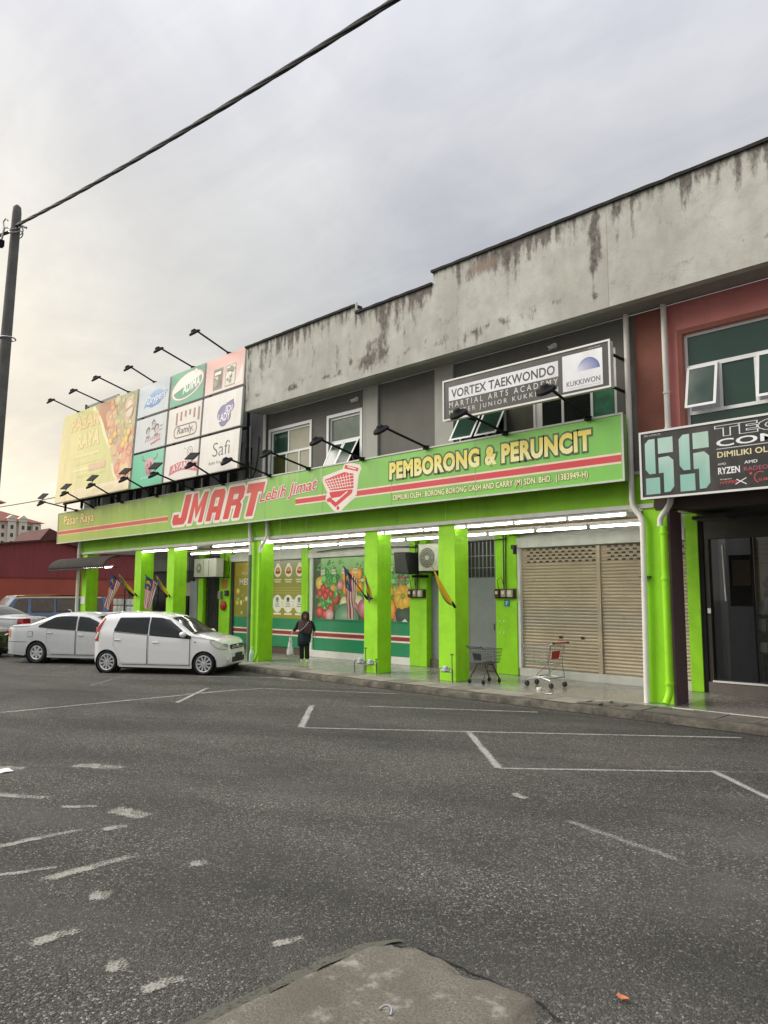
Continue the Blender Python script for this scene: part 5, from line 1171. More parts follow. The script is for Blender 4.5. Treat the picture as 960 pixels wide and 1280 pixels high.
box('switch_box', (-22.75, -22.58, 14.9, 14.998, 1.85, 2.12), steel, rb); box('switch_box', (-22.35, -22.2, 14.9, 14.998, 1.95, 2.15), darkgrey, rb); box('notice', (-22.66, -22.3, 14.985, 14.997, 2.2, 2.52), mat('orange_notice', (.55, .25, .06), .6), rb)
MB().tube([(-22.5, 14.97, 2.52), (-22.5, 14.97, 3.6)], .014, 6).build('conduit', darkgrey, rb); MB().tube([(-22.2, 14.95, 2.6), (-22.05, 14.9, 2.9), (-22.25, 14.95, 3.3)], .012, 5).build('wire', cablem, rb)
fl = tag(MB().box(-10.26, -10.16, 14.86, 14.97, 3.1, 3.2).box(-10.23, -10.19, 14.9, 15.0, 2.98, 3.1).build('small_flood_lamp', plastic), 'tiny black lamp at the top left corner of the beige shutters', 'lamp')

# ================================================================== PINK BUILDING with the computer shop
pk = thing('pink_building', (-1, 13, 0), 'pink and maroon shop unit with a dark computer shop below', 'shop building')
def K_(name, b, m, bevel=0): return box(name, b, m, pk, bevel)
PW = (-5.17, -1.6, 4.5, 6.63)
K_('maroon_wall', (-6.058, -5.462, 12.9, 13.12, 4.262, 7.228), maroon)
holed(-5.46, 6, 4.1, 7.228, 12.9, 13.12, [PW, (0, 4, 4.5, 6.63)]).build('upper_wall', pink, pk)
b = MB(); x0, x1, z0, z1 = PW; rails(b, x0-.09, x1+.09, z0-.09, z1+.09, 12.885, 12.897, .085); b.build('window_surround', maroon, pk)
b = MB(); rails(b, x0, x1, z0, z1, 12.98, 13.05, .05)
b.box(x0+.05, x1-.05, 12.97, 13.04, 5.98, 6.05); b.box(x0+.05, x1-.05, 12.97, 13.04, 5.16, 5.22)
for x in (-4.575, -4.0, -3.43, -2.85, -2.25): b.box(x-.025, x+.025, 12.975, 13.035, 5.222, 5.978)
pw = b.build('window', alu, pk)
pane(pw, x0+.05, x1-.05, 6.05, z1-.05, 13.0); pane(pw, x0+.05, x1-.05, z0+.05, 5.16, 13.0)
sash(pw, -5.13, -4.60, 5.24, 6.02, 12.97, 13); pane(pw, -4.55, -4.025, 5.222, 5.978, 13.0); sash(pw, -3.97, -3.46, 5.24, 6.02, 12.97, 10)
for a, c in ((-3.405, -2.875), (-2.825, -2.275), (-2.225, -1.66)): pane(pw, a, c, 5.222, 5.978, 13.0)
parapet(-6.200, 1.0, 9.18, pk); coping(-6.204, 6, 9.18, pk)
K_('parapet', (1.002, 6, 12.22, 12.40, 7.23, 9.2), wallpale)
K_('soffit', (-6.195, 6, 12.40, 12.9, 7.232, 7.30), soffitm)
pipe('drainpipe', [(-5.45, 12.80, 7.23), (-5.45, 12.80, 3.62), (-5.66, 12.80, 3.36), (-5.66, 12.80, 3.22)], .052, pvc, pk, (5.6, 4.95))
pipe('drainpipe', [(-5.60, 12.79, 3.22), (-5.60, 12.79, .35), (-5.64, 12.70, .16)], .062, lime, pk, (3.1, 2.3, .5))
K_('column_return', (-5.572, -5.53, 12.9, 13.38, .13, 3.5), purple)
K_('beam', (-5.78, 6, 12.88, 13.2, 3.52, 4.08), darkbrown); K_('ceiling', (-5.58, 6, 13.202, 15.6, 3.55, 3.60), mat('black_ceiling', (.008, .008, .008), .8))
K_('column', (-1.0, -.5, 12.9, 13.4, .13, 3.5), purple); K_('ceiling_lamp_tray', (-5.5, -4.9, 13.8, 14.3, 3.40, 3.46), darkgrey)
# recessed computer shopfront
frm = mat('dark_bronze_frame', (.045, .040, .030), .45, .3, var=.1)
K_('wall_return', (-5.878, -5.79, 15.02, 15.3, .13, 3.5), black)
K_('door_jamb', (-5.788, -5.70, 15.05, 15.25, .30, 3.12), frm); K_('shopfront_header', (-5.788, 2, 15.05, 15.25, 3.122, 3.5), frm)
K_('threshold', (-5.788, 2, 15.0, 15.3, .128, .34), mat('brown_tile_plinth', (.15, .135, .12), .35)); K_('threshold_edge', (-5.7, 2, 14.98, 15.05, .342, .372), alu)
def glassmat():
    m, t, b = newmat('dark_shop_glass'); b.inputs['Base Color'].default_value = (.01, .011, .011, 1); b.inputs['Roughness'].default_value = .03
    b.inputs['IOR'].default_value = 2.0
    tr = t.nodes.new('ShaderNodeBsdfTransparent'); tr.inputs[0].default_value = (.92, .93, .92, 1); mx = t.nodes.new('ShaderNodeMixShader'); mx.inputs[0].default_value = .42
    t.links.new(tr.outputs[0], mx.inputs[1]); t.links.new(b.outputs[0], mx.inputs[2]); t.links.new(mx.outputs[0], t.nodes['Material Output'].inputs[0]); return m
sg = glassmat()
for a, c in ((-5.698, -4.93), (-4.90, -3.6), (-3.57, -2.3)):
    K_('shop_window', (a, c, 15.12, 15.135, .375, 3.12), sg)
for x in (-4.93, -3.6): K_('mullion', (x+.001, x+.029, 15.10, 15.16, .375, 3.12), black)
MB().tube([(-5.45, 15.08, 3.0), (-5.42, 15.08, 1.9)], .012, 6).build('door_handle', alu, pk)
box('switch_plate', (-5.76, -5.70, 15.03, 15.048, 1.66, 1.76), white, pk)
# interior
rm = mat('shop_interior', (.26, .27, .26), .8)
K_('interior', (-5.75, 2, 17.8, 17.9, .13, 3.5), rm); K_('interior', (-5.86, -5.80, 15.32, 17.8, .13, 3.5), rm); K_('interior', (-5.75, 2, 15.31, 17.8, .08, .125), rm)
shl = thing('shop_shelf', (-4.2, 17, .13), 'dark shelf with boxes inside the computer shop window', 'shelf')
for z in (.9, 1.3, 1.62): box('shelf_board', (-5.0, -2.5, 15.42, 15.72, z, z+.03), mat('shelf_wood_%d' % int(z*100), (.20, .15, .09), .6), shl)
box('back_panel', (-5.0, -2.5, 15.74, 15.78, .13, 1.9), plastic, shl)
rnd = random.Random(9)
for i in range(16):
    x = -4.95+.15*i
    for z in (.93, 1.33, 1.65):
        if rnd.random() < .7: box('carton', (x, x+.12, 15.44, 15.62, z, z+.12+.16*rnd.random()), rnd.choice((white, white, acm, redplastic, steel, white)), shl)
po = thing('shop_poster', (-5.2, 15.3, 1.8), 'pale poster hanging behind the computer shop glass', 'poster'); box('sheet', (-5.35, -5.02, 15.30, 15.31, 2.2, 2.7), mat('poster_cream', (.35, .28, .18), .7), po); box('frame', (-5.42, -4.96, 15.32, 15.34, 1.8, 2.8), plastic, po)
fm = thing('painted_reflection', (-4.2, 15.16, 2.2), 'cream panel behind the computer shop glass painted as a reflection of sky and trees', 'panel')  # panel colours paint the sky and tree reflection seen in the glass
box('sheet', (-4.90, -3.62, 15.165, 15.18, 1.92, 3.10), mat('painted_reflection_cream', (.80, .62, .40), .6), fm)
q = Print(15.163); rr_ = random.Random(4)
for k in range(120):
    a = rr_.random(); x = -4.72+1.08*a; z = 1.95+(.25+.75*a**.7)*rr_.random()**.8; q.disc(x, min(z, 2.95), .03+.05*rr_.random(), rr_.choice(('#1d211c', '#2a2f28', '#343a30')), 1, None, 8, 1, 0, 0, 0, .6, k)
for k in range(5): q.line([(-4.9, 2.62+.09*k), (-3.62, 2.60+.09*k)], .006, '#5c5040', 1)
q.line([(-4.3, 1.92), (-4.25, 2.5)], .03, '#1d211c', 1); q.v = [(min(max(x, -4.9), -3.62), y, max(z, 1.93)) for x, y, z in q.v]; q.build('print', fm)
chx = thing('shop_chair', (-3.9, 15.9, .13), 'red office chair inside the computer shop', 'chair')
box('seat', (-4.25, -3.75, 15.25, 15.40, .55, .65), redplastic, chx, .03); box('backrest', (-4.25, -3.75, 15.36, 15.41, .68, 1.15), redplastic, chx, .03); MB().tube([(-4.0, 15.32, .13), (-4.0, 15.32, .55)], .03, 8).build('post', plastic, chx)
MB().box(-4.2, -3.8, 15.30, 15.34, .13, .17).box(-4.02, -3.98, 15.2, 15.4, .17, .2).build('base', plastic, chx)
tag(bpy.data.objects['shop_chair'])
# 55 sign
fs = thing('computer_shop_sign', (-3.5, 12.4, 3.68), 'black computer shop sign with large mint 55', 'shop sign')
MB().box(-5.79, -1.2, 12.4, 12.6, 3.68, 4.84).build('panel', darkgrey, fs); panel_frame('frame', -5.805, -1.185, 3.665, 4.855, 12.4, .035, white, fs, .02)
q = Print(12.395); q.rect(-5.77, -1.22, 3.70, 4.82, '#2b2a29', 0, ['#262524', '#2f2e2d', '#343332', '#2b2a29']); q.build('face', fs)
q = Print(12.395)
for dx in (0, .60):
    for pg in ([(-5.705, 4.64), (-5.635, 4.71), (-5.525, 4.71), (-5.525, 4.10), (-5.64, 4.10), (-5.705, 4.19)], [(-5.47, 4.71), (-5.21, 4.71), (-5.21, 4.44), (-5.47, 4.44)],
               [(-5.47, 4.37), (-5.29, 4.38), (-5.21, 4.30), (-5.21, 3.85), (-5.28, 3.765), (-5.385, 3.76), (-5.385, 4.10), (-5.47, 4.10)], [(-5.705, 4.03), (-5.455, 4.03), (-5.455, 3.745), (-5.705, 3.745)]):
        pg = pg[::-1] if sum((b_[0]-a[0])*(b_[1]+a[1]) for a, b_ in zip(pg, pg[1:]+pg[:1])) > 0 else pg
        q.poly([(x+dx, z) for x, z in pg], '#9cc9b8', 2, ['#8fc2b4' if z < 4.2 else '#b4d3c6' for x, z in pg])
q.build('logo', fs)
q = Print(12.395)
q.text('ZEN COMPUTE', -5.72, -5.42, 4.765, 4.795, '#d5d5d2', 2)
q.text('TECH', -4.49, -3.05, 4.59, 4.765, '#2b2a29', 3, .03, outlines=((.035, '#dfe2e2'),))
q.build('lettering', fs); q = Print(12.395)
q.text('COMPUTER', -4.49, -2.2, 4.42, 4.545, '#eef0f0', 3, .02); q.line([(-4.49, 4.385), (-1.5, 4.385)], .012, '#cfcfcc', 2)
q.build('lettering', fs); q = Print(12.395)
q.text('DIMILIKI OLEH : SUPER', -4.48, -3.0, 4.24, 4.335, '#e4d9a8', 3, .02)
q.build('lettering', fs); q = Print(12.395)
q.text('AMD', -4.48, -4.35, 4.115, 4.15, '#d8d8d6', 3, .01); q.text('RYZEN', -4.48, -4.14, 3.965, 4.075, '#ececea', 3, .03); q.text('AMD', -4.07, -3.87, 4.095, 4.145, '#e6e6e4', 3, .02); q.text('RADEON', -4.08, -3.64, 3.98, 4.045, '#b25a68', 3, 0)
q.build('lettering', fs); q = Print(12.395)
q.text('Kingston', -4.45, -4.27, 3.865, 3.89, '#e6e6e4', 3, .01); q.text('HYPER', -4.46, -4.18, 3.80, 3.85, '#c9474f', 3, .01, .3); q.line([(-4.2, 3.86), (-4.05, 3.77)], .014, '#ececec', 3); q.line([(-4.22, 3.78), (-4.05, 3.87)], .014, '#ececec', 3)
q.text('G.SKILL', -3.87, -3.62, 3.80, 3.84, '#d8515a', 3, .01); q.ring(-3.84, 3.86, .08, .095, '#c93f4a', 3, 14, 1, pi*.3, pi*1.4); q.disc(-3.98, 3.93, .022, '#c93f4a', 3)
q.build('lettering', fs)
MB().box(-5.7, -5.66, 12.6, 12.88, 3.9, 3.94).box(-1.4, -1.36, 12.6, 12.88, 3.9, 3.94).build('bracket', black, fs)

# ================================================================== POLE AND CABLES
po = thing('utility_pole', (-11.89, 3.87, 0), 'grey concrete utility pole leaning out of the frame edge with cable on top', 'utility pole')
pts = [(-11.93, 3.74, -.05), (-11.898, 3.83, 4), (-11.872, 3.913, 7.93), (-11.872, 3.913, 8.03), (-11.872, 3.913, 8.07)]
MB().tube(pts, [.108, .090, .067, .058, .02], 16).build('shaft', polem, po, smooth=True)
MB().tube([(-11.93, 3.86, 7.70), (-12.06, 3.80, 7.72), (-12.08, 3.79, 7.82), (-12.04, 3.81, 7.87), (-12.0, 3.83, 7.83)], .012, 6).tube([(-12.05, 3.8, 7.72), (-12.09, 3.78, 7.50)], .016, 6).build('hook', steel, po)
MB().box(-12.16, -12.06, 3.72, 3.82, 7.42, 7.52).build('cable_clamp', black, po)
MB().tube([(-11.79, 3.95, 7.72), (-11.68, 4.0, 7.66)], .02, 6).build('strain_clamp', steel, po)
b = MB()
for z in (7.66, 7.6): b.tube([(-11.872+.10*cos(a), 3.913+.10*sin(a), z+.03*sin(a*2)) for a in [2*pi*k/16 for k in range(17)]], .01, 5)
for z in (5.9,): b.tube([(-11.88+.113*cos(a), 3.89+.113*sin(a), z) for a in [2*pi*k/16 for k in range(17)]], .012, 5)
b.build('pole_band', steel, po)
cbl = thing('overhead_cable', (-11.87, 3.9, 7.8), 'thick twisted black cable sweeping up from the concrete pole', 'cable')
ux, uy = 8.21091/8.2112, -.0739/8.2112
ux, uy = (-3.659+11.87)/8.2112, (3.826-3.9)/8.2112
def cz(s): return 7.72-.1755*s+.00425*s*s
S_n = [(.28*k) for k in range(0, 90)]
for j in range(4):
    P = []
    for s in S_n:
        for q_ in (0, .5):
            ss = s+q_*.28; a = ss*2*pi/1.9+j*pi/2; r = .0135
            P.append((-11.87+ux*ss-uy*r*cos(a), 3.9+uy*ss+ux*r*cos(a), cz(ss)+r*sin(a)))
    MB().tube(P, .0125, 7).build('strand', cablem, cbl, smooth=True)
b = MB()
for j in range(3):
    P = []
    for k in range(60):
        ss = k*.35; a = ss*2*pi/1.6+j*2.1; P.append((-11.87-ss*.93+.016*cos(a), 3.9-ss*.36, 7.66-.10*ss+.004*ss*ss+.016*sin(a)))
    b.tube(P, .016, 6)
b.build('strand', cablem, cbl, smooth=True)
tw = MB().tube([(-60+30.2*t, 6+6.4*t, 6.9-2.6*t*(1-t)-.93*t) for t in [k/16 for k in range(17)]], .02, 5).build('thin_wire', cablem); tag(tw, 'thin dark wire running in to the left end of the green sign', 'wire')

# ================================================================== FLAGS
def flag(base, tip, corners, label, kind):
    t = thing('flag', base, label, 'flag', 'flags on the columns')
    X = base[0]; B = Vector(base); T_ = Vector(tip); d = (T_-B)
    MB().tube([B, B+d*.12], .028, 8).build('holder', black, t)
    MB().tube([B, T_], .011, 6).build('pole', (black if kind != 'state' else mat('yellow_pole', (.50, .40, .10), .5) if 'yellow_pole' not in MATS else MATS['yellow_pole']), t)
    if kind == 'nation':
        b = MB(); na, nb = 28, 20; P0, P1, P2, P3 = [Vector((X, *c)) for c in corners]   # tip, hoist low, fly low, fly tip
        mats_ = [flagr, flagw, flagb, flagy]; P = []
        for i in range(na+1):
            row = []
            for j in range(nb+1):
                u = i/na; v = j/nb; p = P0*(1-u)*(1-v)+P1*u*(1-v)+P2*u*v+P3*(1-u)*v
                sw = sin(u*9+v*3+X)*.035*(.3+v)+noise.noise((u*3, v*3, X))*.03
                p.x += sw; p.y += sw*.3; row.append(tuple(p))
            P.append(row)
        b.grid(P); k = 0
        for i in range(na):
            for j in range(nb):
                u, v = (i+.5)/na, (j+.5)/nb; m = (i//2) % 2
                if u < 8/14 and v < .42:
                    m = 2; cu, cv = (u*14-4)/4, (v*28-5.8)/4
                    if cu*cu+cv*cv < .45 and (cu*cu+(cv-.3)**2) > .26: m = 3
                    elif cu*cu+(cv-.95)**2 < .07: m = 3
                b.m[k] = m; k += 1
        b.build('cloth', mats_, t, smooth='all', fixn=False)
    else:
        b = MB(); P = []
        for i in range(17):
            row = []; u = i/16; c = B+d*(.18+.80*u)
            for j in range(9):
                v = j/8; w_ = .03+.05*sin(pi*u)+.02*sin(u*9); a = v*pi*1.6+u*4
                drop = (Vector((.05*sin(a), .03*cos(a), -v*(.10+.22*(kind_drop(u))))))
                row.append(tuple(c+drop*1.0))
            P.append(row)
        b.grid(P); k = 0
        for i in range(16):
            for j in range(8): b.m[k] = 0 if j < 3 else (1 if j < 6 else 2); k += 1
        b.build('cloth', [flagy, flagk, flaggrey], t, smooth='all', fixn=False)
def kind_drop(u): return .25+.75*max(0, 1-abs(u-.35)*1.6)
flagr = mat('flag_red', (.56, .05, .06), .8); flagw = mat('flag_white', (.82, .80, .78), .8); flagb = mat('flag_blue', (.06, .075, .26), .8); flagy = mat('flag_yellow', (.72, .47, .02), .8); flagk = mat('flag_black', (.03, .03, .03), .8); flaggrey = mat('flag_grey_blue', (.13, .15, .24), .8)
flag((-24.9, 12.86, 1.95), (-24.9, 11.93, 2.75), [(11.95, 2.73), (12.33, 2.42), (11.93, 1.47), (11.80, 1.58)], 'striped flag with blue canton hanging at the farthest left column', 'nation')
flag((-24.72, 12.86, 1.95), (-24.72, 12.17, 2.69), None, 'furled yellow and black flag at the farthest left column', 'state')
flag((-22.62, 12.86, 1.92), (-22.62, 12.02, 2.65), [(12.04, 2.63), (12.50, 2.36), (12.18, 1.50), (12.06, 1.56)], 'striped flag with blue canton hanging at the second far column', 'nation')
flag((-22.45, 12.86, 1.92), (-22.45, 12.35, 2.61), None, 'furled yellow and black flag at the second far column', 'state')
flag((-13.10, 12.86, 1.90), (-13.10, 12.05, 2.68), [(12.07, 2.66), (12.50, 2.38), (12.44, 1.41), (12.14, 1.46)], 'striped flag with blue canton before the vegetable panel', 'nation')
flag((-12.95, 12.86, 1.90), (-12.95, 12.62, 2.50), None, 'limp yellow and black flag beside the vegetable panel', 'state')
t = thing('flag', (-10.42, 12.86, 1.73), 'furled yellow flag slanting across the column before the steel doors', 'flag', 'flags on the columns')
B = Vector((-10.36, 12.86, 1.73)); T_ = Vector((-10.55, 12.30, 2.62)); MB().tube([B, B+(T_-B)*.14], .03, 8).build('holder', black, t); MB().tube([B, T_], .011, 6).build('pole', flagy, t)
P = []
for i in range(21):
    u = i/20; c = B+(T_-B)*(.08+.80*u)+Vector((0, 0, -.10*sin(pi*u))); w_ = .02+.075*sin(pi*min(1, u*1.15))**.8
    P.append([tuple(c+Vector((.03*sin(v*6), -.0+.04*cos(v*6), 0))*(.4+w_*8)*.8+Vector((0, -.5*w_, -.8*w_))*(v-.3)*2) for v in [k/8 for k in range(9)]])
b = MB().grid(P)
for k in range(len(b.m)): b.m[k] = 0 if k % 8 < 5 else (1 if k % 8 < 7 else 2)
b.build('cloth', [flagy, flaggrey, flagk], t, smooth='all', fixn=False)

# ================================================================== WATER METERS
brass = mat('dull_pipe', (.19, .18, .16), .5, .5, var=.2)
def water(x, y, label, wd=.34, hi=.60):
    t = thing('water_meter', (x, y, .126), label, 'water meter', 'water meters before the columns')
    MB().tube([(0, 0, 0), (0, 0, .27), (.03, 0, .30), (wd-.03, 0, .30), (wd, 0, .27), (wd, 0, 0)], .013, 6).tube([(wd+.0, -.02, .05), (wd+.0, -.02, hi)], .011, 6).tube([(0, 0, .22), (wd, 0, .22)], .011, 6).build('pipework', brass, t, local=True)
    MB().lathe([(0, 0), (.055, 0), (.055, .09), (.045, .11), (0, .11)], lambda a, b_, h: (wd/2+a, b_-.01, .24+h), 14).tube([(wd*.25, 0, .26), (wd*.75, 0, .26)], .03, 8).build('meter', mat('meter_blue_white', (.5, .56, .58), .4) if 'meter_blue_white' not in MATS else MATS['meter_blue_white'], t, local=True)
    MB().tube([(wd-.035, -.02, hi), (wd+.035, -.02, hi)], .014, 6).build('valve_handle', darkgrey, t, local=True); return t
wm = water(-10.68, 12.68, 'water meter on pipes before the column with the slanting yellow flag'); wm.rotation_euler.z = .15
wm = water(-13.42, 12.74, 'water meter on thin pipes left of the column beside the vegetable panel'); wm.rotation_euler.z = .2
wm = water(-13.02, 12.68, 'low water meter pipes at the foot of the column beside the vegetable panel', .36, .36); wm.rotation_euler.z = .2
bo = thing('plastic_bottle', (-17.6, 13.0, .126), 'pale green bottle standing at the foot of the twin pipe column', 'bottle')
MB().lathe([(0, 0), (.07, 0), (.075, .02), (.075, .22), (.06, .28), (.025, .34), (.025, .37), (0, .37)], lambda a, b_, h: (-17.62+a, 12.72+b_, .126+h), 14).build('body', mat('bottle_green', (.45, .65, .5), .2), bo, smooth=True)
MB().lathe([(0, .37), (.028, .37), (.028, .41), (0, .41)], lambda a, b_, h: (-17.62+a, 12.72+b_, .126+h), 10).build('cap', white, bo)
tk = MB().lathe([(0, 0), (.05, 0), (.055, .03), (.05, .05), (0, .05)], lambda a, b_, h: (-8.35+a, 13.0+b_, .127+h), 12).build('foam_lid', white); tag(tk, 'small white lid on the wet tiles before the red flap trolley', 'litter')
# ================================================================== SHOPPING TROLLEYS
def trolley(loc, rz, sc, label, wire, frame, flapm, xlegs):
    t = thing('shopping_trolley', loc, label, 'shopping trolley', 'shopping trolleys on the walkway', rz); t.scale = (sc, sc, sc)
    def cor(u, v, s):   # u along 0..1 rear->front, v height 0..1, s side -1..1
        x = (.06+.10*(1-v))+u*(.78-.10*(1-v)-.06*(1-v)); w_ = (.27-.05*u)*(.82+.18*v); z = (.50+.04*u)+v*(.42-.06*u); return (x, s*w_, z)
    b = MB(); r = .0042
    for v in (0, .25, .5, .75, 1):
        rr = .008 if v == 1 else r
        b.tube([cor(0, v, -1), cor(1, v, -1), cor(1, v, 1), cor(0, v, 1), cor(0, v, -1)], rr, 5)
    for k in range(13):
        u = k/12
        for s in (-1, 1): b.tube([cor(u, 0, s), cor(u, 1, s)], r, 4)
        b.tube([cor(u, 0, -1), cor(u, 0, 1)], r, 4)
    for k in range(8):
        s = -1+2*k/7
        for u in (0, 1): b.tube([cor(u, 0, s), cor(u, 1, s)], r, 4)
        b.tube([cor(0, 0, s), cor(1, 0, s)], r, 4)
    b.build('basket', wire, t, local=True)
    b = MB(); R_ = .013; wheels = [(.04, -.25), (.04, .25), (.74, -.18), (.74, .18)]
    if xlegs:
        for (x, y) in wheels: b.tube([(.40+.10*(1 if x > .4 else -1), y*.75, .51), (x, y, .12)], .017, 6)
        b.tube([(.28, -.2, .51), (.52, -.2, .51)], .014, 6).tube([(.28, .2, .51), (.52, .2, .51)], .014, 6).tube([(.18, -.23, .30), (.18, .23, .30)], R_, 6).tube([(.64, -.18, .30), (.64, .18, .30)], R_, 6)
    else:
        for s in (-1, 1):
            b.tube([(.02, s*.27, .95), (.10, s*.25, .55), (.06, s*.26, .30), (.04, s*.26, .17), (.40, s*.22, .24), (.74, s*.18, .14)], R_, 6); b.tube([(.10, s*.25, .55), (.45, s*.22, .26)], .009, 5)
        b.tube([(.05, -.26, .22), (.05, .26, .22)], R_, 6).tube([(.45, -.21, .24), (.45, .21, .24)], R_, 6)
    for s in (-1, 1): b.tube([cor(0, 1, s), (-.06, s*.27, .98)], .011, 6)
    b.build('frame', frame, t, local=True, smooth=True)
    MB().tube([(-.06, -.27, .98), (-.06, .27, .98)], .018, 8).build('handle', flapm, t, local=True, smooth=True)
    MB().tube([(-.06, -.29, .98), (-.06, -.24, .98)], .022, 8).tube([(-.06, .24, .98), (-.06, .29, .98)], .022, 8).build('handle_end', plastic, t, local=True)
    P = [(.10, -.13, .62), (.10, .13, .62), (.115, -.13, .62), (.115, .13, .62), (.055, -.15, .80), (.055, .15, .80), (.07, -.15, .80), (.07, .15, .80)]
    MB().hexa(P).build('seat_flap', flapm, t, local=True, bevel=.006)
    for (x, y) in wheels:
        wo = MB().lathe([(0, -.016), (.055, -.016), (.062, -.008), (.062, .008), (.055, .016), (0, .016)], lambda a, c, h: (x+a, y+h, .062+c), 16).build('wheel', rubber, t, local=True, smooth=True)
        MB().tube([(x, y-.024, .062), (x, y-.024, .13), (x, y+.024, .13), (x, y+.024, .062)], .006, 5).build('fork', steel, wo, local=True)
trolley((-9.86, 12.90, .127), radians(84), .80, 'dark wire trolley with splayed black legs beside the lime column', mat('dark_trolley_wire', (.10, .10, .10), .4, .7), plastic, plastic, True)
trolley((-8.22, 13.55, .127), radians(176), .93, 'steel trolley with red seat flap before the beige shutters', chrome, steel, redplastic, False)

# ================================================================== CARS
def curve(tab):
    tab = sorted(tab)
    return lambda x: sm(tab, x)
def raw(tab): return lambda x: lerp(tab, x)
class Car:
    def __init__(s, name, loc, rz, label, cat, top, belt, sill, plan, paint, wheels, wr, tumble=.30, group=None):
        s.t = thing(name, loc, label, cat, group, rz); s.top, s.belt, s.sill, s.plan = curve(top), curve(belt), curve(sill), curve(plan)
        s.x0, s.x1 = top[0][0], top[-1][0]; s.tumble = tumble; s.paint = paint; s.wheels = wheels; s.wr = wr
    def sec(s, x):
        zs, zt, w_ = s.sill(x), s.top(x), s.plan(x); zt = max(zt, zs+.12); zb = min(s.belt(x), zt-.03); hg = zt-zb; k = min(1, hg/.25)
        yb_ = w_-.012; yr = yb_-s.tumble*hg*(.9 if hg > .1 else .3)
        return [(0, zs), (w_*.86, zs), (w_-.035, zs+.02), (w_-.008, zs+.10*min(1, (zb-zs)/.3)), (w_, zs+(zb-zs)*.55), (w_-.003, zs+(zb-zs)*.82), (yb_, zb), (yb_-.012*k, zb+.02*k),
                ((yb_+yr)/2+.02*k, (zb+zt)/2), (yr+.02*k, zt-.075*k), (yr-.02*k-.02, zt-.03*k-.004), (yr-.10*k-.04, zt-.002), (yr*.5, zt+.018), (0, zt+.026)]
    def y_at(s, x, z):
        P = s.sec(x)[2:11]
        for (a, b_), (c, d) in zip(P, P[1:]):
            if z <= d: return a+(c-a)*max(0, min(1, (z-b_)/(d-b_ if d > b_ else 1)))
        return P[-1][0]
    def body(s):
        b = MB(); n = 110; P = []
        for i in range(n+1):
            f = i/n; x = s.x0+(s.x1-s.x0)*(f-.06*sin(4*pi*f)/2); q = s.sec(x)
            P.append([(x, -y, z) for y, z in q]+[(x, y, z) for y, z in q[-2:0:-1]])
        for r in P: r.append(r[0])
        b.grid(P); b.face(P[0][:-1]); b.face(P[-1][:-1][::-1])
        o = b.build('body', s.paint, s.t, local=True, smooth=True)
        bm = bmesh.new(); bm.from_mesh(o.data); bmesh.ops.remove_doubles(bm, verts=bm.verts, dist=1e-4); bmesh.ops.recalc_face_normals(bm, faces=bm.faces); bm.to_mesh(o.data); bm.free()
        # wheel arches cut through the flanks
        c = MB()
        for x in s.wheels:
            for sd_ in (-1, 1):
                c.tube([(x, sd_*(s.plan(x)+.2), s.wr), (x, sd_*(s.plan(x)-.26), s.wr)], s.wr*1.17, 28)
        cu = c.build('cutter', seamm, s.t, local=True)
        m = o.modifiers.new('cut', 'BOOLEAN'); m.operation = 'DIFFERENCE'; m.object = cu; m.solver = 'EXACT'
        dg = bpy.context.evaluated_depsgraph_get(); me = bpy.data.meshes.new_from_object(o.evaluated_get(dg)); o.modifiers.clear(); o.data = me
        bpy.data.objects.remove(cu)
        me.polygons.foreach_set('use_smooth', [True]*len(me.polygons)); me.set_sharp_from_angle(angle=radians(38))
        s.bodyo = o
        # dark arch liners
        for x in s.wheels:
            for sd_ in (-1, 1):
                y = s.plan(x); k = MB()
                fn = lambda a, c_, h, x=x, sd_=sd_, y=y: (x+a, sd_*(y-.265+h), s.wr+c_)
                k.lathe([(0, 0), (s.wr*1.165, 0), (s.wr*1.165, .235), (s.wr*1.185, .235), (s.wr*1.185, -.01), (0, -.01)], fn, 28)
                k.build('arch_liner', plastic, s.t, local=True)
        MB().box(s.x0+.25, s.x1-.3, -s.plan(1)*.8, s.plan(1)*.8, s.sill(1)-.05, s.sill(1)+.08).build('underbody', seamm, s.t, local=True)
        return o
    def patch(s, name, uv, m, off=.006, nu=14, nv=6, both=True, par=None, solid=0, sides=(-1, 1)):
        """uv(u, v) -> (x, z) on the side of the car"""
        res = []
        for sd_ in (sides if both else (-1,)):
            P = [[(lambda p: (p[0], sd_*(s.y_at(p[0], p[1])+off), p[1]))(uv(i/nu, j/nv)) for j in range(nv+1)] for i in range(nu+1)]
            res.append(MB().grid(P).build(name, m, par or s.t, local=True, smooth='all', solid=solid))
        return res
    def strip_patch(s, name, x0, x1, zb, zt, m, off=.006, **k):
        zb = raw(zb); zt = raw(zt); return s.patch(name, lambda u, v: (x0+(x1-x0)*u, zb(x0+(x1-x0)*u)+(zt(x0+(x1-x0)*u)-zb(x0+(x1-x0)*u))*v), m, off, **k)
    def door(s, x0, x1, zb, zt, handle=None):
        g = .012; zb2 = [(x, z-g) for x, z in zb]; zt2 = [(x, z+g) for x, z in zt]
        a = s.strip_patch('door_seam', x0-g, x1+g, zb2, zt2, seamm, .007, nu=40, nv=26); d = s.strip_patch('door', x0, x1, zb, zt, s.paint, .013, nu=40, nv=26)
        for q in a: q.parent = d[a.index(q)]
        if handle:
            for i, sd_ in enumerate((-1, 1)):
                y = sd_*(s.y_at(handle[0], handle[1])+.02); h = MB().tube([(handle[0]-.08, y, handle[1]), (handle[0]+.08, y, handle[1])], .016, 8).build('handle', s.paint, d[i], local=True, smooth=True)
                MB().box(handle[0]-.09, handle[0]+.09, y-sd_*.012-.004, y-sd_*.012+.004, handle[1]-.03, handle[1]+.018).build('handle_recess', seamm, h, local=True)
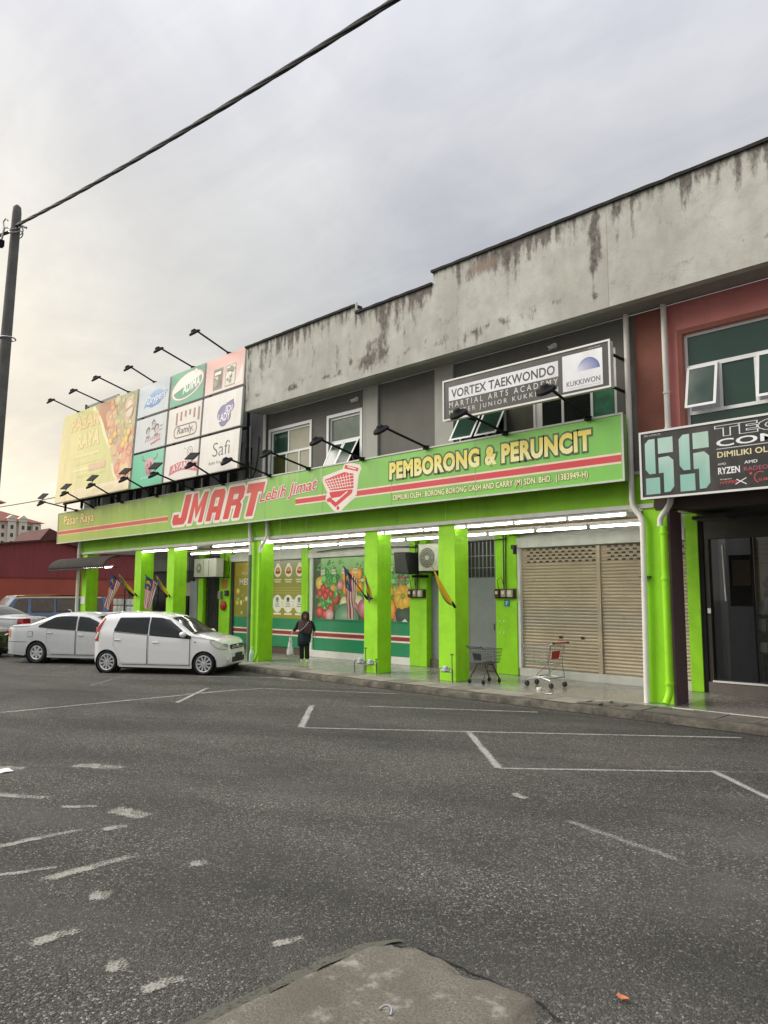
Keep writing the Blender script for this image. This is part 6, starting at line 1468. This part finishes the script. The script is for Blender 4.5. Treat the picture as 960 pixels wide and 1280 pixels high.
    def top_patch(s, name, x0, x1, m, inset=.10, off=.006, nu=10, nv=12, par=None):
        P = []
        for i in range(nu+1):
            x = x0+(x1-x0)*i/nu; q = s.sec(x); yr = q[10][0]-inset; row = []
            for j in range(nv+1):
                y = yr*(-1+2*j/nv); z = None; ay = abs(y); R_ = q[10:]
                for (a, b_), (c, d) in zip(R_, R_[1:]):
                    if c <= ay <= a+1e-6: z = b_+(d-b_)*((a-ay)/(a-c) if a > c else 0); break
                if z is None: z = q[-1][1]
                row.append((x, y, z+off))
            P.append(row)
        return MB().grid(P).build(name, m, par or s.t, local=True, smooth='all')
    def wheel(s, style, rim=.70):
        w0 = None; r = s.wr
        for x in s.wheels:
            for sd_ in (-1, 1):
                y = sd_*(s.plan(x)-.02)
                if w0 is None:
                    t = MB().lathe([(r*rim, -.0), (r*rim+.02, .012), (r*.90, .018), (r*.975, .0), (r, -.03), (r, -.15), (r*.97, -.18), (r*.6, -.18)], lambda a, c, h: (a, -h, c), 36).build('wheel', rubber, s.t, local=True, smooth=True)
                    MB().lathe([(r*rim+.004, .0), (r*rim-.012, .006), (r*rim-.03, -.012), (r*rim-.035, -.05)], lambda a, c, h: (a, -h, c), 36).build('rim', alloy, t, local=True, smooth=True)
                    MB().lathe([(0, -.07), (r*rim, -.07)], lambda a, c, h: (a, -h, c), 24).build('brake_disc', darkgrey, t, local=True)
                    b = MB(); ns = 7 if style == 'wide' else 10
                    for k in range(ns):
                        a0 = 2*pi*k/ns+.2; wa, wb = ((.026, .040) if style == 'wide' else (.017, .024))
                        for (r1, r2) in ((.03, r*rim-.012),):
                            ca, sa = cos(a0), sin(a0); P = []
                            for h in (-.035, -.008):
                                for rr, ww in ((r1, wa), (r2, wb)):
                                    for q in (-1, 1): P.append((rr*ca-q*ww*sa, -h, rr*sa+q*ww*ca))
                            b.hexa(P)
                    b.lathe([(0, .0), (.035, .0), (.05, -.02), (.05, -.04)], lambda a, c, h: (a, -h, c), 14)
                    b.build('spokes', alloy, t, local=True)
                    w0 = t; t.location = (x, y, r); continue
                c = copy_tree(w0, s.t); c.location = (x, y, r); c.rotation_euler.z = pi if sd_ > 0 else 0
                c.rotation_euler.y = x
    def windows(s, wins, m=carglass):
        for x0, x1, zb, zt in wins:
            s.strip_patch('window_trim', x0-.018, x1+.018, [(x, z-.018) for x, z in zb], [(x, z+.018) for x, z in zt], seamm, .010, nu=30, nv=12)
            s.strip_patch('window', x0, x1, zb, zt, m, .017, nu=30, nv=12)
    def mirror(s, x, z):
        for sd_ in (-1, 1):
            y = sd_*(s.y_at(x, z)+.10); c = Vector((x, y, z+.02))
            MB().lathe([(0, -.05), (.07, -.045), (.095, 0), (.09, .05), (.05, .085), (0, .095)], lambda a, b_, h: (c.x+h, c.y+a*1.05, c.z+b_*.8), 14).build('mirror', s.paint, s.t, local=True, smooth=True)
            MB().tube([(x+.02, sd_*(s.y_at(x, z)-.01), z-.03), (x+.02, y, z-.02)], .02, 6).build('mirror_arm', plastic, s.t, local=True)
    def plate(s, x, z, wd=.42):
        MB().box(x-.012, x+.012, -wd/2, wd/2, z-.055, z+.055).build('number_plate', plastic, s.t, local=True)
HD = radians(33.3)
def place(px, py, off):      # wheel contact point on the near side -> origin on the centre line
    return (px-sin(HD)*off, py+cos(HD)*off, .004)
# white hatchback
c = Car('parked_car', place(-18.67, 8.98, .74), HD, 'white tall hatchback parked nose towards the shop, nearest car', 'car',
        [(-.475, .60), (-.455, .80), (-.41, 1.0), (-.33, 1.2), (-.22, 1.42), (-.12, 1.50), (.15, 1.522), (.75, 1.535), (1.2, 1.515), (1.56, 1.445), (1.84, 1.31), (2.30, 1.0), (2.6, .95), (2.98, .865), (3.12, .77), (3.20, .64), (3.25, .5)],
        [(-.5, 1.10), (.18, 1.06), (1.1, .99), (2.3, .915), (3.3, .80)], [(-.475, .30), (-.38, .19), (0, .17), (2.8, .16), (3.12, .19), (3.25, .27)],
        [(-.475, .58), (-.40, .73), (-.25, .80), (.3, .825), (2.75, .825), (2.92, .80), (3.06, .72), (3.17, .58), (3.25, .42)], carwhite, (0, 2.66), .275, .32)
c.body(); c.wheel('thin', .76)
c.door(.19, 1.12, [(.19, .72), (.30, .58), (.40, .30), (.44, .24), (1.12, .24)], [(.19, 1.03), (1.12, .96)], (.31, .84))
c.door(1.17, 2.28, [(1.17, .24), (2.28, .24)], [(1.17, .955), (2.28, .88)], (1.36, .79))
c.windows([(.20, 1.11, [(.20, 1.075), (1.11, 1.005)], [(.20, 1.10), (.31, 1.385), (1.11, 1.40)]), (1.18, 2.30, [(1.18, .995), (1.43, .955), (2.30, .905)], [(1.18, 1.40), (1.45, 1.39), (1.66, 1.34), (1.92, 1.17), (2.10, 1.04), (2.30, .935)])])
c.strip_patch('quarter_seam', 2.27, 2.28, [(2.27, .24), (2.28, .24)], [(2.27, .88), (2.28, .88)], seamm, .003, nu=2, nv=8)
c.top_patch('windscreen', 1.66, 2.26, carglass, .10); c.top_patch('windscreen_cowl', 2.265, 2.34, seamm, .12)
c.top_patch('bonnet_seam', 2.37, 2.385, seamm, .06)
c.mirror(2.12, .98)
def tl(u, v): z = .80+.60*v; xa = lerp([(.8, -.435), (1.07, -.36), (1.4, -.205)], z); xb = lerp([(.8, -.27), (1.07, -.235), (1.4, -.10)], z); return (xa+(xb-xa)*u, z)
c.patch('taillight', tl, tailred, .012, 5, 12)
c.patch('reverse_lens', lambda u, v: (-.40+.07*u+.10*v, .86+.17*v), clearlens, .016, 3, 4)
c.patch('headlight', lambda u, v: (2.84+.33*u, lerp([(0, .80), (.5, .66), (1, .63)], u)+lerp([(0, .05), (.3, .13), (1, .11)], u)*v), clearlens, .010, 12, 5)
c.patch('headlight_rim', lambda u, v: (2.82+.36*u, lerp([(0, .79), (.5, .645), (1, .612)], u)+lerp([(0, .07), (.3, .16), (1, .145)], u)*v), steel, .005, 12, 5)
c.patch('fuel_cap_seam', lambda u, v: (2.40+.05*u, .80+.02*v), seamm, .006, 3, 2)
MB().box(3.185, 3.225, -.40, .40, .63, .74).build('grille', plastic, c.t, local=True, bevel=.01)
for z in (.655, .69): MB().box(3.21, 3.236, -.38, .38, z, z+.016).build('grille_bar', chrome, c.t, local=True)
MB().lathe([(0, 0), (.06, 0), (.06, .02), (0, .02)], lambda a, b_, h: (3.228+h, a, .69+b_*.7), 16).build('badge', chrome, c.t, local=True)
MB().box(3.215, 3.262, -.40, .40, .30, .43).build('lower_grille', plastic, c.t, local=True, bevel=.01); c.plate(3.272, .47)
MB().lathe([(0, 0), (.055, 0), (.055, .02), (0, .02)], lambda a, b_, h: (3.19+h, -.50+a, .37+b_), 14).build('fog_lamp', clearlens, c.t, local=True)
P = [(-.10, -.60, 1.49), (-.10, .60, 1.49), (.16, -.58, 1.53), (.16, .58, 1.53), (-.30, -.60, 1.52), (-.30, .60, 1.52), (.16, -.56, 1.55), (.16, .56, 1.55)]
MB().hexa([P[0], P[2], P[1], P[3], P[4], P[6], P[5], P[7]]).build('roof_spoiler', carwhite, c.t, local=True, bevel=.012)
c.strip_patch('sill_trim', .36, 2.34, [(.36, .165), (2.34, .155)], [(.36, .215), (2.34, .205)], carwhite, .012, nu=8, nv=2)
# silver saloon
def saloon(loc, rz, label, paint, full=True, group=None, glass=carglass, lens=None):
    c = Car('parked_car', loc, rz, label, 'car',
            [(-1.10, .55), (-1.08, .80), (-1.02, 1.03), (-.90, 1.085), (-.32, 1.11), (.10, 1.29), (.5, 1.425), (.95, 1.465), (1.40, 1.445), (1.75, 1.36), (2.08, 1.22), (2.55, 1.01), (2.9, .965), (3.3, .88), (3.5, .76), (3.56, .6)],
            [(-1.1, 1.0), (.03, 1.04), (1.22, .975), (2.4, .915), (3.6, .80)], [(-1.10, .36), (-.95, .26), (-.4, .22), (.45, .19), (2.6, .18), (3.4, .22), (3.56, .32)],
            [(-1.10, .60), (-1.02, .74), (-.8, .815), (-.2, .845), (2.6, .845), (3.0, .81), (3.3, .72), (3.5, .58), (3.56, .45)], paint, (0, 2.70), .305, .30, group)
    c.body(); c.wheel('wide', .66)
    c.windows([(.06, 1.22, [(.06, 1.055), (1.22, .985)], [(.06, 1.07), (.5, 1.31), (.75, 1.345), (1.22, 1.345)]), (1.31, 2.22, [(1.31, .98), (2.22, .925)], [(1.31, 1.34), (1.61, 1.31), (1.9, 1.195), (2.22, 1.0)])], glass)
    c.top_patch('windscreen', 1.78, 2.48, glass, .08); c.top_patch('rear_window', -.22, .42, glass, .09)
    c.mirror(2.15, 1.0)
    c.patch('taillight', lambda u, v: (-1.06+.15*u, .74+.24*v), lens or (tailred if paint is not carsilver else amber), .010, 5, 5)
    if paint is carsilver: c.patch('taillight_lens', lambda u, v: (-1.045+.07*u, .78+.15*v), tailred, .014, 4, 4)
    c.patch('headlight', lambda u, v: (3.15+.30*u, .66+.03*v+.11*v), clearlens, .010, 8, 4)
    if full:
        c.door(.30, 1.24, [(.30, .60), (.40, .42), (.46, .28), (1.24, .27)], [(.30, 1.01), (1.24, .945)], (.16+.0, .89)) if False else c.door(.33, 1.24, [(.33, .62), (.40, .45), (.47, .28), (1.24, .27)], [(.33, 1.0), (1.24, .945)], (.42, .885))
        c.door(1.29, 2.25, [(1.29, .27), (2.25, .27)], [(1.29, .94), (2.25, .885)], (1.42, .82))
        c.strip_patch('side_moulding', .42, 1.23, [(.42, .575), (1.23, .575)], [(.42, .60), (1.23, .60)], seamm, .012, nu=6, nv=2)
        c.strip_patch('side_moulding', 1.30, 2.24, [(1.30, .575), (2.24, .575)], [(1.30, .60), (2.24, .60)], seamm, .012, nu=6, nv=2)
        c.strip_patch('side_skirt', .36, 2.34, [(.36, .18), (2.34, .17)], [(.36, .245), (2.34, .235)], paint, .03, nu=8, nv=3)
        c.patch('rear_bumper_lip', lambda u, v: (-1.05+.66*u, .27+.05*v-.05*u), paint, .03, 10, 3)
        c.patch('bumper_seam', lambda u, v: (-1.06+.74*u, .605+.012*v), seamm, .004, 10, 2)
        c.patch('fuel_flap_seam', lambda u, v: (-.31+.17*u, .755+.16*v), seamm, .003, 6, 6, sides=(-1,)); c.patch('fuel_flap', lambda u, v: (-.30+.15*u, .765+.14*v), paint, .006, 6, 6, sides=(-1,))
        MB().tube([(.55, 0, 1.46), (.50, 0, 1.52), (.42, 0, 1.53)], .012, 6).build('aerial', paint, c.t, local=True)
    return c
saloon(place(-22.67, 8.76, .76), HD, 'silver saloon car parked behind the white hatchback', carsilver)
HD2 = HD
c2_ = saloon((-28.0, 9.75, .004), HD+radians(180), 'pale silver car with red tail lamp parked behind the silver saloon', carsilver, False, lens=tailred)
for sd_ in (-1, 1): MB().hexa([(-1.11, sd_*.36, .80), (-1.10, sd_*.70, .80), (-1.02, sd_*.36, .80), (-1.0, sd_*.76, .80), (-1.08, sd_*.36, 1.06), (-1.06, sd_*.70, 1.06), (-.98, sd_*.36, 1.06), (-.94, sd_*.80, 1.06)]).build('rear_lamp', tailred, c2_.t, local=True)
c2_.plate(-1.12, .60); c2_.t.scale = (1.06, 1.06, 1.10)
saloon((-33.2, 9.9, .004), HD, 'black car in front of the old blue van, only its bonnet showing', carblack, False)
saloon((-28.35, 6.75, .004), HD, 'black car at the far left frame edge behind the silver saloon', carblack, False)
# old blue van
v = Car('old_van', (-37.0, 12.9, .004), radians(90), 'old faded blue van with tan roof parked before the red warehouse', 'van',
        [(-.55, .8), (-.52, 1.15), (-.30, 1.55), (-.05, 1.86), (.3, 1.91), (2.2, 1.93), (4.3, 1.90), (4.45, 1.75), (4.5, 1.0)], [(-.6, 1.05), (4.6, 1.08)], [(-.55, .4), (0, .28), (4.5, .3)],
        [(-.55, .66), (-.35, .80), (0, .84), (4.2, .84), (4.5, .76)], vanblue, (.6, 3.3), .31, .16)
v.body(); v.wheel('thin', .6)
v.windows([(-.12, .50, [(-.12, 1.18), (.5, 1.18)], [(-.12, 1.35), (.10, 1.72), (.5, 1.74)]), (.72, 1.70, [(.72, 1.18), (1.7, 1.18)], [(.72, 1.74), (1.7, 1.74)]), (1.86, 2.85, [(1.86, 1.18), (2.85, 1.18)], [(1.86, 1.75), (2.85, 1.75)]), (3.0, 4.1, [(3.0, 1.18), (4.1, 1.18)], [(3.0, 1.75), (4.1, 1.74)])], mat('dusty_van_glass', (.16, .13, .11), .25))
v.top_patch('windscreen', -.46, -.10, MATS['dusty_van_glass'], .06, .012)
v.strip_patch('side_panel', -.4, 4.4, [(-.4, .42), (4.4, .42)], [(-.4, 1.08), (4.4, 1.1)], vangrey, .004, nu=16, nv=4)
v.top_patch('roof', .05, 4.3, vantan, -.03, .008); v.strip_patch('roof_edge', .0, 4.3, [(0, 1.80), (.3, 1.82), (4.3, 1.82)], [(0, 1.86), (.3, 1.89), (4.3, 1.88)], vantan, .012, nu=14, nv=3)

# ================================================================== PEDESTRIAN
pr_ = thing('person', (-16.41, 13.63, .126), 'person in black with a brown patterned headscarf walking with a carrier bag', 'person', None, radians(50))
def skinned(name, nodes, edges, m, parent, root=0, sub=2):
    me = bpy.data.meshes.new(name); me.from_pydata([n[0] for n in nodes], edges, []); o = bpy.data.objects.new(name, me); COL.objects.link(o); o.parent = parent; ORG[o] = Vector((0, 0, 0))
    me.materials.append(m); sk = o.modifiers.new('skin', 'SKIN'); sk.use_smooth_shade = True; sk.branch_smoothing = .4
    for i, n in enumerate(nodes): r = n[1]; me.skin_vertices[0].data[i].radius = r if isinstance(r, tuple) else (r, r); me.skin_vertices[0].data[i].use_root = (i == root)
    s = o.modifiers.new('sub', 'SUBSURF'); s.levels = sub; s.render_levels = sub; return o
ND = [((0, 0, .70), (.115, .085)), ((0, .0, .86), (.10, .075)), ((.01, .0, 1.02), (.115, .08)), ((.015, .0, 1.13), (.07, .06)), ((.015, -.005, 1.19), .042), ((.015, -.025, 1.25), (.068, .076)), ((.015, -.02, 1.32), (.074, .084)), ((.015, 0, 1.37), (.05, .06)),
      ((-.155, .0, 1.105), .048), ((-.235, .01, .93), .038), ((-.33, -.04, .84), .024),
      ((.185, .0, 1.105), .048), ((.26, .01, .95), .038), ((.275, -.05, .82), .024),
      ((-.075, 0, .64), .085), ((-.065, -.01, .38), .058), ((-.06, .015, .09), .04), ((-.065, -.075, .035), .03),
      ((.075, 0, .64), .085), ((.075, -.04, .38), .058), ((.085, -.05, .09), .04), ((.09, -.135, .03), .03)]
ED = [(0, 1), (1, 2), (2, 3), (3, 4), (4, 5), (5, 6), (6, 7), (2, 8), (8, 9), (9, 10), (2, 11), (11, 12), (12, 13), (0, 14), (14, 15), (15, 16), (16, 17), (0, 18), (18, 19), (19, 20), (20, 21)]
def hand(base, dirv, side, curl):
    """palm and five fingers grown from the wrist node"""
    i0 = len(ND); b = Vector(base); d = Vector(dirv).normalized(); s_ = Vector(side).normalized(); n_ = d.cross(s_)
    ND.append((tuple(b+d*.04), (.024, .014))); wrist = {1: 10, -1: 13}[curl[1]]; ED.append((wrist, i0))
    for k, (o, l) in enumerate(((-.021, .058), (-.007, .066), (.007, .062), (.021, .050))):
        a = len(ND); p = b+d*.068+s_*o; ND.append((tuple(p), .0085)); ED.append((i0, a)); q = p+d*l*.5+n_*curl[0]*.012; ND.append((tuple(q), .0075)); ED.append((a, a+1)); e = q+d*l*.35+n_*curl[0]*.028; ND.append((tuple(e), .006)); ED.append((a+1, a+2))
    a = len(ND); p = b+d*.03-s_*.030; ND.append((tuple(p), .009)); ED.append((i0, a)); ND.append((tuple(p+d*.03-s_*.016+n_*curl[0]*.012), .0075)); ED.append((a, a+1))
hand((-.33, -.04, .84), (-.55, -.2, -.80), (.3, -.95, 0), (1, 1)); hand((.275, -.05, .82), (.05, -.2, -1), (-.2, .98, 0), (1, -1))
skinned('body', ND, ED, skin, pr_)
# clothes follow the limbs
skinned('trousers', [((0, .0, .70), (.12, .09)), ((-.075, 0, .62), (.095, .095)), ((-.068, -.008, .38), (.070, .072)), ((-.062, .012, .075), (.066, .072)), ((.075, 0, .62), (.095, .095)), ((.075, -.035, .38), (.070, .072)), ((.087, -.05, .075), (.066, .072))], [(0, 1), (1, 2), (2, 3), (0, 4), (4, 5), (5, 6)], cloth_k, pr_)
skinned('sleeve', [((-.10, 0, 1.12), .06), ((-.165, 0, 1.10), .062), ((-.24, .01, .93), .052), ((-.318, -.032, .855), .042)], [(0, 1), (1, 2), (2, 3)], cloth_k, pr_)
skinned('sleeve', [((.13, 0, 1.12), .06), ((.195, 0, 1.10), .062), ((.265, .01, .95), .052), ((.275, -.042, .845), .042)], [(0, 1), (1, 2), (2, 3)], cloth_k, pr_)
def lof(rings, n=28):
    return [[(cx+rx*cos(2*pi*k/n)*(1+wb*noise.noise((cos(2*pi*k/n)*2, sin(2*pi*k/n)*2, z*9))), cy+ry*sin(2*pi*k/n)*(1+wb*noise.noise((cos(2*pi*k/n)*2, sin(2*pi*k/n)*2, z*9+4))), z+sl_*cos(2*pi*k/n)) for k in range(n+1)] for (cx, cy, z, rx, ry, wb, sl_) in rings]
MB().grid(lof([(.0, -.01, .50, .178, .135, .12, .06), (.0, -.005, .66, .19, .135, .10, .04), (0, 0, .78, .175, .125, .06, .01), (0, 0, .90, .15, .108, .05, 0), (.008, 0, 1.02, .17, .115, .03, 0), (.012, 0, 1.10, .175, .10, .02, 0), (.015, 0, 1.15, .11, .085, 0, 0), (.015, 0, 1.19, .05, .05, 0, 0)])).build('tunic', cloth_t, pr_, local=True, smooth='all', solid=.006)
# headscarf: hood with a face opening, and the drape over chest and shoulders
P = lof([(.03, -.03, .80, .165, .14, .08, -.05), (.02, -.025, .90, .192, .15, .06, -.025), (.015, -.01, 1.02, .20, .145, .05, 0), (.015, 0, 1.10, .185, .128, .03, 0), (.015, 0, 1.155, .145, .112, .02, 0), (.015, -.005, 1.195, .098, .102, .02, 0)])
MB().grid(P).build('headscarf_drape', scarfm, pr_, local=True, smooth='all', solid=.006)
P = []
for j in range(15):
    z = 1.18+.235*j/14; t_ = (z-1.285)/.128; r = sqrt(max(.0, 1-max(-1, min(1, t_))**2)) if t_ > 0 else 1; row = []
    rx, ry = .112*max(.08, r), .118*max(.08, r)
    op = max(0, 1-((z-1.265)/.085)**2)**.5*.78 if abs(z-1.265) < .085 else 0   # half opening angle
    for k in range(29):
        a = -pi/2+op+(2*pi-2*op)*k/28; row.append((.015+rx*cos(a), -.006+ry*sin(a), z))
    P.append(row)
MB().grid(P).build('headscarf', mat('dark_headscarf', (.045, .028, .03), .9, var=.25, scale=12), pr_, local=True, smooth='all', solid=.008)
fc = MB()
for x in (-.012, .042): fc.lathe([(0, 0), (.010, 0), (.008, .006), (0, .008)], lambda a, b_, h, x=x: (x+a*1.3, -.088-h, 1.285+b_*.7), 8)
fc.box(-.026, .0, -.096, -.088, 1.302, 1.307).box(.03, .056, -.096, -.088, 1.302, 1.307).build('eyes', plastic, pr_, local=True)
MB().tube([(.015, -.088, 1.285), (.015, -.104, 1.258), (.015, -.092, 1.25)], [.007, .012, .006], 6).build('nose', skin, pr_, local=True, smooth=True)
MB().box(-.004, .034, -.094, -.084, 1.222, 1.231).build('mouth', mat('lip', (.26, .09, .075), .5), pr_, local=True, bevel=.003)
P = [(.115, -.115, 1.13), (.06, -.168, 1.05), (0, -.185, .98), (-.07, -.178, .92), (-.14, -.14, .87)]
MB().tube(P, .012, 5).build('bag_strap', strapm, pr_, local=True)
for x, y, yy in ((-.063, -.03, -.13), (.088, -.09, -.19)): MB().tube([(x, y+.06, .035), (x, y, .04), (x, yy, .028), (x, yy-.02, .022)], [.03, .042, .036, .02], 10).build('shoe', shoem, pr_, local=True, smooth=True)
hp = Matrix.Rotation(radians(50), 4, 'Z') @ Vector((-.385, -.062, .74)); hp = hp+Vector((-16.41, 13.63, .126))
cb_ = thing('carrier_bag', (hp.x, hp.y, hp.z-.56), 'white plastic carrier bag with green contents hanging from the hand', 'carrier bag', None, radians(50))
P = []
for (z, rx, ry) in ((0.0, .02, .015), (.015, .075, .05), (.06, .095, .06), (.15, .095, .06), (.24, .075, .05), (.34, .055, .035), (.42, .045, .02), (.50, .03, .012)):
    P.append([(rx*cos(2*pi*k/24)*(1+.22*noise.noise((cos(2*pi*k/24)*2, sin(2*pi*k/24)*2, z*8))), ry*sin(2*pi*k/24)*(1+.3*noise.noise((cos(2*pi*k/24)*2, 5, z*8))), z) for k in range(25)])
MB().grid(P).build('bag', bagm, cb_, local=True, smooth='all')
MB().tube([(-.03, 0, .49), (-.02, 0, .55), (.0, 0, .575), (.02, 0, .55), (.03, 0, .49)], .006, 5).build('handle_loop', bagm, cb_, local=True)

# ================================================================== FAR BUILDINGS
rw = thing('red_warehouse', (-48, 16, 0), 'dark red metal clad warehouse behind the parked cars', 'warehouse')
b = MB(); P = []; y = 2.0; k = 0
ridge = raw([(2, 4.35), (14.9, 4.80), (17.9, 5.19), (19.4, 4.82), (30, 4.0)])
while y < 30: P.append([(-45+(.0, .0, .03, .03)[k % 4], y, 2.98), (-45+(.0, .0, .03, .03)[k % 4], y, ridge(y))]); y += (.05, .13, .05, .13)[k % 4]; k += 1
b.grid(P).build('cladding', redw, rw)
MB().box(-45.4, -45.02, 2, 30, 0, 2.97).build('lower_wall', redl, rw)
MB().box(-45.03, -44.97, 2, 30, 2.95, 3.0).build('flashing', redw, rw)
rf = MB()
for a, c in ((2, 14.9), (14.9, 17.9), (17.9, 19.4), (19.4, 30)):
    rf.hexa([(-60, a, ridge(a)-.05), (-44.75, a, ridge(a)-.0), (-60, c, ridge(c)-.05), (-44.75, c, ridge(c)), (-60, a, ridge(a)+.08), (-44.75, a, ridge(a)+.09), (-60, c, ridge(c)+.08), (-44.75, c, ridge(c)+.09)])
rf.build('roof', roofm, rw)
MB().box(-60, -45.45, 2, 30, 0, 3.0).build('side_wall', redl, rw)
ln = thing('lean_to', (-52, 10, 0), 'low building with a pale red sloping roof beside the warehouse', 'building')
MB().hexa([(-62, -4, 4.6), (-47, -4, 4.6), (-62, 15.5, 4.7), (-47, 15.5, 4.7), (-62, -4, 5.4), (-47.5, -4, 4.75), (-62, 15.5, 5.9), (-47.5, 15.5, 4.95)]).build('roof', mat('pale_red_roof', (.34, .12, .10), .8), ln)
MB().box(-61, -48, -4, 2, 0, 4.58).build('wall', redl, ln)
rb2 = thing('gable_house', (-62, 24, 0), 'small red gable roof just behind the warehouse ridge', 'house')
MB().prism([(21.5, 4.4), (28.5, 4.4), (28.0, 5.4), (23.6, 7.2)], lambda p, t_: (t_, p[0], p[1]), -66, -60).build('roof', roofm, rb2); MB().box(-66, -60, 22, 28, 0, 4.39).build('wall', redl, rb2)
# apartment block on the skyline
ab = thing('apartment_block', (-170, 58, 0), 'cream apartment block with red tiled roof on the skyline', 'apartment block')
MB().box(-182, -170, 40, 64.8, 0, 17.6).build('wall', aptm, ab)
rfm = mat('red_tile_roof', (.26, .085, .06), .8)
MB().hexa([(-183, 39, 17.9), (-169.2, 39, 17.62), (-183, 65.6, 17.9), (-169.2, 65.6, 17.62), (-178, 41, 21), (-174.5, 44, 20.8), (-178, 58, 20.2), (-174.5, 58, 20.2)]).build('roof', rfm, ab)
for y in (58.6, 60.9): MB().box(-170.0, -169.3, y-.85, y+.85, 8, 18.3).prism([(y-1.0, 18.3), (y+1.0, 18.3), (y, 19.1)], lambda p, t_: (t_, p[0], p[1]), -171, -169.2).build('stair_bay', aptm, ab)
MB().box(-169.9, -169.55, 63.0, 64.8, 8, 17.4).build('stair_bay', aptm, ab)
wpro = None; wg = mat('far_window', (.05, .05, .055), .3)
for r_ in range(5):
    for yy in (54.5, 55.6, 57.0, 58.6, 60.9, 61.9, 62.5, 63.9):
        z = 16.4-1.75*r_; xx = -169.98 if yy not in (58.6, 60.9, 63.9) else (-169.28 if yy != 63.9 else -169.53)
        if wpro is None: wpro = MB().box(-.03, .03, -.28, .28, 0, .85).build('window', wg, ab, local=True); o = wpro
        else: o = wpro.copy(); COL.objects.link(o)
        o.location = (xx+170, yy-58, z-.4)
tw2 = thing('tower_block', (-190, 51, 0), 'sliver of a taller cream tower at the left frame edge', 'apartment block')
MB().box(-200, -188, 44, 61.8, 0, 23.6).build('wall', aptm, tw2); MB().hexa([(-202, 43, 23.6), (-187, 43, 23.6), (-202, 63.3, 23.6), (-187, 63.3, 23.6), (-196, 48, 27), (-194, 48, 27), (-196, 57, 27), (-194, 57, 27)]).build('roof', rfm, tw2)
bpy.context.view_layer.update()
